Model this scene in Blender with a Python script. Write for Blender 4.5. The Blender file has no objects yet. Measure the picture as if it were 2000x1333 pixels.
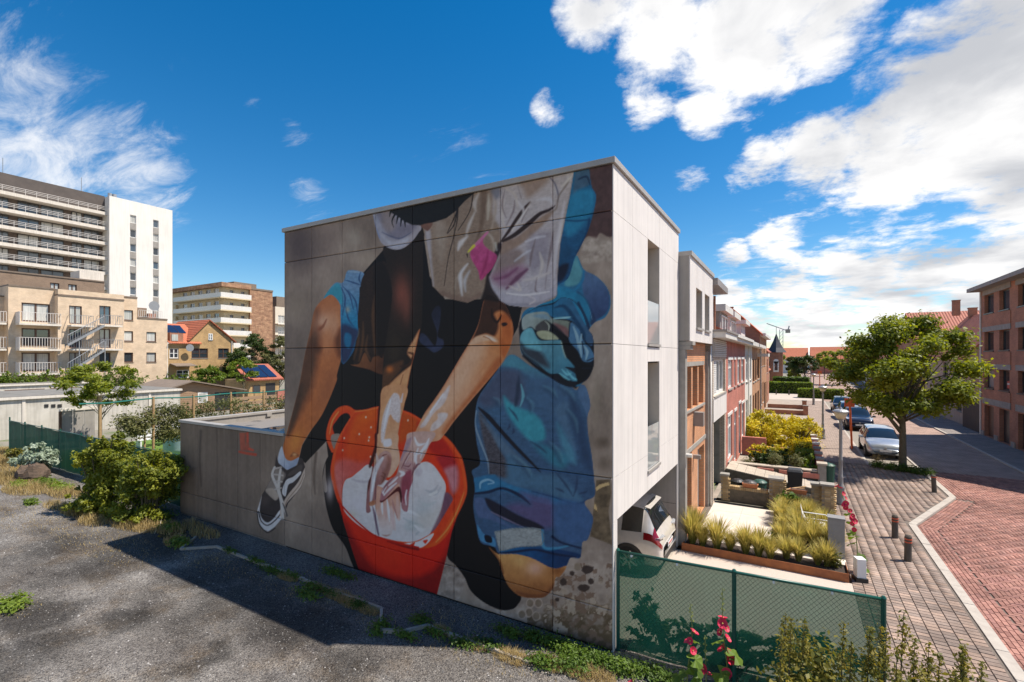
import bpy, math, random
import numpy as np
from mathutils import Vector
R = random.Random(7)
NR = np.random.default_rng(11)
SC = bpy.context.scene
COL = SC.collection
# ------------------------------------------------------------------ camera
F_PX, HOR, CX = 936.0, 697.0, 1000.0          # focal length and horizon in pixels of the 2000 px photograph
CAM = Vector((2.89, -8.62, 5.5)); YAW = math.radians(30.4)
FW = Vector((-math.sin(YAW), math.cos(YAW), 0)); RT = Vector((math.cos(YAW), math.sin(YAW), 0))
cd = bpy.data.cameras.new('camera'); cam = bpy.data.objects.new('camera', cd); COL.objects.link(cam)
cam.location = CAM; cam.rotation_euler = (math.radians(90), 0, YAW)
cd.sensor_width = 36; cd.lens = 36 * F_PX / 2000; cd.shift_y = (HOR - 666.5) / 2000
cd.clip_start = .1; cd.clip_end = 6000
SC.camera = cam
# ------------------------------------------------------------------ light
SUN = Vector((4.8, 2.49, 9.2)).normalized()
SKY_STRENGTH, SUN_STRENGTH, EXPO = 0.075, 4.6, 0.68
sd = bpy.data.lights.new('sun', 'SUN'); sun = bpy.data.objects.new('sun', sd); COL.objects.link(sun)
sd.energy = SUN_STRENGTH; sd.angle = math.radians(.53); sd.color = (1, .915, .80)
sun.rotation_euler = SUN.to_track_quat('Z', 'Y').to_euler(); sun.location = (20, 10, 40)
vs = SC.view_settings
vs.view_transform = 'Standard'; vs.look = 'None'; vs.exposure = EXPO; vs.gamma = 1; vs.use_curve_mapping = False

def pix_dir(px, py):
    return (RT * ((px - CX) / F_PX) + FW + Vector((0, 0, (HOR - py) / F_PX))).normalized()
def G(px, py, z=0.0):                      # pixel -> point on the horizontal plane z
    d = pix_dir(px, py); t = (z - CAM.z) / d.z
    return CAM + d * t
def ATX(px, py, x):                        # pixel -> point on a wall x = const
    d = pix_dir(px, py); return CAM + d * ((x - CAM.x) / d.x)
def ATY(px, py, y):
    d = pix_dir(px, py); return CAM + d * ((y - CAM.y) / d.y)

W = bpy.data.worlds.new('World'); SC.world = W; W.use_nodes = True
def world():
    nt = W.node_tree; nt.nodes.clear(); N = nt.nodes.new; L = nt.links.new
    out = N('ShaderNodeOutputWorld'); bg = N('ShaderNodeBackground'); bg.inputs[1].default_value = SKY_STRENGTH
    L(bg.outputs[0], out.inputs[0])
    sky = N('ShaderNodeTexSky'); sky.sky_type = 'NISHITA'; sky.sun_disc = False
    sky.sun_elevation = math.asin(SUN.z); sky.sun_rotation = math.atan2(SUN.x, SUN.y)
    sky.air_density = 1.0; sky.dust_density = .1; sky.ozone_density = 2.2
    hs = N('ShaderNodeHueSaturation'); hs.inputs['Saturation'].default_value = 1.44; hs.inputs['Value'].default_value = 1.2
    hs.inputs['Hue'].default_value = .498
    L(sky.outputs[0], hs.inputs['Color'])
    tc = N('ShaderNodeTexCoord'); nrm = N('ShaderNodeVectorMath'); nrm.operation = 'NORMALIZE'
    L(tc.outputs['Generated'], nrm.inputs[0]); D = nrm.outputs[0]
    def math_(op, a, b=None, c=None, clamp=False):
        n = N('ShaderNodeMath'); n.operation = op; n.use_clamp = clamp
        for i, v in enumerate((a, b, c)):
            if v is None: continue
            if isinstance(v, (int, float)): n.inputs[i].default_value = v
            else: L(v, n.inputs[i])
        return n.outputs[0]
    def smooth(v, a, b, lo=0., hi=1.):
        n = N('ShaderNodeMapRange'); n.interpolation_type = 'SMOOTHSTEP'
        L(v, n.inputs[0]); n.inputs[1].default_value = a; n.inputs[2].default_value = b
        n.inputs[3].default_value = lo; n.inputs[4].default_value = hi
        return n.outputs[0]
    sep = N('ShaderNodeSeparateXYZ'); L(D, sep.inputs[0])
    den = math_('ADD', math_('MAXIMUM', sep.outputs[2], 0.0), .16)
    comb = N('ShaderNodeCombineXYZ')
    L(math_('DIVIDE', sep.outputs[0], den), comb.inputs[0]); L(math_('DIVIDE', sep.outputs[1], den), comb.inputs[1])
    P = comb.outputs[0]
    def noise(scale, detail, rough, dist=0., off=(0, 0, 0), stretch=None):
        m = N('ShaderNodeMapping'); L(P, m.inputs[0]); m.inputs[1].default_value = off
        if stretch: m.inputs[2].default_value = (0, 0, stretch[0]); m.inputs[3].default_value = (stretch[1], stretch[2], 1)
        n = N('ShaderNodeTexNoise'); L(m.outputs[0], n.inputs['Vector'])
        n.inputs['Scale'].default_value = scale; n.inputs['Detail'].default_value = detail
        n.inputs['Roughness'].default_value = rough; n.inputs['Distortion'].default_value = dist
        return n.outputs[0]
    fb = noise(2.6, 12, .62, .3)
    fb2 = noise(7.5, 10, .65, .25, (3.1, 1.7, 0))
    fb3 = noise(1.3, 4, .5, 0, (7.7, 3.3, 0))
    cir = noise(2.3, 11, .70, .6, (5, 2, 0), (.55, 1.0, 2.9))
    def blobs(lst):
        tot = None
        for (d, rad, w) in lst:
            n = N('ShaderNodeVectorMath'); n.operation = 'DISTANCE'; L(D, n.inputs[0]); n.inputs[1].default_value = d
            s = smooth(n.outputs['Value'], rad, rad * .12, 0, w)
            tot = s if tot is None else math_('MAXIMUM', tot, s)
        return tot
    pd = lambda px, py, r, w=1.: (pix_dir(px, py), r / F_PX, w)
    cum = [pd(1170, 15, 110, .9), pd(1300, 60, 150), pd(1440, 80, 190, 1.1), pd(1590, 30, 150), pd(1390, 190, 100, .9), pd(1265, 205, 75, .85), pd(1500, 150, 90, .85),
           pd(2010, 60, 250, 1.15), pd(1930, 200, 250, 1.25), pd(1760, 285, 180, 1.1), pd(1600, 310, 140, 1.0), pd(1490, 330, 90, .9), pd(2010, 330, 170, 1.2), pd(1700, 365, 80, .9), pd(1640, 225, 60, .7),
           pd(1430, 505, 55, .85), pd(1520, 468, 75, .9), pd(1790, 70, 60, .7), pd(1070, 212, 62, .47), pd(1350, 338, 75, .48), pd(1700, 60, 70, .62), pd(1740, 330, 90, .95), pd(1700, 150, 55, .65)]
    cum += [pd(x, y, r, w) for x, y, r, w in ((1420, 590, 95, .85), (1540, 560, 110, .9), (1680, 540, 125, 1.0), (1830, 525, 125, 1.0), (1970, 520, 130, 1.05),
                                            (1450, 650, 110, .95), (1600, 635, 120, 1.05), (1760, 620, 130, 1.1), (1930, 610, 140, 1.1), (1900, 445, 50, .7), (1720, 455, 40, .6))]
    # weather goes on all round, with extra unseen clouds to brighten the mural
    for k in range(24):
        az = math.radians(50 + 9 * k); el = math.radians(R.choice((6, 9, 12, 26, 42, 58))) 
        cum.append((Vector((math.sin(az) * math.cos(el), math.cos(az) * math.cos(el), math.sin(el))), R.uniform(.18, .34), R.uniform(.95, 1.15)))
    wis = [pd(20, 190, 240, .72), pd(110, 290, 190, .85), pd(270, 345, 110, 1.0), pd(60, 320, 140, .95), pd(610, 396, 75, .62), pd(575, 262, 45, .55), pd(900, 330, 170, .36), pd(490, 205, 30, .45),
           pd(1500, 492, 150, .45)]
    b1 = blobs(cum); b2 = blobs(wis)
    raw = math_('ADD', math_('ADD', b1, math_('MULTIPLY', math_('SUBTRACT', fb, .5), 2.1)), math_('MULTIPLY', math_('SUBTRACT', fb2, .5), 1.35))
    raw = math_('MULTIPLY', raw, smooth(b1, .0, .35))
    dens = smooth(raw, .42, .98)
    wr = math_('ADD', b2, math_('MULTIPLY', math_('SUBTRACT', cir, .5), 2.6))
    wd = math_('MULTIPLY', math_('MULTIPLY', smooth(wr, .35, 1.5), smooth(b2, 0, .35)), .78)
    dens = math_('MAXIMUM', dens, wd)
    shade = smooth(math_('ADD', math_('MULTIPLY', b1, .9), math_('ADD', math_('MULTIPLY', math_('SUBTRACT', fb3, .5), 3.2), math_('MULTIPLY', math_('SUBTRACT', fb, .5), -1.3))), .45, 1.5)
    mc = N('ShaderNodeMix'); mc.data_type = 'RGBA'; L(shade, mc.inputs[0])
    mc.inputs[6].default_value = (9.4, 9.3, 9.2, 1); mc.inputs[7].default_value = (5.0, 5.15, 5.5, 1)
    mx = N('ShaderNodeMix'); mx.data_type = 'RGBA'; L(dens, mx.inputs[0]); L(hs.outputs[0], mx.inputs[6]); L(mc.outputs[2], mx.inputs[7])
    L(mx.outputs[2], bg.inputs[0])
world()

# ------------------------------------------------------------------ mesh helpers
ORG = {}                                    # world origin of each thing
def tag(o, label=None, cat=None, group=None, kind=None):
    if label: o['label'] = label
    if cat: o['category'] = cat
    if group: o['group'] = group
    if kind: o['kind'] = kind
    return o
def thing(name, loc, label, cat, group=None):
    o = bpy.data.objects.new(name, None); COL.objects.link(o); o.empty_display_size = .2
    o.location = loc; ORG[o.name] = Vector(loc)
    return tag(o, label, cat, group)
def origin_of(p):
    while p is not None:
        if p.name in ORG: return ORG[p.name]
        p = p.parent
    return Vector((0, 0, 0))

class MB:
    def __init__(s): s.v = []; s.f = []; s.m = []; s.cur = 0
    def quad(s, *p):
        n = len(s.v); s.v += [tuple(q) for q in p]; s.f.append(tuple(range(n, n + len(p)))); s.m.append(s.cur); return s
    def hexa(s, c):                          # 8 corners, bottom ring then top ring
        n = len(s.v); s.v += [tuple(q) for q in c]
        for f in ((3, 2, 1, 0), (4, 5, 6, 7), (0, 1, 5, 4), (1, 2, 6, 5), (2, 3, 7, 6), (3, 0, 4, 7)):
            s.f.append(tuple(n + i for i in f)); s.m.append(s.cur)
        return s
    def box(s, x0, x1, y0, y1, z0, z1):
        return s.hexa([(x0, y0, z0), (x1, y0, z0), (x1, y1, z0), (x0, y1, z0), (x0, y0, z1), (x1, y0, z1), (x1, y1, z1), (x0, y1, z1)])
    def fbox(s, fr, a0, a1, h0, h1, z0, z1):  # box in a wall frame: a along the wall, h outwards
        return s.hexa([fr(a, h, z) for z in (z0, z1) for a, h in ((a0, h0), (a1, h0), (a1, h1), (a0, h1))])
    def obox(s, c, L, Wd, H, rz, tilt=0.):    # turned box, c = base centre
        ca, sa = math.cos(rz), math.sin(rz)
        P = lambda x, y, z: (c[0] + x * ca - y * sa, c[1] + x * sa + y * ca, c[2] + z + x * tilt)
        return s.hexa([P(x, y, z) for z in (0, H) for x, y in ((-L / 2, -Wd / 2), (L / 2, -Wd / 2), (L / 2, Wd / 2), (-L / 2, Wd / 2))])
    def cyl(s, p0, p1, r0, r1=None, n=10, caps=True):
        r1 = r0 if r1 is None else r1
        p0, p1 = Vector(p0), Vector(p1); d = (p1 - p0)
        if d.length < 1e-6: return s
        d.normalize(); a = d.orthogonal().normalized(); b = d.cross(a); k = len(s.v)
        for p, r in ((p0, r0), (p1, r1)):
            for i in range(n):
                t = 2 * math.pi * i / n; s.v.append(tuple(p + (a * math.cos(t) + b * math.sin(t)) * r))
        for i in range(n):
            j = (i + 1) % n; s.f.append((k + i, k + j, k + n + j, k + n + i)); s.m.append(s.cur)
        if caps:
            s.f.append(tuple(k + i for i in range(n))[::-1]); s.m.append(s.cur)
            s.f.append(tuple(k + n + i for i in range(n))); s.m.append(s.cur)
        return s
    def tube(s, pts, rad, n=6):
        pts = [Vector(p) for p in pts]; rr = rad if isinstance(rad, (list, tuple)) else [rad] * len(pts); k = len(s.v)
        a = None
        for i, p in enumerate(pts):
            d = (pts[min(i + 1, len(pts) - 1)] - pts[max(i - 1, 0)]).normalized()
            a = d.orthogonal().normalized() if a is None else (a - d * a.dot(d)).normalized()
            b = d.cross(a)
            for j in range(n):
                t = 2 * math.pi * j / n; s.v.append(tuple(p + (a * math.cos(t) + b * math.sin(t)) * rr[i]))
        for i in range(len(pts) - 1):
            for j in range(n):
                q = (j + 1) % n; s.f.append((k + i * n + j, k + i * n + q, k + (i + 1) * n + q, k + (i + 1) * n + j)); s.m.append(s.cur)
        s.f.append(tuple(k + j for j in range(n))[::-1]); s.m.append(s.cur)
        s.f.append(tuple(k + (len(pts) - 1) * n + j for j in range(n))); s.m.append(s.cur)
        return s
    def lathe(s, c, prof, n=12):              # prof: (r, z)
        k = len(s.v)
        for r, z in prof:
            for i in range(n):
                t = 2 * math.pi * i / n; s.v.append((c[0] + r * math.cos(t), c[1] + r * math.sin(t), c[2] + z))
        for i in range(len(prof) - 1):
            for j in range(n):
                q = (j + 1) % n; s.f.append((k + i * n + j, k + i * n + q, k + (i + 1) * n + q, k + (i + 1) * n + j)); s.m.append(s.cur)
        s.f.append(tuple(k + j for j in range(n))[::-1]); s.m.append(s.cur)
        s.f.append(tuple(k + (len(prof) - 1) * n + j for j in range(n))); s.m.append(s.cur)
        return s
    def prism(s, poly, z0, z1):
        k = len(s.v); n = len(poly)
        s.v += [(x, y, z0) for x, y in poly] + [(x, y, z1) for x, y in poly]
        s.f.append(tuple(range(k, k + n))[::-1]); s.m.append(s.cur); s.f.append(tuple(range(k + n, k + 2 * n))); s.m.append(s.cur)
        for i in range(n):
            j = (i + 1) % n; s.f.append((k + i, k + j, k + n + j, k + n + i)); s.m.append(s.cur)
        return s
    def sweep(s, poly3, d):                   # polygon of 3d points extruded by vector d
        k = len(s.v); n = len(poly3); d = Vector(d)
        s.v += [tuple(p) for p in poly3] + [tuple(Vector(p) + d) for p in poly3]
        s.f.append(tuple(range(k, k + n))); s.m.append(s.cur); s.f.append(tuple(range(k + n, k + 2 * n))[::-1]); s.m.append(s.cur)
        for i in range(n):
            j = (i + 1) % n; s.f.append((k + i, k + n + i, k + n + j, k + j)); s.m.append(s.cur)
        return s
    def wall(s, fr, a0, a1, z0, z1, holes=(), d=.15):   # wall face with openings and their reveals
        A = sorted({a0, a1, *[h[0] for h in holes], *[h[1] for h in holes]}); Z = sorted({z0, z1, *[h[2] for h in holes], *[h[3] for h in holes]})
        for i in range(len(A) - 1):
            for j in range(len(Z) - 1):
                ca, cz = (A[i] + A[i + 1]) / 2, (Z[j] + Z[j + 1]) / 2
                if any(h[0] < ca < h[1] and h[2] < cz < h[3] for h in holes): continue
                s.quad(fr(A[i], 0, Z[j]), fr(A[i + 1], 0, Z[j]), fr(A[i + 1], 0, Z[j + 1]), fr(A[i], 0, Z[j + 1]))
        for h in holes:
            b0, b1, y0, y1 = h[:4]
            s.quad(fr(b0, 0, y0), fr(b1, 0, y0), fr(b1, -d, y0), fr(b0, -d, y0)); s.quad(fr(b0, 0, y1), fr(b1, 0, y1), fr(b1, -d, y1), fr(b0, -d, y1))
            s.quad(fr(b0, 0, y0), fr(b0, 0, y1), fr(b0, -d, y1), fr(b0, -d, y0)); s.quad(fr(b1, 0, y0), fr(b1, 0, y1), fr(b1, -d, y1), fr(b1, -d, y0))
        return s
    def build(s, name, mat, parent=None, smooth=False, bevel=0.):
        o = origin_of(parent); me = bpy.data.meshes.new(name)
        me.from_pydata([(x - o.x, y - o.y, z - o.z) for x, y, z in s.v], [], s.f)
        mats = mat if isinstance(mat, (list, tuple)) else [mat]
        for m in mats: me.materials.append(m)
        if len(mats) > 1: me.polygons.foreach_set('material_index', s.m)
        if smooth: me.polygons.foreach_set('use_smooth', [True] * len(me.polygons))
        me.update()
        ob = bpy.data.objects.new(name, me); COL.objects.link(ob); ob.parent = parent
        if bevel:
            b = ob.modifiers.new('edge', 'BEVEL'); b.width = bevel; b.segments = 2; b.limit_method = 'ANGLE'
        return ob
def frame(ox, oy, u, n):                      # wall frame: origin on the ground, u along, n outward
    return lambda a, h, z: (ox + u[0] * a + n[0] * h, oy + u[1] * a + n[1] * h, z)
def fx(x, sgn=1): return frame(x, 0, (0, 1), (sgn, 0))      # wall x = const, a is y
def fy(y, sgn=-1): return frame(0, y, (1, 0), (0, sgn))     # wall y = const, a is x
def np_mesh(name, verts, faces, mat, parent=None, smooth=False, attr=None):
    me = bpy.data.meshes.new(name); nv, nf, k = len(verts), len(faces), faces.shape[1]
    me.vertices.add(nv); me.vertices.foreach_set('co', np.ascontiguousarray(verts, dtype=np.float32).ravel())
    me.loops.add(nf * k); me.loops.foreach_set('vertex_index', faces.astype(np.int32).ravel())
    me.polygons.add(nf); me.polygons.foreach_set('loop_start', np.arange(0, nf * k, k, dtype=np.int32))
    me.polygons.foreach_set('loop_total', np.full(nf, k, dtype=np.int32))
    if smooth: me.polygons.foreach_set('use_smooth', np.ones(nf, dtype=bool))
    me.update(calc_edges=True)
    if attr is not None:
        ca = me.color_attributes.new('tint', 'FLOAT_COLOR', 'POINT'); a = np.ones((nv, 4), dtype=np.float32); a[:, :attr.shape[1]] = attr
        ca.data.foreach_set('color', a.ravel())
    me.materials.append(mat); me.validate()
    o = bpy.data.objects.new(name, me); COL.objects.link(o); o.parent = parent
    return o
def copy_tree(o, parent=None):
    c = o.copy(); COL.objects.link(c); c.parent = parent
    for ch in list(o.children): copy_tree(ch, c)
    return c

# ------------------------------------------------------------------ materials
def lin(c): return tuple(((v / 255) / 12.92 if v / 255 <= .04045 else ((v / 255 + .055) / 1.055) ** 2.4) for v in c)
MC = {}
def nmat(name):
    m = bpy.data.materials.new(name); m.use_nodes = True; nt = m.node_tree
    b = nt.nodes['Principled BSDF']; return m, nt, b, nt.nodes.new, nt.links.new
def pm(name, c1, c2=None, scale=6., rough=.8, bump=0., metal=0., detail=6., c3=None, spec=.5, bscale=None, stretch=None, streak=0.):
    """Principled material with noise between base colours (linear values)."""
    if name in MC: return MC[name]
    m, nt, b, N, L = nmat(name); b.inputs['Roughness'].default_value = rough; b.inputs['Metallic'].default_value = metal
    b.inputs['Specular IOR Level'].default_value = spec
    c2 = c2 or tuple(v * .78 for v in c1)
    g = N('ShaderNodeNewGeometry'); mp = N('ShaderNodeMapping'); L(g.outputs['Position'], mp.inputs[0])
    if stretch: mp.inputs[3].default_value = stretch
    n = N('ShaderNodeTexNoise'); L(mp.outputs[0], n.inputs['Vector']); n.inputs['Scale'].default_value = scale; n.inputs['Detail'].default_value = detail
    n.inputs['Roughness'].default_value = .62
    r = N('ShaderNodeValToRGB'); L(n.outputs[0], r.inputs[0]); r.color_ramp.elements[0].position = .32; r.color_ramp.elements[1].position = .68
    r.color_ramp.elements[0].color = (*c1, 1); r.color_ramp.elements[1].color = (*c2, 1)
    if c3: e = r.color_ramp.elements.new(.5); e.color = (*c3, 1)
    colr = r.outputs[0]
    if streak:                                # rain streaks down the wall
        m2 = N('ShaderNodeMapping'); L(g.outputs['Position'], m2.inputs[0]); m2.inputs[3].default_value = (5, 5, .22)
        n2 = N('ShaderNodeTexNoise'); L(m2.outputs[0], n2.inputs['Vector']); n2.inputs['Scale'].default_value = 1.4; n2.inputs['Detail'].default_value = 5
        r2 = N('ShaderNodeMapRange'); L(n2.outputs[0], r2.inputs[0]); r2.inputs[1].default_value = .42; r2.inputs[2].default_value = .75; r2.inputs[3].default_value = 1; r2.inputs[4].default_value = 1 - streak
        mm = N('ShaderNodeMix'); mm.data_type = 'RGBA'; mm.blend_type = 'MULTIPLY'; mm.inputs[0].default_value = 1; L(colr, mm.inputs[6]); L(r2.outputs[0], mm.inputs[7]); colr = mm.outputs[2]
    L(colr, b.inputs['Base Color'])
    if bump:
        nb = N('ShaderNodeTexNoise'); L(mp.outputs[0], nb.inputs['Vector']); nb.inputs['Scale'].default_value = bscale or scale * 4; nb.inputs['Detail'].default_value = 5
        bp = N('ShaderNodeBump'); bp.inputs['Strength'].default_value = bump; bp.inputs['Distance'].default_value = .02
        L(nb.outputs[0], bp.inputs['Height']); L(bp.outputs[0], b.inputs['Normal'])
    MC[name] = m; return m
def brick_mat(name, c1, c2, mortar, bw=.21, bh=.065, ms=.012, rough=.85, vary=.5):
    if name in MC: return MC[name]
    m, nt, b, N, L = nmat(name); b.inputs['Roughness'].default_value = rough
    g = N('ShaderNodeNewGeometry'); s = N('ShaderNodeSeparateXYZ'); L(g.outputs['Position'], s.inputs[0])
    a = N('ShaderNodeMath'); a.operation = 'ADD'; L(s.outputs[0], a.inputs[0]); L(s.outputs[1], a.inputs[1])
    c = N('ShaderNodeCombineXYZ'); L(a.outputs[0], c.inputs[0]); L(s.outputs[2], c.inputs[1])
    t = N('ShaderNodeTexBrick'); L(c.outputs[0], t.inputs['Vector']); t.inputs['Scale'].default_value = 1
    t.inputs['Brick Width'].default_value = bw; t.inputs['Row Height'].default_value = bh; t.inputs['Mortar Size'].default_value = ms; t.inputs['Mortar Smooth'].default_value = .2
    t.inputs['Color1'].default_value = (*c1, 1); t.inputs['Color2'].default_value = (*c2, 1); t.inputs['Mortar'].default_value = (*mortar, 1); t.inputs['Bias'].default_value = 0
    n = N('ShaderNodeTexNoise'); L(g.outputs['Position'], n.inputs['Vector']); n.inputs['Scale'].default_value = 1.3; n.inputs['Detail'].default_value = 7
    mr = N('ShaderNodeMapRange'); L(n.outputs[0], mr.inputs[0]); mr.inputs[1].default_value = .3; mr.inputs[2].default_value = .7; mr.inputs[3].default_value = 1 - vary * .45; mr.inputs[4].default_value = 1 + vary * .3
    mm = N('ShaderNodeMix'); mm.data_type = 'RGBA'; mm.blend_type = 'MULTIPLY'; mm.inputs[0].default_value = 1; L(t.outputs[0], mm.inputs[6]); L(mr.outputs[0], mm.inputs[7]); L(mm.outputs[2], b.inputs['Base Color'])
    bp = N('ShaderNodeBump'); bp.inputs['Strength'].default_value = .5; bp.inputs['Distance'].default_value = .012; bp.invert = True; L(t.outputs['Fac'], bp.inputs['Height']); L(bp.outputs[0], b.inputs['Normal'])
    MC[name] = m; return m
def roof_mat(name, c1, c2, axis='y', tile=.26):
    """pantiles: rounded columns and stepped rows along the slope"""
    if name in MC: return MC[name]
    m, nt, b, N, L = nmat(name); b.inputs['Roughness'].default_value = .75
    g = N('ShaderNodeNewGeometry'); s = N('ShaderNodeSeparateXYZ'); L(g.outputs['Position'], s.inputs[0])
    u = s.outputs[1] if axis == 'y' else s.outputs[0]
    def mth(op, a, bb):
        k = N('ShaderNodeMath'); k.operation = op
        for i, v in enumerate((a, bb)):
            if isinstance(v, (int, float)): k.inputs[i].default_value = v
            else: L(v, k.inputs[i])
        return k.outputs[0]
    w1 = mth('ABSOLUTE', mth('SINE', mth('MULTIPLY', u, math.pi / tile), 0), 0)
    w2 = mth('FRACT', mth('MULTIPLY', s.outputs[2], 1 / .21), 0)
    h = mth('ADD', w1, mth('MULTIPLY', w2, .7))
    n = N('ShaderNodeTexNoise'); L(g.outputs['Position'], n.inputs['Vector']); n.inputs['Scale'].default_value = 2.2; n.inputs['Detail'].default_value = 8; n.inputs['Roughness'].default_value = .7
    r = N('ShaderNodeValToRGB'); L(n.outputs[0], r.inputs[0]); r.color_ramp.elements[0].position = .35; r.color_ramp.elements[1].position = .66
    r.color_ramp.elements[0].color = (*c1, 1); r.color_ramp.elements[1].color = (*c2, 1); L(r.outputs[0], b.inputs['Base Color'])
    bp = N('ShaderNodeBump'); bp.inputs['Strength'].default_value = 1; bp.inputs['Distance'].default_value = .05; L(h, bp.inputs['Height']); L(bp.outputs[0], b.inputs['Normal'])
    MC[name] = m; return m
def glass(name, c=(.03, .04, .05), rough=.03, spec=.9, curtain=None):
    """window pane: dark room behind a reflecting sheet, with softly hanging curtain where given"""
    if name in MC: return MC[name]
    m, nt, b, N, L = nmat(name); b.inputs['Roughness'].default_value = rough; b.inputs['Specular IOR Level'].default_value = spec
    b.inputs['Base Color'].default_value = (*c, 1); b.inputs['Coat Weight'].default_value = .6; b.inputs['Coat Roughness'].default_value = .02
    if curtain:
        g = N('ShaderNodeNewGeometry'); mp = N('ShaderNodeMapping'); L(g.outputs['Position'], mp.inputs[0]); mp.inputs[3].default_value = (9, 9, .25)
        n = N('ShaderNodeTexNoise'); L(mp.outputs[0], n.inputs['Vector']); n.inputs['Scale'].default_value = 1; n.inputs['Detail'].default_value = 3
        r = N('ShaderNodeValToRGB'); L(n.outputs[0], r.inputs[0]); r.color_ramp.elements[0].position = .3; r.color_ramp.elements[1].position = .7
        r.color_ramp.elements[0].color = (*(v * .6 for v in curtain), 1); r.color_ramp.elements[1].color = (*curtain, 1); L(r.outputs[0], b.inputs['Base Color'])
    MC[name] = m; return m
def leaf_mat(name, cols, trans=.35, rough=.55):
    """foliage: leaf colour from the per-leaf tint, with light coming through"""
    if name in MC: return MC[name]
    m, nt, b, N, L = nmat(name); b.inputs['Roughness'].default_value = rough; b.inputs['Specular IOR Level'].default_value = .35
    a = N('ShaderNodeVertexColor'); a.layer_name = 'tint'
    r = N('ShaderNodeValToRGB'); L(a.outputs[0], r.inputs[0]); els = r.color_ramp.elements
    for i, c in enumerate(cols):
        p = i / (len(cols) - 1)
        e = els[0] if i == 0 else (els[1] if i == len(cols) - 1 else els.new(p)); e.position = p; e.color = (*c, 1)
    L(r.outputs[0], b.inputs['Base Color'])
    t = N('ShaderNodeBsdfTranslucent'); hs = N('ShaderNodeHueSaturation'); hs.inputs['Value'].default_value = 1.5; hs.inputs['Saturation'].default_value = 1.1; hs.inputs['Hue'].default_value = .485
    L(r.outputs[0], hs.inputs['Color']); L(hs.outputs[0], t.inputs[0])
    mx = N('ShaderNodeMixShader'); mx.inputs[0].default_value = trans; L(b.outputs[0], mx.inputs[1]); L(t.outputs[0], mx.inputs[2])
    L(mx.outputs[0], nt.nodes['Material Output'].inputs[0])
    MC[name] = m; return m
def paint(name, c, rough=.3, metal=0., coat=0., spec=.5): 
    if name in MC: return MC[name]
    m, nt, b, N, L = nmat(name); b.inputs['Roughness'].default_value = rough; b.inputs['Metallic'].default_value = metal; b.inputs['Coat Weight'].default_value = coat; b.inputs['Coat Roughness'].default_value = .04
    b.inputs['Specular IOR Level'].default_value = spec
    g = N('ShaderNodeNewGeometry'); n = N('ShaderNodeTexNoise'); L(g.outputs['Position'], n.inputs['Vector']); n.inputs['Scale'].default_value = 7; n.inputs['Detail'].default_value = 6
    r = N('ShaderNodeValToRGB'); L(n.outputs[0], r.inputs[0]); r.color_ramp.elements[0].position = .3; r.color_ramp.elements[1].position = .7
    r.color_ramp.elements[0].color = (*(v * .86 for v in c), 1); r.color_ramp.elements[1].color = (*c, 1); L(r.outputs[0], b.inputs['Base Color'])
    MC[name] = m; return m
M_CONC = pm('concrete', (.33, .31, .28), (.24, .225, .2), 3, .9, .25)
M_WHITE = pm('white_render', (.72, .70, .66), (.64, .62, .58), 1.2, .75, .1, streak=.12)
M_METAL = pm('galvanised_metal', (.42, .42, .42), (.33, .33, .34), 5, .42, 0, .6)
M_DARKMET = pm('dark_metal', (.05, .05, .052), (.035, .035, .038), 6, .5)
M_WFRAME = pm('white_frame', (.75, .75, .73), (.68, .68, .66), 4, .45)
M_BFRAME = pm('brown_frame', (.11, .055, .035), (.08, .04, .028), 5, .5)
M_DFRAME = pm('dark_frame', (.035, .034, .036), (.025, .025, .027), 5, .4)
M_WOODF = pm('oak_frame', (.42, .23, .07), (.33, .17, .05), 5, .5, .1, stretch=(1, 1, .15))
M_GL = glass('window_glass'); M_GLB = glass('sky_glass', (.05, .08, .11), .02, 1.)
M_CUR = glass('curtained_glass', (.3, .3, .3), .06, .8, (.5, .5, .47)); M_BLIND = glass('blind_glass', (.6, .6, .58), .08, .7, (.62, .61, .58))

def window(root, fr, a0, a1, z0, z1, d=.12, fmat=None, gmat=None, fw=.06, mull=(), trans=(), sill=True, name='window', sillmat=None, sill_out=.06):
    """frame in an opening with a pane and a sill of its own"""
    fmat = fmat or M_WFRAME; gmat = gmat or M_GL
    b = MB(); h0, h1 = -d - .03, -d + .03
    b.fbox(fr, a0, a0 + fw, h0, h1, z0, z1); b.fbox(fr, a1 - fw, a1, h0, h1, z0, z1)
    b.fbox(fr, a0 + fw, a1 - fw, h0, h1, z0, z0 + fw); b.fbox(fr, a0 + fw, a1 - fw, h0, h1, z1 - fw, z1)
    for t in mull: c = a0 + (a1 - a0) * t; b.fbox(fr, c - fw * .6, c + fw * .6, h0, h1 - .004, z0 + fw, z1 - fw)
    for t in trans: c = z0 + (z1 - z0) * t; b.fbox(fr, a0 + fw, a1 - fw, h0, h1 - .008, c - fw * .35, c + fw * .35)
    w = b.build(name, fmat, root)
    p = MB(); p.quad(fr(a0, -d - .02, z0), fr(a1, -d - .02, z0), fr(a1, -d - .02, z1), fr(a0, -d - .02, z1)); p.build('pane', gmat, w)
    if sill: s = MB(); s.fbox(fr, a0 - .04, a1 + .04, -d + .03, sill_out, z0 - .07, z0 - .003); s.build('sill', sillmat or M_CONC, w)
    return w
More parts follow.
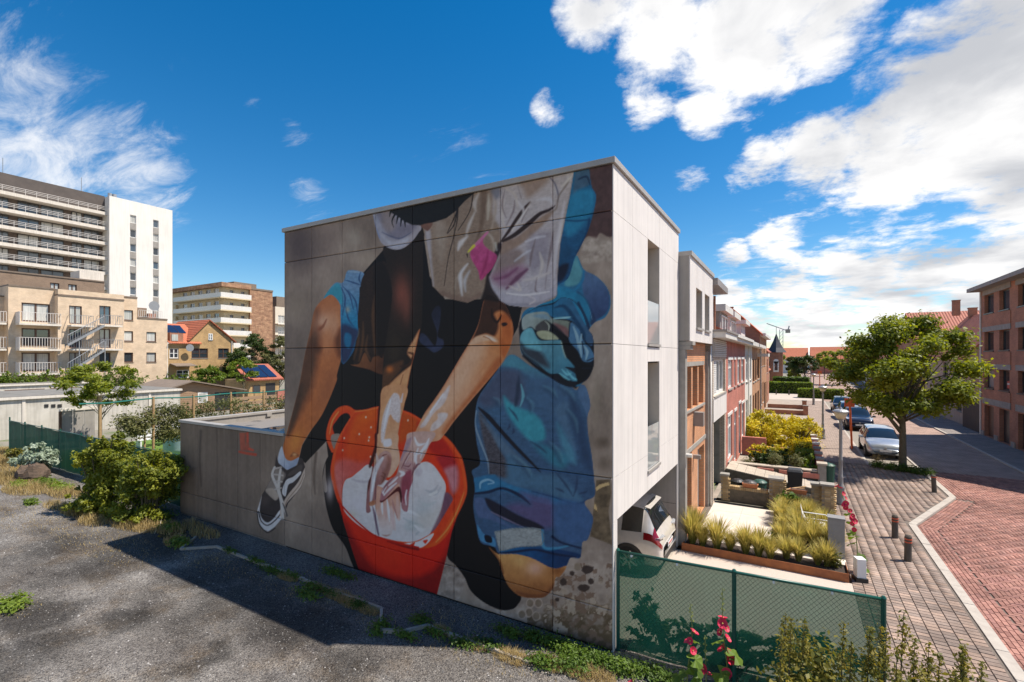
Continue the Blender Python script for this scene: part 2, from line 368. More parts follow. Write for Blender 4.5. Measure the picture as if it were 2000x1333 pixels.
# ------------------------------------------------------------------ the painted wall: a painter that works on wall points
def to_pix(x, y, z):                         # world point arrays -> photograph pixels, used to lay out the flat painting on its wall
    dx, dy = x - CAM.x, y - CAM.y
    f = dx * FW.x + dy * FW.y; r = dx * RT.x + dy * RT.y
    return CX + F_PX * r / f, HOR - F_PX * (z - CAM.z) / f
_tab = np.random.default_rng(3).random((256, 256))
def vnoise(x, y, seed=0):
    x = x + seed * 17.3; y = y + seed * 9.1
    xi = np.floor(x).astype(int); yi = np.floor(y).astype(int); u = x - xi; v = y - yi; u = u * u * (3 - 2 * u); v = v * v * (3 - 2 * v)
    g = lambda a, b: _tab[a & 255, b & 255]
    return (g(xi, yi) * (1 - u) + g(xi + 1, yi) * u) * (1 - v) + (g(xi, yi + 1) * (1 - u) + g(xi + 1, yi + 1) * u) * v
def fbm(x, y, o=4, seed=0):
    t = 0; a = .5; s = 0
    for i in range(o): t = t + a * vnoise(x * 2 ** i, y * 2 ** i, seed + i); s += a; a *= .55
    return t / s
def catmull(P, closed=True, sub=6):
    P = np.array(P, float); n = len(P); out = []
    for i in range(n if closed else n - 1):
        if closed: p0, p1, p2, p3 = P[i - 1], P[i], P[(i + 1) % n], P[(i + 2) % n]
        else: p0, p1, p2, p3 = P[max(i - 1, 0)], P[i], P[i + 1], P[min(i + 2, n - 1)]
        for k in range(sub):
            t = k / sub; out.append(.5 * ((2 * p1) + (p2 - p0) * t + (2 * p0 - 5 * p1 + 4 * p2 - p3) * t * t + (3 * p1 - p0 - 3 * p2 + p3) * t ** 3))
    if not closed: out.append(P[-1])
    return np.array(out)
class Painter:
    def __init__(s, px, py, base):
        s.x, s.y = px, py; s.c = np.empty((len(px), 3)); s.c[:] = base
    def _box(s, P, m):
        return np.nonzero((s.x > P[:, 0].min() - m) & (s.x < P[:, 0].max() + m) & (s.y > P[:, 1].min() - m) & (s.y < P[:, 1].max() + m))[0]
    def _seg(s, X, Y, a, b):
        d = b - a; L = max((d ** 2).sum(), 1e-9); t = np.clip(((X - a[0]) * d[0] + (Y - a[1]) * d[1]) / L, 0, 1)
        return np.hypot(X - a[0] - t * d[0], Y - a[1] - t * d[1]), t
    def mask(s, poly, soft=1., curve=True):
        P = catmull(poly) if curve else np.array(poly, float); idx = s._box(P, soft * 2 + 2); m = np.zeros(len(s.x))
        if len(idx) == 0: return m
        X, Y = s.x[idx], s.y[idx]; D = np.full(len(idx), 1e9); ins = np.zeros(len(idx), bool)
        for i in range(len(P)):
            a, b = P[i - 1], P[i]; d, _ = s._seg(X, Y, a, b); D = np.minimum(D, d)
            c = (a[1] > Y) != (b[1] > Y)
            if c.any(): xx = (b[0] - a[0]) * (Y - a[1]) / ((b[1] - a[1]) if b[1] != a[1] else 1e-9) + a[0]; ins ^= c & (X < xx)
        m[idx] = np.clip(.5 + np.where(ins, D, -D) / (2 * soft), 0, 1); return m
    def put(s, m, col):
        i = np.nonzero(m > 0)[0]
        if len(i) == 0: return
        c = col[i] if isinstance(col, np.ndarray) and col.ndim == 2 else np.array(col, float)
        s.c[i] += (c - s.c[i]) * m[i][:, None]
    def fill(s, poly, col, soft=.8, a=1., clip=None, curve=True, to=None, ax=None, tex=.10, tdir=(1, .25)):
        """ax=(x0,y0,x1,y1): gradient col -> to along that line; tex: brushy variation"""
        m = s.mask(poly, soft, curve) * a
        if clip is not None: m = m * clip
        i = np.nonzero(m > 0)[0]
        if len(i) == 0: return m
        X, Y = s.x[i], s.y[i]; C = np.empty((len(i), 3)); C[:] = col
        if to is not None:
            d = np.array([ax[2] - ax[0], ax[3] - ax[1]], float); t = np.clip(((X - ax[0]) * d[0] + (Y - ax[1]) * d[1]) / (d ** 2).sum(), 0, 1)
            t = np.clip(t + (fbm(X / 18, Y / 18, 3, 5) - .5) * .22, 0, 1); C = C + (np.array(to, float) - C) * t[:, None]
        if tex:
            n = fbm(X / (9 * tdir[0]), Y / (9 / max(tdir[1], .05) * .25), 3, 2) - .5; C = C * (1 + 2 * tex * n)[:, None]
        s.c[i] += (C - s.c[i]) * m[i][:, None]; return m
    def stroke(s, pts, w, col, soft=.8, a=1., clip=None):
        P = catmull(pts, False, 5) if len(pts) > 2 else np.array(pts, float)
        ws = np.interp(np.linspace(0, 1, len(P)), np.linspace(0, 1, len(w)), w) if isinstance(w, (list, tuple)) else np.full(len(P), float(w))
        idx = s._box(P, ws.max() + soft * 2); 
        if len(idx) == 0: return
        X, Y = s.x[idx], s.y[idx]; m0 = np.zeros(len(idx))
        for i in range(len(P) - 1):
            d, t = s._seg(X, Y, P[i], P[i + 1]); r = (ws[i] + (ws[i + 1] - ws[i]) * t) / 2; m0 = np.maximum(m0, np.clip(.5 + (r - d) / (2 * soft), 0, 1))
        m = np.zeros(len(s.x)); m[idx] = m0 * a
        if clip is not None: m *= clip
        s.put(m, col)
    def glow(s, cx, cy, rx, ry, col, a=1., rot=0., clip=None):
        c, n = math.cos(math.radians(rot)), math.sin(math.radians(rot)); X, Y = s.x - cx, s.y - cy
        q = ((X * c + Y * n) / rx) ** 2 + ((-X * n + Y * c) / ry) ** 2
        m = a * np.exp(-q * 1.6) * (q < 3.2); m = m if clip is None else m * clip; s.put(m, col)

def zc(ox, oy, k): return lambda *p: [(ox + k * x, oy + k * y) for x, y in p]
A_, B_, C_, D_, E_, F_, H_ = zc(540, 400, .27), zc(860, 300, .27), zc(480, 740, .27), zc(600, 760, .315), zc(840, 620, .285), zc(840, 900, .285), zc(680, 500, .27)
G_ = zc(440, 830, .0525); I_ = zc(700, 850, .2345); K_ = zc(1000, 560, .2455)

def paint_mural(px, py):
    p = Painter(px, py, (116, 106, 98)); X, Y = px, py
    n1 = fbm(X / 60, Y / 90, 5, 1); n2 = fbm(X / 14, Y / 60, 4, 8); n3 = fbm(X / 120, Y / 120, 3, 21)
    p.c *= (1 + (n1 - .5) * .7 + (n2 - .5) * .28)[:, None]
    # weathered fields of the painted concrete
    m = np.clip((n3 - .42) * 6, 0, 1) * .5; p.put(m * (X < 760), (92, 84, 80))
    p.glow(585, 480, 45, 70, (62, 55, 58), .85); p.glow(640, 470, 30, 70, (95, 84, 80), .5); p.glow(600, 640, 40, 80, (84, 76, 72), .5)
    p.glow(692, 465, 16, 22, (138, 132, 122), .6); p.glow(725, 510, 30, 24, (150, 138, 124), .6); p.glow(580, 600, 28, 40, (120, 110, 98), .5)
    p.fill([(1120, 300), (1200, 300), (1200, 452), (1172, 456), (1165, 468), (1150, 462), (1138, 470), (1120, 470)], (64, 50, 50), 1.5, tex=.15)
    p.fill(B_((1040, 640), (1110, 610), (1240, 640), (1250, 760), (1180, 780), (1020, 790)), (150, 140, 130), 4, .8, tex=.3)
    p.glow(1163, 497, 6, 4, (100, 92, 88), .8); p.glow(1175, 700, 25, 60, (128, 120, 112), .6)
    p.glow(1178, 865, 20, 16, (70, 62, 54), .8); p.glow(1180, 905, 24, 22, (78, 70, 62), .7); p.glow(1165, 780, 14, 70, (118, 112, 100), .5)
    # extension cladding, darker and streaked
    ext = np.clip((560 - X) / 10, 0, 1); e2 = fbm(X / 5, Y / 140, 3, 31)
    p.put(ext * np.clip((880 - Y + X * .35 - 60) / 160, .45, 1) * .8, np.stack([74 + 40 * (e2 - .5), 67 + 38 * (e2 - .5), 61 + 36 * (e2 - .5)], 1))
    p.stroke([(393, 842), (391, 900), (394, 950)], [5, 3, 1], (48, 44, 44), 2, .7)
    p.stroke([(618, 885), (614, 930), (616, 965)], [6, 5, 2], (72, 64, 58), 2, .8)
    # flaking paint low on the right
    zone = np.clip((Y - 1040) / 60, 0, 1) * np.clip((X - 900) / 60, 0, 1)
    q = fbm(X / 20, Y / 20, 5, 44); zb = np.clip((Y - (1290 - .16 * X)) / 8 + (q - .5) * 14, 0, 1) * (X > 880)
    p.put(zone * .9, np.stack([134 + 90 * (q - .5), 122 + 84 * (q - .5), 114 + 78 * (q - .5)], 1))
    zz = np.clip((Y - 1165 - (1197 - X) * .05) / 40 + (q - .5) * 6, 0, 1) * (X > 1030) * zone
    p.put(zz * .95, (74, 63, 50))
    p.put(np.clip((q - .55) * 30, 0, 1) * zone * (X > 1060) * np.clip((1240 - Y) / 10, 0, 1) * np.clip((Y - 1130) / 30, 0, 1), (142, 128, 116))
    p.put(np.clip((fbm(X / 12, Y / 12, 4, 60) - .6) * 25, 0, 1) * zone * (Y > 1100) * (X > 1075), (98, 82, 72))
    for x, y, rx, ry in ((1149, 1112, 13, 10), (1101, 1137, 8, 8), (1141, 1148, 13, 9), (1155, 1136, 7, 7), (1118, 1120, 6, 6), (1089, 1171, 5, 5), (1128, 1107, 8, 9)):
        k = R.uniform(-.4, .4); poly = [(x + rx * R.uniform(.75, 1.1) * math.cos(t * .9 + k), y + ry * R.uniform(.75, 1.1) * math.sin(t * .9 + k)) for t in range(7)]
        p.fill(poly, (46, 38, 36) if y != 1107 else (108, 98, 86), .8, .95, curve=False)
    for x, y in ((1048, 1203), (1034, 1196), (1036, 1178), (1052, 1178), (1020, 1200)):
        p.fill([(x + 9 * math.cos(t) * R.uniform(.8, 1.1), y + 10 * math.sin(t) * R.uniform(.8, 1.1)) for t in np.arange(0, 6.2, .9)], (160, 140, 128), .8, .8); p.fill([(x + 6.5 * math.cos(t), y + 7.5 * math.sin(t)) for t in np.arange(0, 6.2, .9)], (104, 92, 80), .8)
    p.fill(E_((1140, 1115), (1235, 1110), (1245, 1200), (1225, 1330), (1250, 1560), (1100, 1500), (1120, 1330)), (82, 72, 58), 1.2, curve=False, tex=.3)
    p.fill(E_((1135, 1170), (1165, 1145), (1225, 1130), (1230, 1150), (1180, 1165), (1140, 1190)), (190, 152, 105), .6, curve=False)
    p.fill(E_((1130, 1270), (1140, 1290), (1150, 1330), (1125, 1310)), (176, 140, 96), .6, curve=False)
    p.fill(F_((250, 780), (160, 700), (120, 660), (40, 940), (170, 990)), (122, 112, 106), 1, .9, tex=.35)
    # cast shadow shapes and the black core of the picture
    K = (15, 13, 15)
    p.fill([(757, 480), (700, 545), (690, 600), (668, 700), (657, 735), (631, 807), (607, 843), (591, 870), (585, 895), (597, 905), (638, 862), (655, 1000), (900, 1000), (920, 905), (935, 870), (932, 830), (985, 690), (1012, 640), (1020, 600), (985, 585), (870, 585), (840, 540), (825, 440), (775, 440)], K, .8, curve=False, tex=0)
    p.fill([(641, 893), (631, 925), (634, 965), (640, 1000), (652, 1035), (675, 1068), (703, 1122), (770, 1130), (700, 1000), (652, 900)], K, .8, tex=0)
    p.fill([(636, 905), (631, 935), (634, 960), (640, 958), (637, 930)], (104, 96, 90), .7)
    p.fill([(900, 840), (935, 788), (970, 760), (975, 1060), (978, 1094), (991, 1137), (1018, 1163), (1011, 1182), (1000, 1190), (977, 1191), (945, 1176), (920, 1154), (908, 1128), (890, 1104), (874, 1085), (880, 1040), (905, 950), (912, 890)], K, .8, tex=0)
    # pale cloth in the dark between the arms
    p.fill(H_((605, 420), (640, 365), (672, 380), (668, 480), (650, 580), (690, 610), (688, 660), (630, 700), (580, 670), (520, 620), (530, 560), (570, 580), (630, 650), (645, 560), (620, 480)), (44, 54, 82), 1.2, .85, to=(24, 28, 44), ax=(850, 690, 850, 600))
    # big trouser leg
    L = p.fill(E_((490, 330), (565, 255), (700, 340), (850, 410), (960, 470), (1005, 500), (1030, 465), (1070, 480), (1100, 600), (1080, 680), (1085, 800), (1110, 950), (1125, 1100), (1130, 1220)) +
               F_((1060, 285), (1115, 380), (1110, 450), (1080, 540), (1045, 560), (1030, 665), (965, 665), (930, 725), (845, 738), (750, 700), (650, 650), (580, 640), (475, 635), (440, 590), (350, 560), (320, 450), (300, 340), (300, 260), (310, 200)) +
               E_((300, 1100), (290, 1050), (345, 1000), (320, 850), (310, 700), (330, 560), (400, 450)), (54, 92, 132), .8, tex=.14, tdir=(1, .6), to=(48, 78, 118), ax=(960, 740, 1120, 980))
    p.fill(E_((330, 560), (400, 450), (490, 360), (640, 380), (660, 500), (600, 620), (480, 600), (380, 620)), (62, 74, 104), 7, .85, L)
    p.fill(E_((490, 330), (565, 255), (700, 340), (820, 400), (700, 420), (600, 350)), (62, 126, 156), 4, .9, L)
    p.fill(E_((620, 400), (720, 370), (880, 440), (960, 520), (1040, 640), (1020, 760), (900, 700), (800, 640), (700, 560)), (58, 92, 132), 9, .7, L)
    p.fill(E_((505, 540), (560, 590), (640, 630), (700, 650), (770, 720), (790, 830), (700, 850), (610, 770), (530, 650)), (50, 142, 172), 4, .95, L)
    p.fill(E_((610, 400), (618, 500), (600, 600), (580, 600), (590, 500)), (36, 50, 76), 2.5, .9, L); p.stroke(E_((625, 460), (640, 540), (620, 610)), [2, 6, 2], (86, 160, 190), 1.2, .9, L)
    p.fill(E_((700, 850), (860, 900), (960, 960), (900, 1040), (780, 960)), (44, 120, 150), 6, .7, L)
    p.fill(E_((870, 720), (930, 800), (990, 920), (1000, 1010), (940, 960), (890, 840)), (66, 132, 168), 5, .75, L)
    p.fill(E_((860, 640), (900, 590), (950, 590), (940, 660), (960, 760), (1000, 900), (960, 860), (900, 740)), (74, 112, 150), 5, .6, L)
    p.fill(E_((960, 540), (1010, 600), (1060, 720), (1075, 850), (1105, 960), (1120, 1080), (1060, 1020), (1020, 900), (980, 720)), (38, 62, 98), 6, .85, L)
    p.fill(E_((1030, 465), (1070, 480), (1100, 600), (1080, 680), (1055, 620), (1020, 540)), (70, 104, 148), 2, .9, L)
    p.fill(E_((335, 650), (380, 700), (440, 800), (480, 900), (530, 990), (548, 1080), (520, 1105), (460, 1085), (410, 1080), (390, 950), (360, 820)), (64, 66, 78), 3, .95, L, tex=.35, tdir=(.4, 1))
    p.fill(E_((330, 660), (370, 700), (520, 860), (700, 1050), (640, 1060), (500, 930), (420, 800)), (74, 104, 136), 3, .8, L)
    p.stroke(E_((335, 620), (400, 680), (480, 770), (600, 900), (700, 1000), (760, 1062)), [3, 9, 8, 7, 5, 1], (20, 24, 38), 1, 1, L)
    p.stroke(E_((320, 640), (312, 740), (350, 860), (395, 980), (405, 1070)), [2, 3, 4, 3, 1], (108, 140, 172), .8, .95, L)
    p.fill(E_((540, 940), (700, 1060), (900, 1090), (1040, 1240), (1000, 1270), (860, 1230), (700, 1180), (560, 1150), (440, 1090), (520, 1100)), (62, 104, 142), 5, .85, L)
    for a, b in (((860, 1060), (980, 1225)), ((1010, 1090), (985, 1225)), ((860, 1170), (920, 1200)), ((1020, 1210), (1080, 1190)), ((690, 850), (800, 930)), ((540, 620), (605, 710)), ((545, 730), (530, 770)), ((570, 760), (565, 800))):
        p.stroke(E_(a, ((a[0] + b[0]) / 2 + 8, (a[1] + b[1]) / 2), b), [1, 5, 1], (34, 52, 84), 1.5, .75, L)
    for a, b in (((420, 560), (470, 620)), ((650, 560), (690, 660)), ((760, 480), (860, 560)), ((930, 640), (1000, 800)), ((800, 860), (900, 1000)), ((560, 960), (680, 1090)), ((880, 480), (980, 580))):
        p.stroke(E_(a, ((a[0] + b[0]) / 2 + 14, (a[1] + b[1]) / 2 - 6), b), [1, 9, 1], (40, 66, 98), 4, .6, L)
        p.stroke(E_((a[0] + 18, a[1] - 10), ((a[0] + b[0]) / 2 + 34, (a[1] + b[1]) / 2 - 18), (b[0] + 14, b[1] - 12)), [1, 6, 1], (84, 138, 168), 3, .5, L)
    p.c *= 1 - L[:, None] * np.array([.12, .15, .18])
    # cuffs of that leg
    p.fill(F_((300, 130), (340, 110), (440, 95), (480, 130), (600, 180), (760, 220), (900, 260), (1010, 290), (960, 300), (820, 300), (640, 260), (500, 205), (380, 225), (310, 215)), (34, 92, 134), 2, .9, L)
    p.stroke(F_((345, 190), (350, 150), (400, 130), (440, 150), (400, 160)), [2, 5, 3, 2], (104, 150, 186), 1, .9, L)
    p.stroke(F_((310, 225), (400, 215), (500, 190), (620, 240), (690, 300)), [4, 6, 5, 7, 2], (14, 26, 48), 1.2, .95, L)
    p.stroke(F_((700, 210), (850, 250), (1000, 295), (1120, 255)), [2, 3, 4, 3], (22, 44, 78), 1.2, .8, L)
    p.fill(F_((620, 215), (720, 230), (840, 270), (850, 440), (760, 460), (640, 400), (520, 320), (600, 290), (690, 300)), (78, 62, 100), 7, .65, L)
    p.fill(F_((860, 280), (1050, 290), (1115, 380), (1080, 540), (960, 570), (860, 480)), (48, 76, 118), 5, .8, L)
    p.fill(F_((380, 255), (480, 300), (600, 370), (740, 430), (780, 468), (640, 450), (500, 400), (410, 330)), (20, 20, 34), 2, .95, L)
    p.fill(F_((305, 265), (370, 262), (400, 330), (480, 400), (560, 455), (400, 400), (330, 380)), (58, 76, 112), 1.5, .9, L)
    p.stroke(F_((420, 350), (520, 400), (640, 455)), [2, 4, 1], (84, 84, 110), 1, .9, L)
    p.fill(F_((325, 440), (370, 500), (440, 530), (450, 590), (400, 570), (345, 540)), (52, 104, 148), 1, 1, None); p.fill(F_((375, 510), (420, 520), (425, 560), (385, 555)), (10, 14, 26), 1)
    p.fill(F_((480, 620), (620, 590), (760, 590), (900, 610), (1030, 640), (1030, 665), (965, 665), (930, 725), (845, 738), (700, 680), (580, 640)), (18, 72, 118), 1.5, 1, L, to=(14, 40, 76), ax=(1000, 1070, 1090, 1105))
    p.stroke(F_((480, 632), (580, 625), (720, 610), (860, 640), (1000, 660)), [2, 5, 4, 5, 2], (12, 24, 48), 1.3, .9, L)
    p.stroke(F_((770, 480), (780, 590), (860, 600), (960, 580)), [6, 6, 5, 2], (52, 118, 160), 1.5, .8, L)
    p.stroke(F_((840, 520), (900, 560), (1040, 600)), [6, 4, 3], (14, 26, 50), 1.2, .9, L)
    p.fill(F_((442, 485), (560, 462), (700, 458), (762, 468), (772, 580), (640, 588), (560, 600), (478, 620)), (116, 126, 130), .8, 1, None, curve=False, tex=.18, tdir=(.5, 1))
    p.stroke(F_((450, 490), (560, 468), (755, 474), (764, 574), (600, 590), (484, 612), (452, 492)), 1.6, (84, 96, 102), .6, .9)
    # bare knee
    Kn = p.fill(F_((405, 592), (470, 640), (580, 640), (700, 668), (845, 738), (935, 722), (895, 790), (862, 802), (845, 870), (790, 930), (720, 940), (620, 928), (540, 860), (492, 750), (470, 680)), (176, 120, 72), .8, to=(112, 68, 40), ax=(1035, 1090, 1040, 1168))
    p.glow(1045, 1110, 22, 18, (196, 138, 122), .8, 0, Kn); p.glow(1015, 1095, 16, 14, (196, 140, 88), .7, 0, Kn); p.glow(1090, 1115, 18, 12, (96, 58, 32), .8, 0, Kn); p.stroke(F_((405, 592), (470, 690), (500, 770)), [7, 8, 5], (74, 44, 26), 2, .8, Kn)
    p.stroke(F_((600, 900), (700, 930), (800, 915), (850, 850)), [6, 9, 6], (84, 50, 32), 2.5, .7, Kn)
    # jeans behind the shirt, knot of cloth at the hip
    J = p.fill(B_((940, 70), (1060, 70), (1085, 180), (1100, 250), (1128, 310), (1112, 420), (1070, 560), (1010, 690), (985, 740), (930, 900), (850, 960), (820, 700), (880, 400)), (26, 84, 120), .8, to=(22, 62, 98), ax=(1150, 330, 1110, 520), tex=.15, tdir=(1, .6))
    p.fill(B_((990, 90), (1060, 85), (1090, 210), (1000, 270), (960, 300)), (56, 78, 98), 3, .85, J); p.fill(B_((950, 300), (1080, 260), (1120, 320), (1090, 440), (1000, 560), (920, 600), (900, 480)), (34, 112, 152), 5, .75, J)
    p.stroke(B_((1000, 190), (1060, 170), (1085, 230)), [2, 4, 2], (18, 32, 54), 1.3, .8, J); p.stroke(B_((880, 480), (980, 490), (1080, 480)), 3, (16, 50, 82), 1.2, .8, J); p.stroke(B_((1080, 470), (1060, 580), (990, 720)), [2, 4, 3], (16, 44, 76), 1.5, .8, J)
    p.fill(B_((850, 640), (900, 640), (960, 700), (900, 830), (850, 860)), (22, 60, 92), 5, .8, J)
    Q = p.fill(B_((985, 740), (1040, 840), (1130, 890), (1200, 960), (1232, 1040), (1230, 1120), (1190, 1190), (1120, 1222), (1080, 1270)) + E_((1090, 90), (1120, 150), (1115, 270), (1080, 400), (1000, 480), (880, 420), (760, 360), (640, 265), (618, 170), (632, 80)) + B_((590, 1180), (640, 1120), (830, 1050), (850, 960), (930, 900)), (34, 88, 124), .8, tex=.15, tdir=(1, .7))
    p.fill(B_((1040, 860), (1140, 900), (1205, 975), (1228, 1060), (1205, 1150), (1120, 1200), (1060, 1090), (1030, 980)), (62, 86, 122), 2, .95, Q, to=(38, 52, 86), ax=(1150, 545, 1180, 615))
    p.fill(B_((990, 1000), (1060, 1060), (1130, 1210), (1090, 1240), (1000, 1100)), (30, 44, 72), 1.5, .9, Q); p.stroke(B_((1030, 1040), (1075, 1120), (1100, 1200)), 1.5, (88, 112, 140), .7, .8, Q)
    p.fill(B_((985, 745), (1010, 800), (1030, 860), (1010, 930), (960, 960), (900, 950), (940, 840)), (70, 128, 142), 2.5, .9, Q); p.stroke(B_((1040, 850), (1030, 920), (970, 990), (900, 970)), [3, 5, 4, 2], (30, 96, 140), 1.2, .9, Q)
    p.fill(B_((850, 830), (930, 800), (900, 900), (850, 930)), (18, 22, 38), 3, .9); p.fill(B_((840, 970), (940, 985), (1050, 1050), (1090, 1170), (1060, 1260), (960, 1140), (850, 1090), (640, 1130), (700, 1090)), (28, 102, 140), 3, .9, Q)
    p.stroke(B_((1000, 1080), (1040, 1170), (1075, 1260), (1060, 1333)), [4, 7, 6, 3], (20, 34, 58), 1.3, .9, Q)
    p.fill(B_((600, 1210), (640, 1165), (740, 1150), (820, 1175), (960, 1180), (860, 1200), (780, 1230), (700, 1280), (690, 1333), (620, 1340)) , (112, 146, 146), 2, .95, Q, to=(58, 114, 134), ax=(1030, 620, 1095, 640))
    p.fill(E_((640, 60), (760, 20), (830, 70), (880, 130), (820, 120), (740, 110), (660, 130)), (120, 148, 138), 3, .9, Q); p.fill(E_((690, 60), (770, 20), (815, 70), (790, 100), (720, 95)), (70, 92, 96), 2, .9, Q); p.stroke(E_((770, 15), (812, 60), (812, 95)), [2, 4, 1], (24, 30, 36), 1.2, .9, Q)
    p.fill(E_((625, 190), (690, 120), (800, 110), (880, 150), (920, 230), (1000, 350), (960, 400), (860, 370), (760, 320), (680, 240)), (84, 126, 140), 3, .95, Q, to=(46, 100, 128), ax=(1040, 655, 1100, 735))
    p.fill(E_((860, 20), (950, 50), (960, 130), (940, 200), (880, 130), (830, 60)), (60, 44, 62), 3, .9, Q)
    p.fill(E_((845, 140), (905, 190), (960, 270), (1010, 340), (1060, 330), (1080, 360), (1070, 410), (1010, 445), (960, 330), (900, 230)), (14, 17, 24), 1.2, 1, Q)
    p.fill(E_((955, 50), (1020, 90), (1070, 180), (1120, 260), (1100, 320), (1050, 310), (1010, 230), (960, 140)), (70, 108, 142), 2, .95, Q); p.stroke(E_((1030, 190), (1050, 240), (1035, 290)), [2, 5, 2], (120, 148, 168), 1, .9, Q); p.stroke(E_((990, 90), (1040, 130), (1065, 190)), [2, 5, 2], (26, 44, 70), 1.2, .9, Q)
    p.stroke(E_((850, 5), (920, 0), (1000, 20), (1070, 80), (1100, 140)), [3, 4, 5, 6, 3], (34, 104, 146), 1.2, .9, Q); p.stroke(E_((900, 370), (960, 360), (1000, 420)), [3, 5, 2], (66, 140, 160), 1.2, .9, Q)
    p.stroke(E_((640, 265), (760, 360), (880, 425), (1000, 480)), [3, 7, 8, 4], (12, 14, 22), 1.3, 1)
    Q2 = p.fill(K_((110, 225), (60, 300), (65, 430), (90, 540), (200, 620), (330, 740), (440, 795), (500, 790), (600, 740), (650, 640), (655, 560), (645, 400), (600, 330), (560, 200), (490, 110), (400, 90), (330, 130), (210, 160)), (17, 21, 30), .8)
    p.fill(K_((110, 225), (200, 168), (330, 140), (400, 85), (490, 115), (560, 210), (605, 330), (645, 400), (640, 470), (600, 450), (560, 380), (480, 275), (340, 250), (240, 205), (150, 222)), (24, 92, 132), 1, 1, Q2, to=(44, 70, 100), ax=(1030, 600, 1150, 670)); p.stroke(K_((330, 255), (420, 250), (490, 242)), [2, 4, 1], (110, 168, 186), .8, 1, Q2); p.stroke(K_((340, 170), (420, 160), (500, 260), (570, 370), (580, 440)), [2, 7, 8, 7, 2], (16, 46, 74), 1.5, .85, Q2); p.stroke(K_((490, 120), (540, 200), (590, 300)), [2, 6, 3], (28, 112, 154), 1.2, .8, Q2)
    p.fill(K_((85, 250), (150, 212), (270, 203), (330, 258), (462, 285), (455, 405), (380, 330), (310, 290), (260, 268), (200, 345), (150, 320), (90, 345)), (120, 140, 142), 1, 1, Q2, to=(92, 104, 96), ax=(1030, 612, 1100, 640)); p.fill(K_((330, 290), (440, 330), (455, 405), (390, 350)), (92, 62, 66), 2.5, .85, Q2); p.fill(K_((165, 235), (260, 220), (310, 260), (240, 255)), (86, 118, 140), 2, .8, Q2)
    p.fill(K_((190, 320), (258, 270), (298, 310), (290, 357), (210, 362)), (54, 56, 58), 1.5, 1, Q2); p.stroke(K_((262, 270), (297, 310), (292, 352)), [1, 3, 1], (142, 156, 142), .7, .9, Q2); p.fill(K_((200, 362), (292, 356), (372, 415), (330, 425), (235, 415)), (134, 144, 118), 1.2, 1, Q2)
    p.fill(K_((65, 430), (90, 360), (160, 330), (220, 425), (390, 428), (412, 500), (430, 562), (482, 600), (502, 645), (425, 640), (500, 690), (535, 745), (480, 752), (380, 695), (300, 690), (200, 610), (95, 530)), (74, 124, 142), 1, 1, Q2, to=(44, 92, 116), ax=(1040, 660, 1115, 735)); p.fill(K_((75, 440), (120, 490), (230, 520), (300, 640), (220, 620), (90, 530)), (36, 40, 50), 5, .9, Q2); p.fill(K_((85, 370), (150, 340), (215, 440), (230, 510), (120, 480), (75, 430)), (84, 156, 176), 3, .8, Q2); p.stroke(K_((395, 440), (412, 500), (430, 565)), [3, 5, 2], (132, 158, 148), 1.5, .85, Q2)
    for q in (((400, 660), (440, 700), (470, 690)), ((440, 670), (490, 730), (530, 740)), ((380, 690), (420, 720), (460, 745))): p.stroke(K_(*q), [2, 5, 2], (88, 166, 190), 1, .85, Q2)
    p.fill(K_((330, 335), (450, 405), (470, 440), (525, 530), (565, 605), (640, 640), (600, 715), (535, 765), (505, 690), (500, 640), (435, 560), (412, 500), (392, 430)), (12, 13, 18), 1, 1, Q2)
    p.fill(K_((470, 290), (535, 340), (575, 440), (625, 490), (657, 560), (625, 600), (565, 590), (525, 510), (455, 425)), (54, 92, 126), 1, 1, Q2)
    for q in (((555, 380), (545, 470), (555, 560)), ((575, 470), (600, 520), (590, 580)), ((490, 320), (520, 400), (530, 490))): p.stroke(K_(*q), [2, 6, 2], (116, 156, 178), 1, .85, Q2)
    for q in (((560, 440), (575, 540)), ((600, 590), (650, 570)), ((560, 650), (630, 650)), ((460, 295), (455, 400))): p.stroke(K_(*q), [2, 4, 2], (20, 28, 42), .8, .95, Q2)
    # left leg
    Lg = p.fill(A_((280, 760), (345, 680), (400, 652), (460, 710), (470, 800), (475, 960), (470, 1100), (440, 1230)) + C_((655, 30), (560, 250), (470, 380), (410, 480), (385, 570), (330, 596), (288, 575), (272, 505), (300, 390), (340, 250), (390, 50)) + A_((210, 1080), (250, 900)), (158, 92, 60), .8, to=(160, 84, 44), ax=(630, 600, 570, 890), tex=.08)
    p.fill(A_((250, 900), (290, 760), (330, 850), (310, 1050), (280, 1250), (230, 1400), (100, 1600), (100, 1300)), (58, 44, 36), 9, .85, Lg); p.fill(C_((390, 50), (420, 60), (380, 250), (330, 400), (300, 400), (340, 250)), (56, 42, 34), 4, .9, Lg)
    p.glow(633, 630, 20, 26, (204, 146, 122), .85, 15, Lg); p.glow(655, 640, 14, 40, (190, 132, 108), .6, 0, Lg); p.glow(638, 670, 12, 30, (186, 116, 84), .6, 0, Lg); p.glow(625, 642, 7, 9, (112, 66, 48), .8, 30, Lg); p.stroke(A_((365, 830), (340, 880), (310, 905)), [2, 5, 4], (104, 62, 46), 1.5, .8, Lg)
    p.fill(A_((470, 900), (440, 930), (420, 1000), (450, 1100), (480, 1100)), (76, 46, 32), 5, .85, Lg); p.fill(A_((250, 1000), (330, 1040), (300, 1080), (240, 1060)), (74, 48, 36), 5, .8, Lg)
    p.glow(640, 760, 22, 70, (124, 74, 50), .7, 20, Lg); p.glow(578, 860, 14, 30, (196, 112, 52), .7, 20, Lg); p.stroke(C_((330, 560), (352, 545), (380, 555)), [3, 7, 4], (86, 50, 32), 1.5, .9, Lg); p.glow(576, 888, 6, 4, (214, 150, 100), .8, 0, Lg)
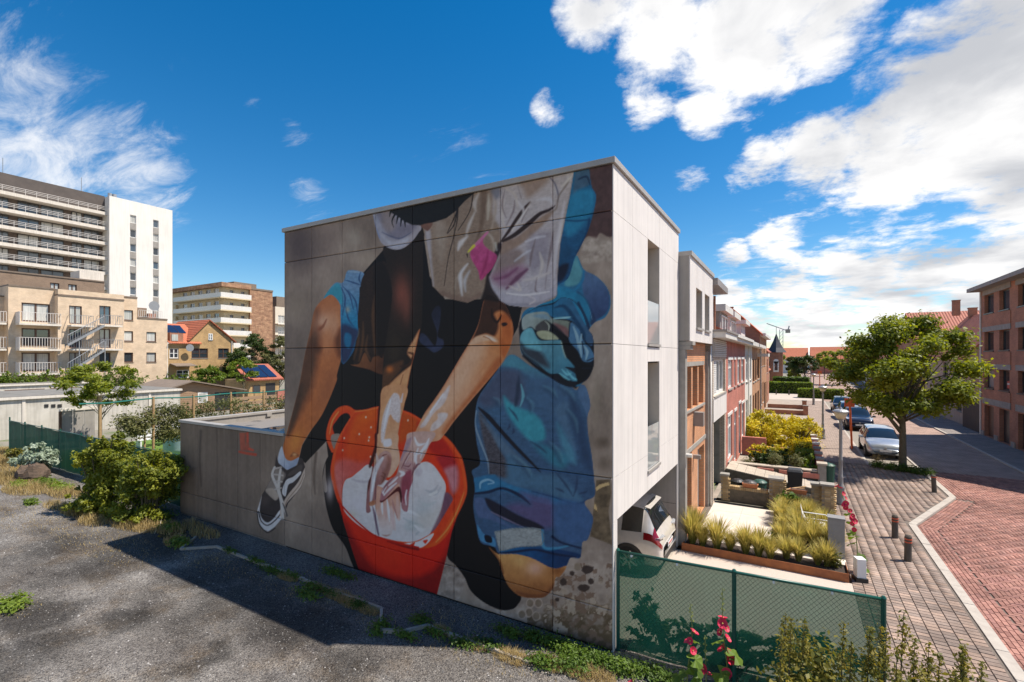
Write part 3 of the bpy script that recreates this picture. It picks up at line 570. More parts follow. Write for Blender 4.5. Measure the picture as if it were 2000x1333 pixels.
    # sock and shoe
    p.fill(C_((262, 490), (235, 600), (300, 658), (350, 645), (382, 600), (385, 570), (330, 594), (288, 572)), (160, 174, 194), .8, to=(112, 130, 160), ax=(548, 885, 575, 915))
    S = p.fill(C_((222, 552), (214, 640), (180, 740), (120, 840), (85, 950), (95, 1040), (130, 1090), (165, 1105), (215, 1070), (272, 1000), (310, 900), (400, 790), (432, 700), (432, 640), (415, 580), (390, 568), (375, 625), (300, 662), (240, 610)), (44, 40, 42), .8, curve=False, tex=.12)
    p.fill(C_((85, 950), (95, 1040), (130, 1090), (165, 1105), (215, 1070), (275, 1000), (252, 950), (205, 1010), (160, 1040), (120, 1010), (104, 950), (118, 850), (108, 850)), (196, 194, 198), .8, 1, S); p.stroke(C_((95, 960), (115, 1030), (160, 1060), (215, 1025), (265, 965)), 2.2, (34, 32, 36), .7, 1, S)
    p.fill(C_((262, 1000), (300, 900), (390, 800), (432, 705), (436, 640), (418, 670), (380, 750), (300, 850), (252, 945)), (170, 152, 140), .8, 1, S); p.stroke(C_((268, 960), (310, 870), (390, 770), (424, 690)), 1.4, (104, 88, 80), .7, .9, S)
    p.fill(C_((265, 815), (295, 735), (345, 710), (395, 670), (400, 690), (350, 745), (310, 770), (290, 850)), (184, 184, 188), .7, 1, S); p.fill(C_((310, 690), (400, 620), (405, 660), (330, 700)), (60, 56, 56), 1, 1, S)
    p.fill(C_((145, 800), (200, 700), (225, 640), (290, 690), (260, 760), (230, 860), (180, 850)), (112, 106, 102), 1.5, .9, S); p.fill(C_((150, 800), (205, 795), (240, 850), (215, 880), (160, 830)), (150, 138, 128), 1, .9, S); p.glow(520, 978, 12, 16, (66, 60, 60), .7, 0, S)
    for q in (((212, 640), (195, 700), (232, 790), (268, 900), (300, 990)), ((255, 655), (240, 780), (262, 900), (272, 1010))): p.stroke(C_(*q), [4, 5, 5.5, 6, 5], (178, 172, 168), .7, 1)
    p.stroke(C_((300, 990), (290, 950), (270, 900)), [5, 3, 2], (60, 56, 56), .7, .9)
    for q in (((200, 690), (270, 700)), ((205, 740), (265, 745)), ((215, 800), (260, 790)), ((215, 650), (260, 640))): p.stroke(C_(*q), 3, (160, 154, 150), .7, .9)
    p.stroke(C_((85, 960), (100, 1050), (140, 1100), (168, 1112), (215, 1080)), 2, (30, 28, 30), .8, .9)
    # rolled jeans at the left knee
    Jc = p.fill(A_((345, 680), (380, 620), (430, 565), (475, 568), (495, 540), (520, 478), (605, 483), (640, 512), (622, 590), (604, 605), (605, 700), (590, 820), (602, 920), (580, 980), (560, 1060), (500, 1145), (472, 1130), (470, 960), (466, 800), (460, 715), (400, 652)), (84, 120, 160), .8, to=(20, 100, 146), ax=(690, 560, 680, 640), tex=.15, tdir=(.5, 1))
    p.fill(A_((345, 680), (380, 620), (440, 570), (470, 600), (480, 700), (455, 720), (400, 655)), (40, 124, 150), 2, .9, Jc); p.fill(A_((470, 880), (560, 890), (600, 920), (580, 990), (520, 1130), (472, 1130)), (34, 40, 68), 4, .9, Jc); p.fill(A_((500, 930), (545, 950), (530, 1040), (495, 1010)), (22, 92, 134), 2, .9, Jc)
    for q in (((480, 590), (530, 650), (560, 760)), ((520, 620), (575, 700), (590, 800)), ((500, 720), (520, 820), (560, 880)), ((470, 600), (500, 680), (480, 800)), ((495, 545), (560, 565), (620, 585)), ((610, 490), (600, 540), (620, 585))): p.stroke(A_(*q), [1, 3.5, 1], (30, 56, 92), 1, .8, Jc)
    p.glow(680, 605, 6, 8, (176, 150, 112), .5, 0, Jc); p.stroke(A_((525, 485), (600, 490)), 3, (112, 144, 178), 1, .8, Jc)
    # dark cloth hanging beside, thigh under it
    Dk = p.fill(A_((635, 510), (700, 440), (748, 418), (800, 430), (845, 640), (835, 800), (785, 1090), (735, 1095), (700, 1105), (680, 1145), (640, 1060), (600, 1150), (560, 1140), (602, 960), (590, 850), (610, 600)), (34, 26, 24), .8, tex=.2, tdir=(.3, 1))
    p.fill(A_((540, 1160), (600, 1150), (640, 1070), (680, 1140), (700, 1105), (735, 1095), (785, 1090), (780, 1225), (660, 1190)), (112, 72, 46), 1, 1, None, to=(64, 40, 28), ax=(690, 700, 745, 720))
    for q in (((600, 900), (590, 1000), (560, 1120)), ((630, 850), (625, 1000), (600, 1130)), ((660, 950), (650, 1050), (680, 1120)), ((720, 620), (700, 800), (715, 1080))): p.stroke(A_(*q), [1, 6, 2], (82, 58, 38), 2, .7)
    p.fill(A_((710, 450), (790, 440), (840, 640), (820, 850), (780, 1090), (740, 1090), (720, 800)), (18, 14, 15), 3, .8, Dk)
    # left arm
    Ar = p.fill(A_((790, 290), (1050, 150), (1062, 350), (1062, 600), (1052, 880)) + H_((520, 545), (490, 680), (450, 850), (405, 1100), (370, 1310), (225, 1310), (242, 1060), (250, 900), (260, 730)) + A_((800, 960), (840, 640), (800, 430)), (30, 25, 23), .8, tex=.12, tdir=(.4, 1))
    p.glow(785, 575, 22, 50, (108, 62, 52), .85, 0, Ar); p.glow(795, 600, 10, 40, (120, 70, 58), .5, 0, Ar); p.glow(772, 680, 18, 40, (44, 38, 30), .7, 0, Ar)
    p.fill(H_((522, 535), (495, 680), (452, 850), (406, 1100), (372, 1320), (220, 1320), (240, 1010), (330, 900), (390, 845), (470, 770), (430, 700), (480, 600)), (190, 128, 90), 2, 1, Ar, to=(176, 108, 70), ax=(800, 700, 745, 850))
    p.fill(H_((255, 830), (330, 780), (400, 760), (380, 830), (320, 900), (250, 1000)), (74, 50, 34), 3, .85, Ar); p.glow(762, 722, 8, 8, (186, 96, 40), .8, 0, Ar); p.stroke(H_((380, 800), (440, 790), (475, 720), (440, 700)), [3, 5, 5, 3], (44, 30, 24), 1.5, .9, Ar); p.stroke(H_((400, 860), (380, 930), (360, 1000)), 1.6, (112, 72, 52), .9, .9, Ar)
    p.stroke(H_((518, 545), (490, 680), (450, 860), (408, 1090)), 3, (150, 76, 48), 1.2, .8, Ar)
    # bucket
    BK = p.fill(D_((195, 690), (230, 830), (280, 990), (330, 1140), (380, 1300), (840, 1400), (800, 1296), (862, 1050), (900, 880), (965, 690), (600, 560)), (206, 34, 16), .8, curve=False, tex=.05, to=(190, 26, 16), ax=(690, 1040, 860, 1120))
    p.fill(D_((230, 830), (300, 930), (400, 1080), (500, 1145), (600, 1165), (700, 1158), (790, 1110), (850, 1030), (900, 900), (920, 1000), (840, 1420), (360, 1420)), (104, 16, 16), 7, .92, BK); p.glow(760, 1085, 50, 34, (226, 46, 22), .5, 20, BK)
    p.fill(D_((165, 370), (128, 330), (130, 270), (160, 180), (195, 125), (245, 108), (300, 130), (360, 128), (430, 110), (520, 108), (600, 133), (650, 152), (710, 190), (790, 245), (860, 302), (925, 380), (960, 450), (986, 610), (962, 700), (905, 810), (860, 895), (800, 960), (745, 987), (690, 985), (600, 965), (430, 915), (330, 842), (250, 765), (195, 700), (162, 600), (147, 500)), (214, 52, 22), .8)
    p.fill(D_((185, 300), (160, 240), (185, 195), (215, 160), (252, 150), (272, 180), (255, 225), (215, 275)), K, .8); p.fill(D_((168, 375), (150, 330), (155, 285), (205, 280), (185, 330)), (112, 104, 98), .8)
    IN = p.fill(D_((285, 165), (350, 145), (440, 118), (560, 118), (640, 160), (700, 195), (780, 255), (850, 315), (905, 395), (940, 480), (950, 600), (905, 690), (780, 890), (700, 930), (560, 935), (440, 905), (330, 830), (262, 760), (212, 690), (180, 590), (168, 480), (185, 390), (230, 270)), (196, 46, 18), .8, tex=.06)
    p.fill(D_((300, 170), (440, 120), (445, 380), (400, 450), (290, 500), (240, 380)), (208, 78, 20), 8, .75, IN, to=(196, 52, 20), ax=(690, 820, 720, 900)); p.fill(D_((165, 480), (230, 430), (330, 450), (400, 440), (395, 490), (270, 550), (225, 620), (215, 720), (180, 600)), (190, 104, 108), 6, .85, IN, to=(178, 60, 56), ax=(660, 960, 720, 905))
    p.fill(D_((600, 140), (700, 200), (690, 260), (640, 300), (570, 330), (580, 200)), (160, 66, 20), 5, .8, IN); p.fill(D_((690, 210), (850, 315), (905, 400), (880, 430), (780, 400), (740, 330)), (150, 22, 18), 5, .85, IN)
    p.fill(D_((780, 440), (860, 410), (920, 440), (940, 560), (905, 650), (860, 560), (820, 490)), (132, 24, 34), 4, .9, IN); p.fill(D_((850, 500), (930, 480), (938, 600), (905, 650), (870, 560)), (176, 118, 128), 5, .8, IN); p.fill(D_((760, 440), (800, 430), (870, 560), (870, 640), (830, 540)), (222, 44, 16), 3, .9, IN)
    # the white water
    Wt = p.fill(D_((390, 470), (330, 505), (280, 545), (238, 568), (220, 640), (224, 735), (270, 802), (360, 872), (450, 915), (560, 942), (660, 946), (735, 915), (775, 880), (832, 752), (862, 612), (830, 535), (770, 462), (700, 462), (600, 560), (480, 560)), (196, 192, 196), .8, tex=.09, tdir=(1, .6))
    p.fill(D_((860, 640), (908, 690), (860, 800), (770, 890), (830, 750)), (84, 62, 82), 2, .95, IN); p.glow(645, 955, 10, 30, (220, 214, 220), .6); p.glow(825, 1000, 26, 40, (152, 166, 172), .75, 20, Wt); p.glow(700, 985, 24, 20, (204, 196, 206), .8, 0, Wt); p.glow(690, 1005, 12, 10, (176, 168, 140), .5, 0, Wt); p.glow(830, 940, 20, 22, (212, 208, 212), .8, 0, Wt)
    for q, c in ((((600, 800), (650, 830), (720, 850), (680, 900)), (136, 152, 160)), (((760, 640), (800, 650), (830, 610)), (150, 158, 168)), (((690, 690), (740, 720), (800, 700)), (160, 172, 176)), (((600, 770), (640, 760), (700, 790)), (230, 230, 234)), (((620, 860), (680, 850), (720, 870)), (226, 228, 232)), (((280, 560), (340, 575), (400, 570)), (150, 146, 158)), (((670, 470), (690, 520), (700, 480)), (176, 170, 180))):
        p.stroke(D_(*q), [2, 6, 3], c, 2, .8, Wt)
    p.fill(D_((600, 960), (690, 944), (782, 895), (770, 930), (735, 968), (690, 984)), (222, 216, 218), 1, .95)
    p.fill(D_((640, 965), (670, 950), (660, 975)), (200, 40, 24), 1); p.fill(D_((720, 940), (750, 935), (735, 960)), (200, 40, 24), 1)
    # rim highlights and handle
    p.stroke(D_((600, 140), (710, 195), (860, 306), (925, 385), (960, 455), (983, 610), (958, 698), (902, 806), (858, 892), (798, 955), (742, 978)), [3, 4, 6, 6, 6, 7, 10, 11, 11, 9, 4], (230, 66, 26), 1, 1); p.stroke(D_((975, 640), (930, 760), (870, 870), (800, 950)), [1, 3, 3, 2], (244, 120, 60), 1, .9)
    p.stroke(D_((690, 982), (600, 962), (430, 912), (330, 838), (250, 760), (195, 696)), [4, 3.5, 3, 3, 3, 3], (168, 24, 14), .8, 1); p.stroke(D_((690, 994), (600, 975), (500, 945)), [5, 4, 1], (70, 10, 12), 1.5, .8)
    p.stroke(D_((160, 385), (132, 300), (150, 205), (192, 136), (245, 116), (285, 140), (275, 170)), [6, 8, 9, 9, 8, 7, 4], (216, 62, 24), .9, 1); p.stroke(D_((140, 280), (158, 200), (196, 142)), [1, 3, 2], (240, 122, 66), 1, .9); p.stroke(D_((270, 185), (212, 285), (180, 370), (165, 460), (160, 560)), [3, 4, 4, 4, 3], (224, 66, 28), .9, 1); p.stroke(D_((300, 140), (370, 132), (440, 116)), 3, (238, 96, 44), .9, .9)
    for q in ((366, 175), (387, 300), (383, 320), (398, 238), (325, 280), (232, 305), (395, 420), (222, 380), (627, 195)): p.glow(600 + .315 * q[0], 760 + .315 * q[1], 1.8, 2.4, (250, 226, 214), .95)
    # arm entering the bucket, left hand
    p.fill(D_((445, 110), (470, 90), (440, 370), (400, 480), (385, 470), (420, 350), (437, 200)), (38, 14, 14), 1.5, .95)
    LA = p.fill(D_((475, -10), (455, 130), (445, 250), (440, 370), (420, 450), (520, 520), (575, 440), (562, 330), (575, 220), (600, 110), (620, -10)), (188, 124, 88), .8, to=(196, 138, 112), ax=(745, 820, 780, 880)); p.glow(752, 830, 6, 40, (206, 150, 116), .5, 5, LA)
    p.fill(I_((165, -10), (152, 120), (135, 250), (190, 320), (265, 350), (340, 245), (345, 170), (332, 100), (326, -10)), (194, 134, 102), .8, to=(204, 150, 126), ax=(740, 860, 775, 900))
    p.fill(I_((138, 0), (160, 0), (152, 150), (122, 260), (108, 335), (80, 420), (70, 640), (95, 560), (112, 400), (128, 280), (142, 140)), (58, 26, 26), 1, .95)
    p.fill(I_((150, 430), (220, 440), (300, 420), (345, 410), (352, 560), (350, 705), (325, 700), (302, 640), (318, 790), (290, 790), (272, 842), (195, 842), (168, 700), (143, 600)), (188, 128, 112), 1, 1, None, to=(206, 194, 196), ax=(760, 985, 755, 1045))
    p.fill(I_((178, 162), (230, 130), (276, 165), (272, 260), (242, 350), (192, 412), (160, 425), (150, 520), (128, 572), (96, 575), (105, 635), (70, 640), (72, 520), (98, 420), (120, 300), (150, 215)), (162, 122, 116), 1, 1, None, to=(118, 80, 82), ax=(730, 890, 752, 945))
    p.fill(I_((245, 170), (275, 200), (268, 270), (235, 360), (190, 410), (200, 330), (235, 260)), (112, 74, 66), 3, .8)
    for q in (((200, 310), (225, 330), (215, 370)), ((190, 340), (215, 355), (200, 395)), ((185, 200), (210, 170), (240, 160))): p.stroke(I_(*q), [1, 3, 1], (84, 52, 48), .9, .85)
    p.stroke(I_((205, 190), (160, 260), (135, 330), (122, 420), (112, 500), (106, 560)), [5, 9, 8, 7, 6, 3], (206, 206, 216), 1.6, .85); p.stroke(I_((150, 310), (132, 380), (118, 470)), [2, 4, 2], (248, 248, 250), .8, .95); p.stroke(I_((150, 160), (165, 220)), [3, 6], (190, 180, 182), 1.5, .7); p.fill(I_((215, 40), (270, 45), (268, 85), (220, 95)), (224, 218, 220), 2, .8)
    p.fill(I_((118, 590), (142, 640), (165, 760), (178, 838), (160, 820), (135, 700)), (84, 72, 88), 1, .9); p.fill(I_((92, 560), (140, 545), (140, 580), (100, 590)), (150, 92, 66), 1, .9)
    for q, w, c in ((((202, 520), (200, 600), (205, 660)), 5, (226, 220, 224)), (((240, 530), (252, 620), (262, 720)), 6, (228, 222, 226)), (((285, 540), (300, 600), (330, 690)), 4, (150, 104, 104)), (((225, 540), (228, 620), (235, 700)), 7, (190, 142, 136)), (((325, 500), (332, 600), (338, 690)), 9, (198, 148, 138)), (((275, 590), (285, 680), (300, 770)), 7, (196, 160, 160)), (((185, 560), (180, 650)), 6, (196, 150, 140)), (((200, 830), (235, 838), (265, 828)), 4, (150, 110, 104))): p.stroke(I_(*q), [1, w, 1.5], c, 1.1, .9)
    # white lather on the left fore-arm
    p.fill(D_((545, 25), (515, 60), (480, 140), (462, 230), (460, 320), (475, 330), (490, 250), (515, 160), (540, 190), (575, 200), (578, 60)), (200, 192, 198), 1.5, .85, None, tex=.2, tdir=(.3, 1)); p.stroke(D_((520, 70), (495, 160), (475, 260)), [2, 5, 2], (236, 234, 238), 1, .95); p.fill(D_((480, 320), (520, 310), (522, 350), (480, 355)), (214, 206, 212), 1.5, .9)
    p.stroke(D_((595, 30), (585, 80)), [2, 4], (200, 190, 196), 1, .9)
    # right arm
    RA = p.fill(H_((1000, 290), (945, 490), (890, 610), (800, 760), (700, 930), (620, 1050), (555, 1140), (495, 1260), (470, 1340), (640, 1340), (700, 1290), (770, 1195), (885, 1055), (1000, 920), (1110, 780), (1180, 640), (1195, 520), (1160, 400), (1110, 330)), (178, 106, 66), .8, to=(196, 130, 100), ax=(980, 680, 900, 700), tex=.06)
    p.fill(H_((1000, 280), (940, 500), (900, 600), (940, 590), (1000, 565), (1060, 580), (1090, 500), (1060, 420), (1120, 400), (1180, 470), (1260, 400), (1100, 290)), (42, 28, 22), 3, .95, RA); p.fill(H_((1090, 430), (1150, 425), (1190, 500), (1185, 640), (1130, 740), (1100, 640), (1110, 520)), (158, 78, 40), 4, .9, RA); p.fill(H_((1110, 490), (1140, 482), (1155, 497), (1125, 512)), (34, 24, 22), .8)
    p.stroke(H_((1040, 380), (1045, 440), (1080, 480), (1110, 430)), [2, 5, 5, 2], (34, 22, 18), 1, 1, RA)
    p.fill(H_((930, 585), (1000, 570), (1060, 590), (1085, 625), (1010, 615), (900, 640), (870, 640)), (214, 158, 126), 2, .95, RA); p.stroke(H_((1000, 580), (1040, 600), (1070, 620)), [2, 5, 1], (232, 194, 172), 1, .9, RA); p.stroke(H_((980, 585), (1020, 600), (1050, 630)), 1.8, (110, 66, 46), 1, .8, RA)
    p.fill(H_((880, 640), (1000, 640), (960, 760), (840, 940), (700, 1130), (600, 1240), (540, 1240), (700, 980)), (206, 150, 122), 10, .7, RA); p.fill(H_((1110, 780), (1000, 920), (885, 1055), (770, 1195), (700, 1290), (690, 1250), (820, 1080), (960, 900), (1080, 740)), (146, 76, 44), 4, .8, RA); p.stroke(H_((940, 500), (890, 610), (700, 930), (555, 1140)), [1, 3, 4, 4], (150, 90, 64), 1.5, .7, RA)
    p.fill(H_((740, 940), (700, 980), (620, 1090), (560, 1180), (520, 1240), (560, 1230), (620, 1140), (700, 1060)), (206, 196, 200), 1.8, .8, RA, tex=.2); p.fill(H_((655, 1140), (720, 1140), (710, 1180), (660, 1240), (600, 1270), (610, 1220), (650, 1180)), (204, 192, 194), 1.8, .85, RA, tex=.2); p.stroke(H_((690, 1000), (600, 1130)), [2, 4], (236, 232, 236), 1, .8, RA)
    # right hand
    RH = p.fill(I_((430, -20), (640, -20), (590, 90), (545, 190), (500, 260), (468, 300), (455, 385), (430, 460), (418, 600), (402, 640), (362, 600), (352, 440), (330, 410), (262, 485), (205, 552), (182, 548), (200, 455), (258, 372), (318, 330), (350, 210), (380, 120), (400, 50)), (180, 142, 134), .8, 1, None, to=(134, 88, 96), ax=(815, 880, 770, 985))
    p.fill(I_((400, 50), (450, 20), (420, 110), (390, 160), (360, 215), (352, 190), (380, 115)), (128, 106, 122), 2, .8, RH); p.fill(I_((380, 240), (440, 220), (470, 250), (455, 330), (400, 330)), (146, 112, 118), 3, .7, RH)
    p.fill(I_((372, 345), (440, 290), (450, 385), (428, 460), (400, 540), (380, 560), (358, 470)), (112, 46, 62), 2.5, .85, RH); p.fill(I_((182, 548), (215, 540), (290, 470), (335, 430), (352, 450), (352, 520), (330, 470), (250, 525), (200, 562)), (58, 18, 22), 1, .95); p.fill(I_((348, 430), (365, 500), (362, 560), (350, 540)), (40, 12, 16), 1, .9)
    for q, w in ((((470, 20), (500, 80), (560, 70)), 10), (((590, 30), (560, 100), (500, 160)), 12), (((500, 110), (480, 190), (490, 250)), 9), (((470, 150), (470, 220)), 6), (((345, 300), (375, 320), (350, 345)), 13), (((330, 350), (300, 380), (255, 420)), 6), (((320, 400), (270, 440), (215, 500)), 7), (((235, 430), (208, 470), (220, 500)), 7), (((405, 460), (395, 520), (402, 580)), 5), (((420, 170), (390, 230)), 5), (((540, 120), (520, 190)), 8)): p.stroke(I_(*q), [2, w * .6, 1.5], (230, 226, 232), 1.3, .9)
    for q in (((440, 130), (400, 200), (360, 280)), ((470, 240), (460, 300), (440, 350)), ((300, 350), (240, 410), (205, 470)), ((380, 255), (420, 262), (440, 240)), ((375, 275), (420, 285))): p.stroke(I_(*q), [1, 3, 1], (92, 58, 66), .9, .85)
    p.stroke(I_((515, 240), (490, 250), (470, 290)), [2, 4, 2], (70, 44, 58), 1, .8)
    p.fill(I_((475, 290), (530, 280), (532, 320), (505, 345), (480, 330)), (168, 160, 170), 2, .8); p.stroke(I_((560, 460), (620, 470), (665, 420)), [2, 6, 2], (140, 146, 156), 2, .8); p.fill(I_((590, 495), (650, 465), (660, 480), (610, 505)), (224, 222, 218), 1.2, .9); p.fill(I_((380, 760), (440, 700), (520, 740), (500, 790), (420, 800)), (150, 164, 168), 4, .7); p.stroke(I_((470, 750), (520, 790), (560, 780)), [2, 7, 2], (226, 228, 232), 1.5, .85); p.fill(I_((480, 680), (600, 640), (680, 600), (640, 740), (540, 790)), (176, 170, 162), 8, .6)
    # hair, shirt
    SL = p.fill(A_((685, -60), (700, 70), (742, 240), (785, 298), (850, 326), (920, 316), (985, 265), (1030, 205), (1050, 150), (1000, -60)), (122, 130, 152), .8, to=(132, 130, 140), ax=(730, 420, 790, 480), tex=.1)
    p.fill(A_((690, 40), (720, 60), (800, 200), (880, 250), (960, 220), (1000, 180), (1010, 140), (900, 130), (840, 60), (800, -20)), (92, 92, 108), 4, .8, SL); p.fill(A_((790, 30), (850, 60), (860, 170), (800, 190), (760, 120)), (120, 112, 112), 5, .7, SL); p.stroke(A_((765, 200), (830, 230), (900, 245), (980, 200)), [1, 3, 3, 1], (66, 74, 98), 1.2, .85, SL); p.fill(A_((760, 225), (850, 270), (960, 240), (920, 305), (850, 318)), (150, 158, 176), 3, .7, SL); p.stroke(A_((695, 60), (715, 150), (750, 240)), 2.5, (96, 116, 158), 1, .9, SL)
    ST = p.fill([(826, 445), (833, 470), (840, 508), (845, 559), (864, 578), (887, 586), (914, 592), (938, 581), (950, 556), (955, 566), (968, 583), (995, 597), (1022, 600), (1046, 600), (1060, 592), (1087, 578), (1090, 530), (1095, 475), (1106, 420), (1114, 380), (1123, 325), (1126, 280), (870, 320), (850, 420)], (112, 99, 88), .8, curve=False, tex=.12, tdir=(.5, 1))
    p.fill(A_((1080, 200), (1115, 195), (1125, 400), (1140, 590), (1120, 500), (1100, 380)), (150, 150, 162), 3, .8, ST); p.fill(A_((1150, 120), (1220, 140), (1230, 250), (1200, 420), (1160, 300)), (134, 124, 114), 6, .7, ST)
    # light side of the shirt and the hanging sleeve
    p.fill(B_((430, 200), (700, 150), (960, 60), (975, 110), (940, 300), (905, 460), (870, 660), (850, 860), (840, 1030), (690, 1112), (500, 1102), (400, 1050), (352, 980), (352, 880), (420, 700), (440, 560), (380, 420)), (158, 150, 148), 4, .95, ST, to=(150, 150, 164), ax=(1040, 350, 1010, 590), tex=.12, tdir=(.6, 1))
    p.fill(B_((560, 180), (700, 160), (780, 180), (760, 230), (640, 320), (600, 260)), (122, 104, 92), 6, .85, ST); p.fill(B_((450, 640), (560, 600), (700, 480), (800, 420), (800, 460), (660, 600), (540, 690), (440, 740)), (116, 98, 86), 3, .9, ST); p.fill(B_((430, 740), (560, 690), (620, 740), (600, 800), (480, 860), (380, 900)), (106, 94, 92), 6, .85, ST)
    p.fill(B_((640, 620), (760, 560), (800, 600), (780, 760), (690, 860), (640, 820)), (106, 104, 118), 8, .7, ST); p.fill(B_((370, 880), (560, 810), (630, 840), (520, 960), (420, 960)), (112, 82, 104), 7, .8, ST); p.stroke(B_((480, 980), (560, 900), (630, 840)), [3, 9, 4], (78, 50, 72), 2, .9, ST); p.stroke(B_((400, 910), (480, 890), (560, 830)), [3, 7, 3], (92, 54, 82), 2.5, .8, ST)
    p.stroke(B_((455, 635), (540, 590), (640, 510), (720, 440), (790, 410), (830, 380)), [5, 8, 9, 7, 5, 2], (40, 32, 32), 1.2, 1, ST); p.stroke(B_((440, 640), (500, 560), (560, 470), (610, 400), (655, 355)), [3, 6, 7, 6, 4], (44, 36, 36), 1.2, 1, ST); p.stroke(B_((430, 660), (420, 700), (380, 800), (352, 880)), [8, 10, 8, 5], (34, 28, 32), 1.8, .95, ST)
    p.stroke(B_((780, 160), (830, 220), (855, 300), (850, 350)), [2, 3, 3, 2], (70, 74, 90), 1, .9, ST); p.stroke(B_((960, 130), (920, 220), (860, 310), (840, 400), (790, 430)), [2, 4, 3, 4, 3], (104, 96, 90), 1.2, .8, ST)
    for q, w, c in ((((540, 330), (600, 400), (600, 470)), 9, (186, 182, 186)), (((700, 340), (790, 330), (820, 380)), 14, (180, 178, 184)), (((660, 350), (600, 450), (520, 560)), 7, (196, 188, 182)), (((880, 240), (940, 180), (960, 130)), 8, (196, 186, 172)), (((900, 350), (870, 520), (840, 700), (820, 900)), 10, (186, 182, 188)), (((620, 640), (700, 610), (760, 600)), 7, (184, 184, 196)), (((540, 780), (620, 720), (660, 700)), 6, (170, 176, 190)), (((600, 920), (700, 900), (800, 860)), 12, (178, 172, 172)), (((720, 720), (740, 800), (720, 880)), 12, (176, 170, 166)), (((500, 960), (580, 990), (560, 940)), 7, (186, 178, 172)), (((460, 330), (450, 450), (470, 560)), 7, (178, 168, 158)), (((480, 260), (540, 300), (560, 380)), 6, (176, 164, 152)), (((890, 480), (860, 640)), 6, (204, 196, 186))): p.stroke(B_(*q), [2, w * .62, 2], c, 2.2, .85, ST)
    for q, w in ((((470, 260), (450, 380), (480, 470)), 4), (((540, 340), (530, 420), (480, 520)), 4), (((640, 400), (600, 470), (590, 500)), 3), (((820, 560), (800, 700), (770, 860)), 6), (((690, 620), (660, 740), (650, 820)), 6), (((700, 900), (690, 990), (720, 1010)), 4), (((770, 880), (760, 980)), 4), (((560, 230), (590, 330)), 5)): p.stroke(B_(*q), [1, w, 1], (92, 84, 88), 1.5, .75, ST)
    p.fill(B_((352, 900), (400, 980), (480, 1010), (600, 1020), (740, 1005), (845, 960), (840, 1030), (690, 1112), (500, 1102), (400, 1050), (352, 980)), (142, 142, 156), 2, .8, ST); p.stroke(B_((480, 1012), (600, 1025), (700, 1015), (790, 1000)), [2, 4, 4, 2], (202, 198, 202), 1, .9, ST); p.stroke(B_((400, 1050), (480, 1090), (600, 1095), (700, 1090), (830, 1035)), [3, 5, 6, 5, 3], (112, 114, 128), 1.5, .8, ST); p.stroke(B_((640, 1030), (690, 1060), (650, 1090)), 3, (176, 170, 176), 1.2, .9, ST)
    # front of the shirt
    for q, w, c in ((((280, 290), (250, 360), (260, 420)), 13, (172, 164, 158)), (((350, 300), (350, 380), (345, 480)), 13, (164, 156, 142)), (((250, 430), (210, 520), (190, 590)), 9, (186, 180, 176)), (((200, 600), (150, 650), (130, 700)), 14, (202, 198, 198)), (((400, 300), (400, 420), (370, 560)), 9, (140, 128, 118)), (((200, 800), (150, 870), (150, 940), (160, 1030)), 12, (196, 198, 204)), (((215, 850), (180, 920), (185, 1000)), 9, (160, 164, 172)), (((400, 650), (410, 700)), 8, (172, 182, 178)), (((330, 560), (380, 620), (390, 700)), 6, (156, 146, 136)), (((120, 900), (110, 980)), 6, (132, 122, 112))): p.stroke(B_(*q), [2, w * .7, 2], c, 2.5, .85, ST)
    p.fill(B_((300, 240), (340, 260), (330, 420), (300, 560), (260, 640), (290, 480)), (84, 70, 60), 3, .75, ST); p.fill(B_((0, 990), (100, 1020), (220, 1040), (290, 1000), (300, 1050), (200, 1085), (90, 1065), (0, 1020)), (98, 82, 74), 3, .7, ST); p.fill(B_((360, 240), (430, 220), (440, 300), (400, 330)), (84, 90, 104), 4, .8, ST)
    # plain magenta patch on the shirt
    PK = p.fill(B_((335, 572), (310, 640), (345, 690), (412, 742), (385, 820), (345, 870), (295, 918), (275, 850), (220, 745), (240, 680)), (168, 66, 118), 1, .95, None, to=(150, 50, 96), ax=(945, 455, 950, 545), tex=.2)
    p.stroke(B_((345, 572), (280, 640), (225, 690)), [4, 6, 3], (176, 96, 132), 1, .9); p.stroke(B_((245, 670), (205, 712)), [6, 3], (186, 178, 60), .8, .95); p.stroke(B_((350, 690), (330, 800), (290, 900)), [2, 6, 3], (118, 38, 78), 1.5, .7, PK)
    # hair
    p.fill(A_((800, -80), (822, 10), (832, 60), (870, 80), (930, 125), (985, 148), (1050, 152), (1130, 132), (1230, 100), (1310, 40)) + B_((130, 400), (175, 350), (235, 300), (275, 250), (290, 150), (0, 150)), (20, 21, 23), .8, curve=False)
    p.fill(A_((1045, 150), (1130, 135), (1100, 190), (1075, 180)), (92, 66, 58), 1, .95)
    for q in (((830, 40), (820, 90)), ((860, 70), (838, 120), (850, 165)), ((880, 90), (870, 140)), ((905, 110), (900, 160)), ((930, 120), (935, 165))): p.stroke(A_(*q), [4, 2, .8], (20, 21, 23), .8, 1)
    for q in (((130, 380), (125, 480), (95, 620), (60, 760), (30, 960)), ((240, 290), (215, 420), (130, 560)), ((120, 430), (50, 580)), ((195, 730), (200, 752))): p.stroke(B_(*q), [2.6, 1.8, 1.4, 1], (28, 24, 24), .7, .95)
    p.stroke(A_((1310, 30), (1290, 140), (1240, 210)), [3, 2, 1], (24, 22, 24), .7, .95)
    # fine stroke left of the right arm's sleeve: dark opening
    p.fill(H_((1010, 130), (1040, 230), (1100, 330), (1000, 320), (960, 330), (985, 250)), (26, 20, 20), 2, .9)
    # small red drawing near the top of the low block
    rd = (150, 56, 42)
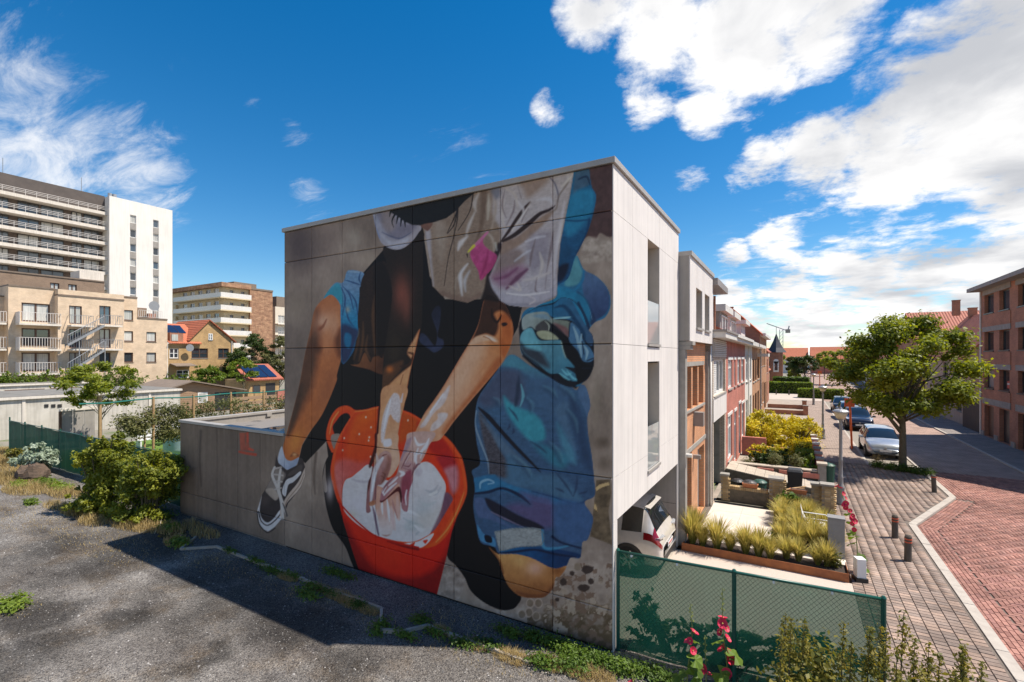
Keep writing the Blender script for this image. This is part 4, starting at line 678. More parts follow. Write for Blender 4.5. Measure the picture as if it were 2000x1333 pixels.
    p.fill(G_((540, 300), (870, 290), (880, 620), (920, 830), (1060, 930), (1050, 980), (880, 960), (600, 960), (570, 900)), rd, .9, .62, curve=False, tex=.2); p.fill(G_((750, 360), (800, 360), (790, 760), (760, 800)), (84, 72, 62), .7, .7, curve=False)
    p.stroke(G_((540, 1000), (800, 1060), (1140, 1110)), [4.5, 5, 5.5], rd, .9, .9); p.stroke(G_((845, 310), (850, 620)), 4, (166, 60, 48), .9, .8); p.stroke(G_((900, 900), (1050, 950)), 4, (166, 60, 48), .9, .85)
    # brush grain over everything
    p.c *= (1 + (fbm(X / 3.2, Y / 7, 2, 71) - .5) * .10 + (fbm(X / 30, Y / 40, 3, 72) - .5) * .10)[:, None]
    return np.clip(p.c, 0, 255)
# ------------------------------------------------------------------ ground, lot, street
def sheet(name, poly, z, mat):
    b = MB(); b.quad(*[(x, y, z) for x, y in poly]); o = b.build(name, mat); return tag(o, kind='structure')
def tint_mat(name, rough=.85, spec=.3, bump=.0, bscale=60, coat=0.):
    if name in MC: return MC[name]
    m, nt, b, N, L = nmat(name); b.inputs['Roughness'].default_value = rough; b.inputs['Specular IOR Level'].default_value = spec; b.inputs['Coat Weight'].default_value = coat
    a = N('ShaderNodeVertexColor'); a.layer_name = 'tint'; g = N('ShaderNodeNewGeometry'); n = N('ShaderNodeTexNoise'); L(g.outputs['Position'], n.inputs['Vector']); n.inputs['Scale'].default_value = 22; n.inputs['Detail'].default_value = 6
    mr = N('ShaderNodeMapRange'); L(n.outputs[0], mr.inputs[0]); mr.inputs[1].default_value = .3; mr.inputs[2].default_value = .7; mr.inputs[3].default_value = .88; mr.inputs[4].default_value = 1.1
    nd = N('ShaderNodeTexNoise'); L(g.outputs['Position'], nd.inputs['Vector']); nd.inputs['Scale'].default_value = .7; nd.inputs['Detail'].default_value = 9; nd.inputs['Roughness'].default_value = .7; m9 = N('ShaderNodeMapRange'); L(nd.outputs[0], m9.inputs[0]); m9.inputs[1].default_value = .38; m9.inputs[2].default_value = .6; m9.inputs[3].default_value = .62; m9.inputs[4].default_value = 1.08; m8 = N('ShaderNodeMath'); m8.operation = 'MULTIPLY'; L(mr.outputs[0], m8.inputs[0]); L(m9.outputs[0], m8.inputs[1]); mr = m8
    mm = N('ShaderNodeMix'); mm.data_type = 'RGBA'; mm.blend_type = 'MULTIPLY'; mm.inputs[0].default_value = 1; L(a.outputs[0], mm.inputs[6]); L(mr.outputs[0], mm.inputs[7]); L(mm.outputs[2], b.inputs['Base Color'])
    if bump:
        nb = N('ShaderNodeTexNoise'); L(g.outputs['Position'], nb.inputs['Vector']); nb.inputs['Scale'].default_value = bscale; bp = N('ShaderNodeBump'); bp.inputs['Strength'].default_value = bump; bp.inputs['Distance'].default_value = .01; L(nb.outputs[0], bp.inputs['Height']); L(bp.outputs[0], b.inputs['Normal'])
    MC[name] = m; return m
def gravel_material(name='gravel', mult=.80, damp_shades=True):
    m, nt, b, N, L = nmat(name); b.inputs['Roughness'].default_value = .95; b.inputs['Specular IOR Level'].default_value = .25
    g = N('ShaderNodeNewGeometry'); P = g.outputs['Position']
    def nz(scale, det, rough=.6, st=None):
        v = P
        if st: mp = N('ShaderNodeMapping'); L(P, mp.inputs[0]); mp.inputs[3].default_value = st; v = mp.outputs[0]
        n = N('ShaderNodeTexNoise'); L(v, n.inputs['Vector']); n.inputs['Scale'].default_value = scale; n.inputs['Detail'].default_value = det; n.inputs['Roughness'].default_value = rough; return n.outputs[0]
    def ramp(v, stops):
        r = N('ShaderNodeValToRGB'); L(v, r.inputs[0]); e = r.color_ramp.elements
        for i, (p, c) in enumerate(stops):
            k = e[0] if i == 0 else (e[1] if i == len(stops) - 1 else e.new(p)); k.position = p; k.color = (*c, 1)
        return r.outputs[0]
    vo = N('ShaderNodeTexVoronoi'); L(P, vo.inputs['Vector']); vo.inputs['Scale'].default_value = 48
    st = ramp(vo.outputs['Color'], [(.1, tuple(mult * v for v in (.085, .08, .08))), (.45, tuple(mult * v for v in (.165, .155, .15))), (.72, tuple(mult * v for v in (.25, .235, .222))), (.95, tuple(mult * v for v in (.46, .44, .41)))])
    big = ramp(nz(.42, 7, .62), [(.36, (.58, .55, .53)), (.52, (.95, .94, .93)), (.66, (1.16, 1.14, 1.12))])
    wet = ramp(nz(.55, 5, .55, (1, 1.6, 1)), [(.58, (1, 1, 1)), (.70, (.5, .49, .5))])
    def mul(a, c):
        k = N('ShaderNodeMix'); k.data_type = 'RGBA'; k.blend_type = 'MULTIPLY'; k.inputs[0].default_value = 1; L(a, k.inputs[6]); L(c, k.inputs[7]); return k.outputs[2]
    # wet, dirty hollows that also paint the building's shade darker, with ragged edges
    damp_shade = None; warp = N('ShaderNodeVectorMath'); warp.operation = 'MULTIPLY_ADD'; nn = N('ShaderNodeTexNoise'); L(P, nn.inputs['Vector']); nn.inputs['Scale'].default_value = .9; nn.inputs['Detail'].default_value = 6; L(nn.outputs['Color'], warp.inputs[0]); warp.inputs[1].default_value = (2.2, 2.2, 0); L(P, warp.inputs[2])
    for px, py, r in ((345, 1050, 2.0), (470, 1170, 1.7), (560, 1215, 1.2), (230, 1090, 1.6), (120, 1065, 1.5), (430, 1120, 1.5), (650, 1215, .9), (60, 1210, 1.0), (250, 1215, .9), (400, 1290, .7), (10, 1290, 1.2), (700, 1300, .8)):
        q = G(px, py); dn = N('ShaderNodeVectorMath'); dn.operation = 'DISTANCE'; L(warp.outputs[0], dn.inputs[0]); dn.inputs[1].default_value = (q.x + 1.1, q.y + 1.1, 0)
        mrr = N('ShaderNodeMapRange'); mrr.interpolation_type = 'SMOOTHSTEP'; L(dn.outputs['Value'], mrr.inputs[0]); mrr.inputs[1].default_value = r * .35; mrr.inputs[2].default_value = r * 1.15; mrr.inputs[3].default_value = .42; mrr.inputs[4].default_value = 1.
        if damp_shade is None: damp_shade = mrr.outputs[0]
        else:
            mn = N('ShaderNodeMath'); mn.operation = 'MINIMUM'; L(damp_shade, mn.inputs[0]); L(mrr.outputs[0], mn.inputs[1]); damp_shade = mn.outputs[0]
    soil = ramp(nz(.8, 8, .7), [(.50, (1, 1, 1)), (.68, (.86, .74, .6))])
    tr_ = ramp(nz(.5, 4, .5, (.25, 2.4, 1)), [(.44, (.82, .81, .80)), (.56, (1.08, 1.08, 1.08))])
    L(mul(mul(mul(mul(mul(st, big), wet), soil), tr_), damp_shade) if damp_shades else mul(st, big), b.inputs['Base Color'])
    bp = N('ShaderNodeBump'); bp.inputs['Strength'].default_value = .9; bp.inputs['Distance'].default_value = .025; L(vo.outputs['Distance'], bp.inputs['Height']); bp.invert = True; L(bp.outputs[0], b.inputs['Normal'])
    return m
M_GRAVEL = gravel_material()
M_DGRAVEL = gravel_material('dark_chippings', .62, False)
M_EARTH = pm('town_ground', (.16, .15, .11), (.10, .13, .05), .35, .95, .2, c3=(.22, .2, .17))
M_LAWN = pm('lawn_soil', (.09, .13, .03), (.15, .15, .06), .8, .95, .3)
sheet('ground', [(-1500, -600), (1500, -600), (1500, 2400), (-1500, 2400)], -.11, M_EARTH)
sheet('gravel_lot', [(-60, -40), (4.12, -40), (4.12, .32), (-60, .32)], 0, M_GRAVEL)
sheet('garden_soil', [(-100, .32), (-15.7, .32), (-15.7, 90), (-100, 90)], -.006, M_EARTH)
sheet('garden_soil', [(-15.7, 5.9), (-.02, 5.9), (-.02, 90), (-15.7, 90)], -.008, M_LAWN)
M_ROADFAR = brick_mat('brown_clinker_paving', (.42, .275, .215), (.35, .23, .185), (.17, .13, .11), .2, .1, .012, .85, .6)
def plan_brick(m):                            # clinker sheets lie flat: read x and y
    nt = m.node_tree; t = [n for n in nt.nodes if n.type == 'TEX_BRICK'][0]; g = [n for n in nt.nodes if n.type == 'NEW_GEOMETRY'][0]
    mp = nt.nodes.new('ShaderNodeMapping'); mp.inputs[2].default_value = (0, 0, math.radians(45)); nt.links.new(g.outputs['Position'], mp.inputs[0]); nt.links.new(mp.outputs[0], t.inputs['Vector']); return m
plan_brick(M_ROADFAR)
M_ROADRED = plan_brick(brick_mat('red_clinker_paving', (.40, .22, .18), (.35, .19, .16), (.15, .11, .1), .2, .1, .012, .85, .5))
M_PAVEFAR = plan_brick(brick_mat('pink_concrete_pavers', (.36, .275, .225), (.31, .235, .195), (.15, .12, .1), .2, .1, .012, .88, .5))
M_SAND = pm('joint_sand', (.17, .14, .115), (.11, .09, .078), 12, .95)
road = sheet('road', [(6.2, 21.6), (12.4, 21.6), (12.4, 320), (6.2, 320)], -.07, M_ROADFAR)
rj = sheet('junction_bed', [(6.2, -40), (60, -40), (60, 21.6), (6.2, 21.6)], -.088, M_SAND)
pave = sheet('pavement_bed', [(4.12, -12), (6.26, -12), (6.26, 11.6), (8.25, 16.3), (8.25, 21.6), (4.12, 21.6)], -.02, M_SAND)
sheet('pavement_far', [(4.12, 21.6), (6.2, 21.6), (6.2, 62), (4.12, 62)], -.002, M_PAVEFAR)
sheet('forecourt', [(-.2, 62), (6.2, 62), (6.2, 74), (-.2, 74)], -.004, pm('pale_slabs', (.5, .43, .37), (.43, .36, .31), 1.5, .9, .1))
sheet('pavement_far', [(4.12, 74), (6.2, 74), (6.2, 320), (4.12, 320)], -.002, M_PAVEFAR)
sheet('pavement_right', [(12.4, 23), (15.2, 23), (15.2, 320), (12.4, 320)], -.001, plan_brick(brick_mat('grey_pavers', (.27, .24, .22), (.23, .2, .185), (.12, .1, .1), .2, .1, .012, .9, .5)))
sheet('parking_bay', [(6.2, 21.6), (8.2, 21.6), (8.2, 62), (6.2, 62)], -.045, pm('bay_setts', (.30, .265, .22), (.2, .18, .15), 16, .95, .5, bscale=30))
# kerbs, laid stone by stone near, as long stones further off
KERB = [(6.26, -12), (6.26, 11.6), (8.28, 16.3), (8.28, 21.5)]
M_KERB = pm('kerb_concrete', (.44, .40, .35), (.36, .32, .28), 4, .9, .2)
kerb = tag(MB().box(8.2, 8.3, 21.5, 62, -.09, .004).build('kerb', M_KERB), kind='structure')
MB().box(6.14, 6.26, 21.5, 62, -.09, .006).build('kerb_line', M_KERB, kerb); MB().box(12.3, 12.42, 22.5, 320, -.09, .006).build('kerb_line', M_KERB, kerb); MB().box(6.14, 6.26, 74, 320, -.09, .006).build('kerb_line', M_KERB, kerb); MB().box(8.2, 8.3, 62.2, 62.4, -.09, .006).build('kerb_line', M_KERB, kerb)
for (ax, ay), (bx, by) in zip(KERB, KERB[1:]):
    L_ = math.hypot(bx - ax, by - ay); n = max(1, round(L_ / 1.0)); an = math.atan2(by - ay, bx - ax)
    for i in range(n):
        t = (i + .5) / n; MB().obox((ax + (bx - ax) * t, ay + (by - ay) * t, -.09), L_ / n - .012, .2, .098 + R.uniform(-.004, .004), an).build('kerbstone', M_KERB, kerb)
# pavers
M_PAVER = tint_mat('paver', .88, .3, .25, 90)
def seg_side(x, y):                           # signed distance to the kerb line, positive on the road
    best = 1e9; sg = 1
    for (ax, ay), (bx, by) in zip(KERB, KERB[1:]):
        dx, dy = bx - ax, by - ay; L2 = dx * dx + dy * dy; t = max(0, min(1, ((x - ax) * dx + (y - ay) * dy) / L2)); d = math.hypot(x - ax - t * dx, y - ay - t * dy)
        if d < best: best = d; sg = 1 if (dy * (x - ax) - dx * (y - ay)) > 0 else -1
    return best * sg
def in_view(x, y, z=0, m=40):
    d = Vector((x, y, z)) - CAM; f = d.dot(FW)
    if f < 1: return False
    u = CX + F_PX * d.dot(RT) / f; v = HOR - F_PX * d.z / f
    return -m < u < 2000 + m and -m < v < 1333 + m
def pave_area(items, top, th, name, parent, pal, gap=.008, n_single=300):
    """items: (x, y, length, width, angle). The nearest visible ones are pieces of their own, the rest one mass."""
    vis = sorted((it for it in items if in_view(it[0], it[1])), key=lambda q: (q[0] - CAM.x) ** 2 + (q[1] - CAM.y) ** 2)
    single = set(id(q) for q in vis[:n_single])
    V, Fc, T = [], [], []
    fb = [(4, 5, 6, 7), (0, 1, 5, 4), (1, 2, 6, 5), (2, 3, 7, 6), (3, 0, 4, 7)]
    def corners(l, w, h, ins): return [(sx * (l / 2), sy * (w / 2), 0) for sx, sy in ((-1, -1), (1, -1), (1, 1), (-1, 1))] + [(sx * (l / 2 - ins), sy * (w / 2 - ins), h) for sx, sy in ((-1, -1), (1, -1), (1, 1), (-1, 1))]
    shared = {}
    for it in items:
        x, y, l, w, a = it; c = R.choice(pal); k = R.uniform(.8, 1.16) * (1 + .22 * (float(fbm(np.array([x * .9]), np.array([y * .9]), 3, 4)[0]) - .5)); colr = tuple(v * k for v in c)
        dz = R.uniform(-.003, .003)
        if id(it) in single:
            key = (round(l, 2), round(w, 2), R.randrange(9))
            if key not in shared:
                me = bpy.data.meshes.new(name); me.from_pydata(corners(l - gap, w - gap, th, .004), [], fb); ca = me.color_attributes.new('tint', 'FLOAT_COLOR', 'POINT')
                ca.data.foreach_set('color', [v for _ in range(8) for v in (*colr, 1)]); me.materials.append(M_PAVER); shared[key] = me
            o = bpy.data.objects.new(name, shared[key]); COL.objects.link(o); o.parent = parent; o.location = (x, y, top - th + dz); o.rotation_euler = (0, 0, a)
        else:
            n = len(V); ca, sa = math.cos(a), math.sin(a)
            for px_, py_, pz_ in corners(l - gap, w - gap, th, .004): V.append((x + px_ * ca - py_ * sa, y + px_ * sa + py_ * ca, top - th + dz + pz_)); T.append(colr)
            Fc += [tuple(n + i for i in f) for f in fb]
    o = np_mesh(name + '_field', np.array(V), np.array(Fc), M_PAVER, parent, attr=np.array(T)); o['kind'] = 'stuff'
items = []
i = 0; x = 4.12 + .11
while x < 8.3:
    y = -5 + (.07 if i % 2 else 0)
    while y < 21.5:
        if seg_side(x, y) < -.18 and (x < 6.3 or y > 10): items.append((x, y, .22, .14, 0))
        y += .14
    x += .22; i += 1
pave_area(items, .002, .03, 'paver', pave, [(.315, .235, .19), (.345, .26, .215), (.28, .215, .18), (.33, .24, .19), (.255, .2, .17)], .013)
items = []
for i in range(60, 190):
    for j in range(-20, 217):
        m = (i - j) % 4; x, y = i * .1, j * .1
        if m == 0: c = (x + .1, y + .05, .2, .1, 0)
        elif m == 3: c = (x + .05, y + .1, .2, .1, math.pi / 2)
        else: continue
        if seg_side(c[0], c[1]) > .62 and in_view(c[0], c[1], 0, 900): items.append(c)
for (ax, ay), (bx, by) in zip(KERB, KERB[1:]):   # gutter courses along the kerb
    L_ = math.hypot(bx - ax, by - ay); ux, uy = (bx - ax) / L_, (by - ay) / L_
    for r in range(5):
        for k in range(int(L_ / .2)):
            s = (k + .5 + (.5 if r % 2 else 0)) * .2; x = ax + ux * s + uy * (.15 + .1 * r); y = ay + uy * s - ux * (.15 + .1 * r)
            if seg_side(x, y) > .11 and in_view(x, y, 0, 900): items.append((x, y, .2, .1, math.atan2(uy, ux)))
pave_area(items, -.062, .026, 'road_brick', rj, [(.31, .15, .12), (.345, .175, .14), (.28, .14, .118), (.33, .18, .15), (.37, .19, .152)])
rf = sheet('junction_far', [(19.1, -40), (60, -40), (60, 21.6), (19.1, 21.6)], -.064, M_ROADRED)
# drain
dr = thing('drain_grate', G(1985, 1322, -.06), 'black iron drain grate set in the red road beside the kerb', 'drain')
b = MB(); c = ORG[dr.name]
for k in range(7): b.box(c.x - .22, c.x + .22, c.y - .28 + k * .09, c.y - .24 + k * .09, -.075, -.052)
b.build('bars', M_DARKMET, dr); MB().box(c.x - .26, c.x + .26, c.y - .32, c.y + .36, -.087, -.066).build('pit', M_DFRAME, dr)

# ------------------------------------------------------------------ the mural building
PAINT_K = np.array([2.5, 2.14, 1.84])
def mural_material():
    m, nt, b, N, L = nmat('wall_paint'); b.inputs['Roughness'].default_value = .62; b.inputs['Specular IOR Level'].default_value = .3
    a = N('ShaderNodeVertexColor'); a.layer_name = 'tint'; L(a.outputs[0], b.inputs['Base Color'])
    g = N('ShaderNodeNewGeometry'); n = N('ShaderNodeTexNoise'); L(g.outputs['Position'], n.inputs['Vector']); n.inputs['Scale'].default_value = 140; bp = N('ShaderNodeBump'); bp.inputs['Strength'].default_value = .12; bp.inputs['Distance'].default_value = .004; L(n.outputs[0], bp.inputs['Height']); L(bp.outputs[0], b.inputs['Normal'])
    return m
M_MURAL = mural_material()
MAIN = thing('mural_building', (-5, 3, 0), 'three storey cube painted with a kneeling person washing hands in an orange bucket', 'building')
WX0, WX1, EX0 = -9.78, 0.0, -15.65
H_TOP, H_EXT = 9.2, 3.29
panels = []
cols = [WX0 + (WX1 - WX0) * i / 8 for i in range(9)]; rows = [.04, .79, 3.24, 5.74, 8.21, H_TOP - .12]
for i in range(8):
    for j in range(5): panels.append((cols[i], cols[i + 1], rows[j], rows[j + 1], .02))
ec = [EX0 + (WX0 - EX0) * i / 5 for i in range(6)]
for i in range(5):
    for j, (z0, z1) in enumerate(((.04, .79), (.79, H_EXT - .1))): panels.append((ec[i], ec[i + 1], z0, z1, .024))
grids = []; allx = []; allz = []
for (a0, a1, z0, z1, st) in panels:
    g = .0085; a0 += g; a1 -= g; z0 += g; z1 -= g
    u = np.linspace(a0, a1, max(2, int((a1 - a0) / st) + 1)); w = np.linspace(z0, z1, max(2, int((z1 - z0) / st) + 1))
    u = np.concatenate(([u[0]], u, [u[-1]])); w = np.concatenate(([w[0]], w, [w[-1]]))
    U, Wz = np.meshgrid(u, w); Yd = np.full(U.shape, -.012); Yd[0] = Yd[-1] = .03; Yd[:, 0] = Yd[:, -1] = .03
    grids.append((U.shape, len(allx), Yd.ravel())); allx.append(U.ravel()); allz.append(Wz.ravel())
AX = np.concatenate(allx); AZ = np.concatenate(allz); PXm, PYm = to_pix(AX, np.zeros_like(AX), AZ)
cm = paint_mural(PXm, PYm) / 255; cm = np.where(cm <= .04045, cm / 12.92, ((cm + .055) / 1.055) ** 2.4); cm = .92 * (1 - np.exp(-1.12 * cm ** 1.1 * PAINT_K / .92))
off = 0; o0 = ORG[MAIN.name]
for (shape, _, Yd) in grids:
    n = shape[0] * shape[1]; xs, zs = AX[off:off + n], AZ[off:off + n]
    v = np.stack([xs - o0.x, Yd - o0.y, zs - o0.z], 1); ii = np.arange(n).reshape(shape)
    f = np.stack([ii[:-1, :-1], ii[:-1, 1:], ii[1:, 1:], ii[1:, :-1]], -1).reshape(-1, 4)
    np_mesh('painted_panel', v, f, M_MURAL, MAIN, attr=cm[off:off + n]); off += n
M_WPAN = pm('white_fibre_cement', (.70, .665, .63), (.63, .60, .57), .9, .7, .06, streak=.14)
M_CORE = pm('dark_backing', (.03, .028, .027), (.02, .02, .02), 3, .9)
M_COPE = pm('coping_metal', (.40, .375, .345), (.33, .31, .285), 2.5, .5, 0, .15)
M_GPAN = pm('grey_fibre_cement', (.34, .315, .285), (.27, .25, .225), 1.1, .75, .08, streak=.15)
FY1 = 5.87; CZ = 2.41
b = MB(); b.box(WX0 + .02, -.40, .03, FY1 - .01, CZ + .05, H_TOP - .1); b.box(-.40, -.03, .03, .06, CZ, H_TOP - .1); b.box(-.4, -.03, .06, FY1 - .01, H_TOP - .16, H_TOP - .1); b.box(-.4, -.03, .06, FY1 - .01, CZ, CZ + .05); b.box(WX0 + .02, -.03, .03, .22, .0, CZ); b.box(WX0 + .02, -6.5, .22, FY1 - .01, 0, CZ); b.box(-6.5, -.03, FY1 - .16, FY1 - .01, 0, CZ); b.build('core', M_CORE, MAIN)
b = MB(); b.box(EX0 + .02, WX0 + .02, .03, FY1, 0, 2.98); b.build('extension_core', M_GPAN, MAIN)
# copings
b = MB(); b.box(WX0 - .06, .06, -.06, .30, H_TOP - .115, H_TOP); b.box(-.30, .06, .30, FY1 + .02, H_TOP - .115, H_TOP - .002); b.box(WX0 - .06, WX0 + .3, .30, FY1, H_TOP - .115, H_TOP - .001); b.build('roof_coping', M_COPE, MAIN, bevel=.008)
b = MB(); b.box(EX0 - .05, WX0, -.05, .2, H_EXT - .09, H_EXT); b.box(EX0 - .05, EX0 + .22, .2, FY1, H_EXT - .09, H_EXT - .001); b.build('extension_coping', M_COPE, MAIN, bevel=.006)
b = MB(); b.box(EX0 + .02, WX0, .03, .17, 2.97, H_EXT - .09); b.box(EX0 + .02, EX0 + .18, .17, FY1, 2.97, H_EXT - .09); b.box(EX0 + .18, WX0, FY1 - .16, FY1, 2.97, H_EXT - .02); b.build('parapet', M_GPAN, MAIN)
def wet_roof():
    m, nt, b, N, L = nmat('wet_bitumen_roof'); g = N('ShaderNodeNewGeometry'); n = N('ShaderNodeTexNoise'); L(g.outputs['Position'], n.inputs['Vector']); n.inputs['Scale'].default_value = .55; n.inputs['Detail'].default_value = 3
    r = N('ShaderNodeMapRange'); L(n.outputs[0], r.inputs[0]); r.inputs[1].default_value = .40; r.inputs[2].default_value = .44; r.inputs[3].default_value = .03; r.inputs[4].default_value = .7; L(r.outputs[0], b.inputs['Roughness'])
    c = N('ShaderNodeValToRGB'); L(n.outputs[0], c.inputs[0]); e = c.color_ramp.elements; e[0].position = .41; e[0].color = (.05, .05, .05, 1); e[1].position = .47; e[1].color = (.2, .18, .16, 1); L(c.outputs[0], b.inputs['Base Color']); return m
MB().box(EX0 + .18, WX0 + .02, .17, FY1 - .16, 2.94, 3.0).build('extension_roof', wet_roof(), MAIN)
MB().box(EX0 + .182, EX0 + .26, 3.05, 3.25, 3.08, 3.2).build('roof_spout', M_GPAN, MAIN)
# white street front, panel by panel
fr = fx(0.0)
yc = [.0, 1.22, 2.44, 3.55, 4.75, FY1]; zr = [CZ, 3.24, 5.74, 8.21, H_TOP - .12]
W1, W2 = (2.44, 3.55, 5.80, 8.21), (2.44, 3.55, 2.88, 5.35)
cells = [(yc[i], yc[i + 1], zr[j], zr[j + 1]) for i in (0, 1, 3, 4) for j in range(4)]
cells += [(2.44, 3.55, CZ, 2.83), (2.44, 3.55, 5.38, 5.72), (2.44, 3.55, 8.21, H_TOP - .12), (0, .24, 0, CZ), (FY1 - .14, FY1, 0, CZ)]
for (a0, a1, z0, z1) in cells: MB().fbox(fr, a0 + .004, a1 - .004, -.03, .012, z0 + .004, z1 - .004).build('white_panel', M_WPAN, MAIN)
M_REV = pm('reveal', (.58, .51, .43), (.5, .44, .37), 3, .7)
for (a0, a1, z0, z1) in (W1, W2):
    b = MB(); d = .34
    b.quad(fr(a0, 0, z0), fr(a0, -d, z0), fr(a0, -d, z1), fr(a0, 0, z1)); b.quad(fr(a1, 0, z0), fr(a1, -d, z0), fr(a1, -d, z1), fr(a1, 0, z1)); b.quad(fr(a0, 0, z1), fr(a1, 0, z1), fr(a1, -d, z1), fr(a0, -d, z1)); b.quad(fr(a0, 0, z0), fr(a1, 0, z0), fr(a1, -d, z0), fr(a0, -d, z0))
    # the wall core stops short of the recess
    b.build('window_reveal', M_REV, MAIN)
    w = window(MAIN, fr, a0, a1, z0, z1, .30, M_DFRAME, M_CUR, .05, (.5,), (), False)
    MB().fbox(fr, a0 - .03, a1 + .03, -.28, .05, z0 - .06, z0).build('sill', M_COPE, w)
    MB().fbox(fr, a0 + .01, a1 - .01, -.012, 0, z0 + .01, z0 + 1.0).build('glass_guard', glass('guard_glass', (.35, .38, .38), .05, .9), w)
# carport lining
MB().quad((-.03, FY1 - .165, 0), (-6.5, FY1 - .165, 0), (-6.5, FY1 - .165, CZ), (-.03, FY1 - .165, CZ)).build('carport_side', M_GPAN, MAIN)
MB().quad((-6.49, .22, 0), (-6.49, FY1 - .16, 0), (-6.49, FY1 - .16, CZ), (-6.49, .22, CZ)).build('carport_back', M_GPAN, MAIN)
MB().quad((-6.5, .22, CZ - .004), (-.03, .22, CZ - .004), (-.03, FY1 - .16, CZ - .004), (-6.5, FY1 - .16, CZ - .004)).build('carport_ceiling', M_WPAN, MAIN)
for z in (.62, 1.25): MB().box(-6.4, -.03, FY1 - .169, FY1 - .164, z, z + .008).build('panel_joint', M_CORE, MAIN)
MB().box(-6.5, .0, .22, FY1 - .14, -.01, .012).build('carport_floor', pm('carport_slab', (.42, .37, .31), (.34, .3, .26), 4, .85), MAIN)
# ------------------------------------------------------------------ street houses
BR_ORANGE = brick_mat('orange_brick', lin((208, 146, 100)), lin((194, 130, 90)), lin((172, 140, 114)))
BR_RED = brick_mat('red_brick', lin((190, 114, 98)), lin((178, 102, 88)), lin((172, 120, 106)))
BR_WHITE = brick_mat('pale_brick', lin((205, 190, 172)), lin((190, 172, 155)), lin((150, 138, 126)), .2, .06)
BR_BROWN = brick_mat('brown_brick', lin((184, 120, 90)), lin((162, 102, 78)), lin((156, 122, 102)))
BR_TAN = brick_mat('tan_brick', lin((190, 140, 100)), lin((176, 126, 90)), lin((150, 120, 96)))
BR_YEL = brick_mat('yellow_brick', lin((200, 165, 112)), lin((184, 148, 98)), lin((150, 126, 96)))
RF_RED = roof_mat('red_pantiles', (.42, .125, .07), (.30, .085, .055)); RF_ORANGE = roof_mat('orange_pantiles', (.52, .155, .075), (.40, .12, .06))
RF_REDX = roof_mat('red_pantiles_across', (.44, .14, .085), (.32, .10, .065), 'x'); RF_DARK = pm('slate', (.045, .046, .055), (.03, .032, .04), 6, .6, .2)
M_GUT = pm('gutter_white', (.66, .64, .60), (.56, .54, .5), 3, .55); M_STONE = pm('grey_stone', (.30, .28, .25), (.2, .185, .165), 3, .9, .3); M_ZINC = pm('zinc_cladding', (.30, .27, .25), (.24, .215, .2), 2, .55, .05, .2)
M_TILECLAD = pm('tile_cladding', (.27, .15, .10), (.18, .12, .085), 5, .8, .5, bscale=8)
TX = .32
def roof_gable_y(b, x0, x1, y0, y1, ez, rz, ov=.25, th=.12):    # ridge along y
    xm = (x0 + x1) / 2; s = (rz - ez) / (xm - x0)
    for sx, xe in ((-1, x0 - ov), (1, x1 + ov)):
        ze = ez - ov * s
        b.hexa([(xe, y0 - ov, ze), (xm, y0 - ov, rz), (xm, y1 + ov, rz), (xe, y1 + ov, ze), (xe, y0 - ov, ze + th), (xm, y0 - ov, rz + th), (xm, y1 + ov, rz + th), (xe, y1 + ov, ze + th)])
def gable_house(name, x0, x1, y0, y1, ez, rz, axis, wm, rm, label, holes=(), side='x-', fm=None, gm=None, group=None, chimney=None, cat='house'):
    """walls with real openings on one visible side, pitched roof with ridge along axis"""
    t = thing(name, ((x0 + x1) / 2, (y0 + y1) / 2, -.1), label, cat, group)
    fr_ = {'x+': fx(x1), 'x-': fx(x0, -1), 'y-': fy(y0)}[side]; a0, a1 = ((y0, y1) if side[0] == 'x' else (x0, x1))
    b = MB(); b.wall(fr_, a0, a1, -.1, ez, [h[:4] for h in holes], .14)
    if side != 'x+': b.quad((x1, y0, -.1), (x1, y1, -.1), (x1, y1, ez), (x1, y0, ez))
    if side != 'x-': b.quad((x0, y0, -.1), (x0, y1, -.1), (x0, y1, ez), (x0, y0, ez))
    if side != 'y-': b.quad((x0, y0, -.1), (x1, y0, -.1), (x1, y0, ez), (x0, y0, ez))
    b.quad((x0, y1, -.1), (x1, y1, -.1), (x1, y1, ez), (x0, y1, ez))
    if axis == 'y':
        for y in (y0, y1): b.quad((x0, y, ez), (x1, y, ez), ((x0 + x1) / 2, y, rz))
    else:
        for x in (x0, x1): b.quad((x, y0, ez), (x, y1, ez), (x, (y0 + y1) / 2, rz))
    b.build('wall', wm, t)
    r = MB()
    if axis == 'y': roof_gable_y(r, x0, x1, y0, y1, ez, rz)
    else:
        q = MB(); roof_gable_y(q, y0, y1, x0, x1, ez, rz); r.v = [(y, x, z) for x, y, z in q.v]; r.f = [tuple(reversed(f)) for f in q.f]; r.m = q.m
    ro = r.build('roof', rm, t)
    if chimney: cx, cy, cz = chimney; MB().box(cx - .3, cx + .3, cy - .25, cy + .25, cz - 1.6, cz).box(cx - .34, cx + .34, cy - .29, cy + .29, cz, cz + .08).build('chimney', BR_BROWN, ro)
    for h in holes: window(t, fr_, *h[:4], .12, fm or M_WFRAME, gm or (h[4] if len(h) > 4 else M_GL), .06, (.5,) if h[1] - h[0] > .8 else ())
    return t
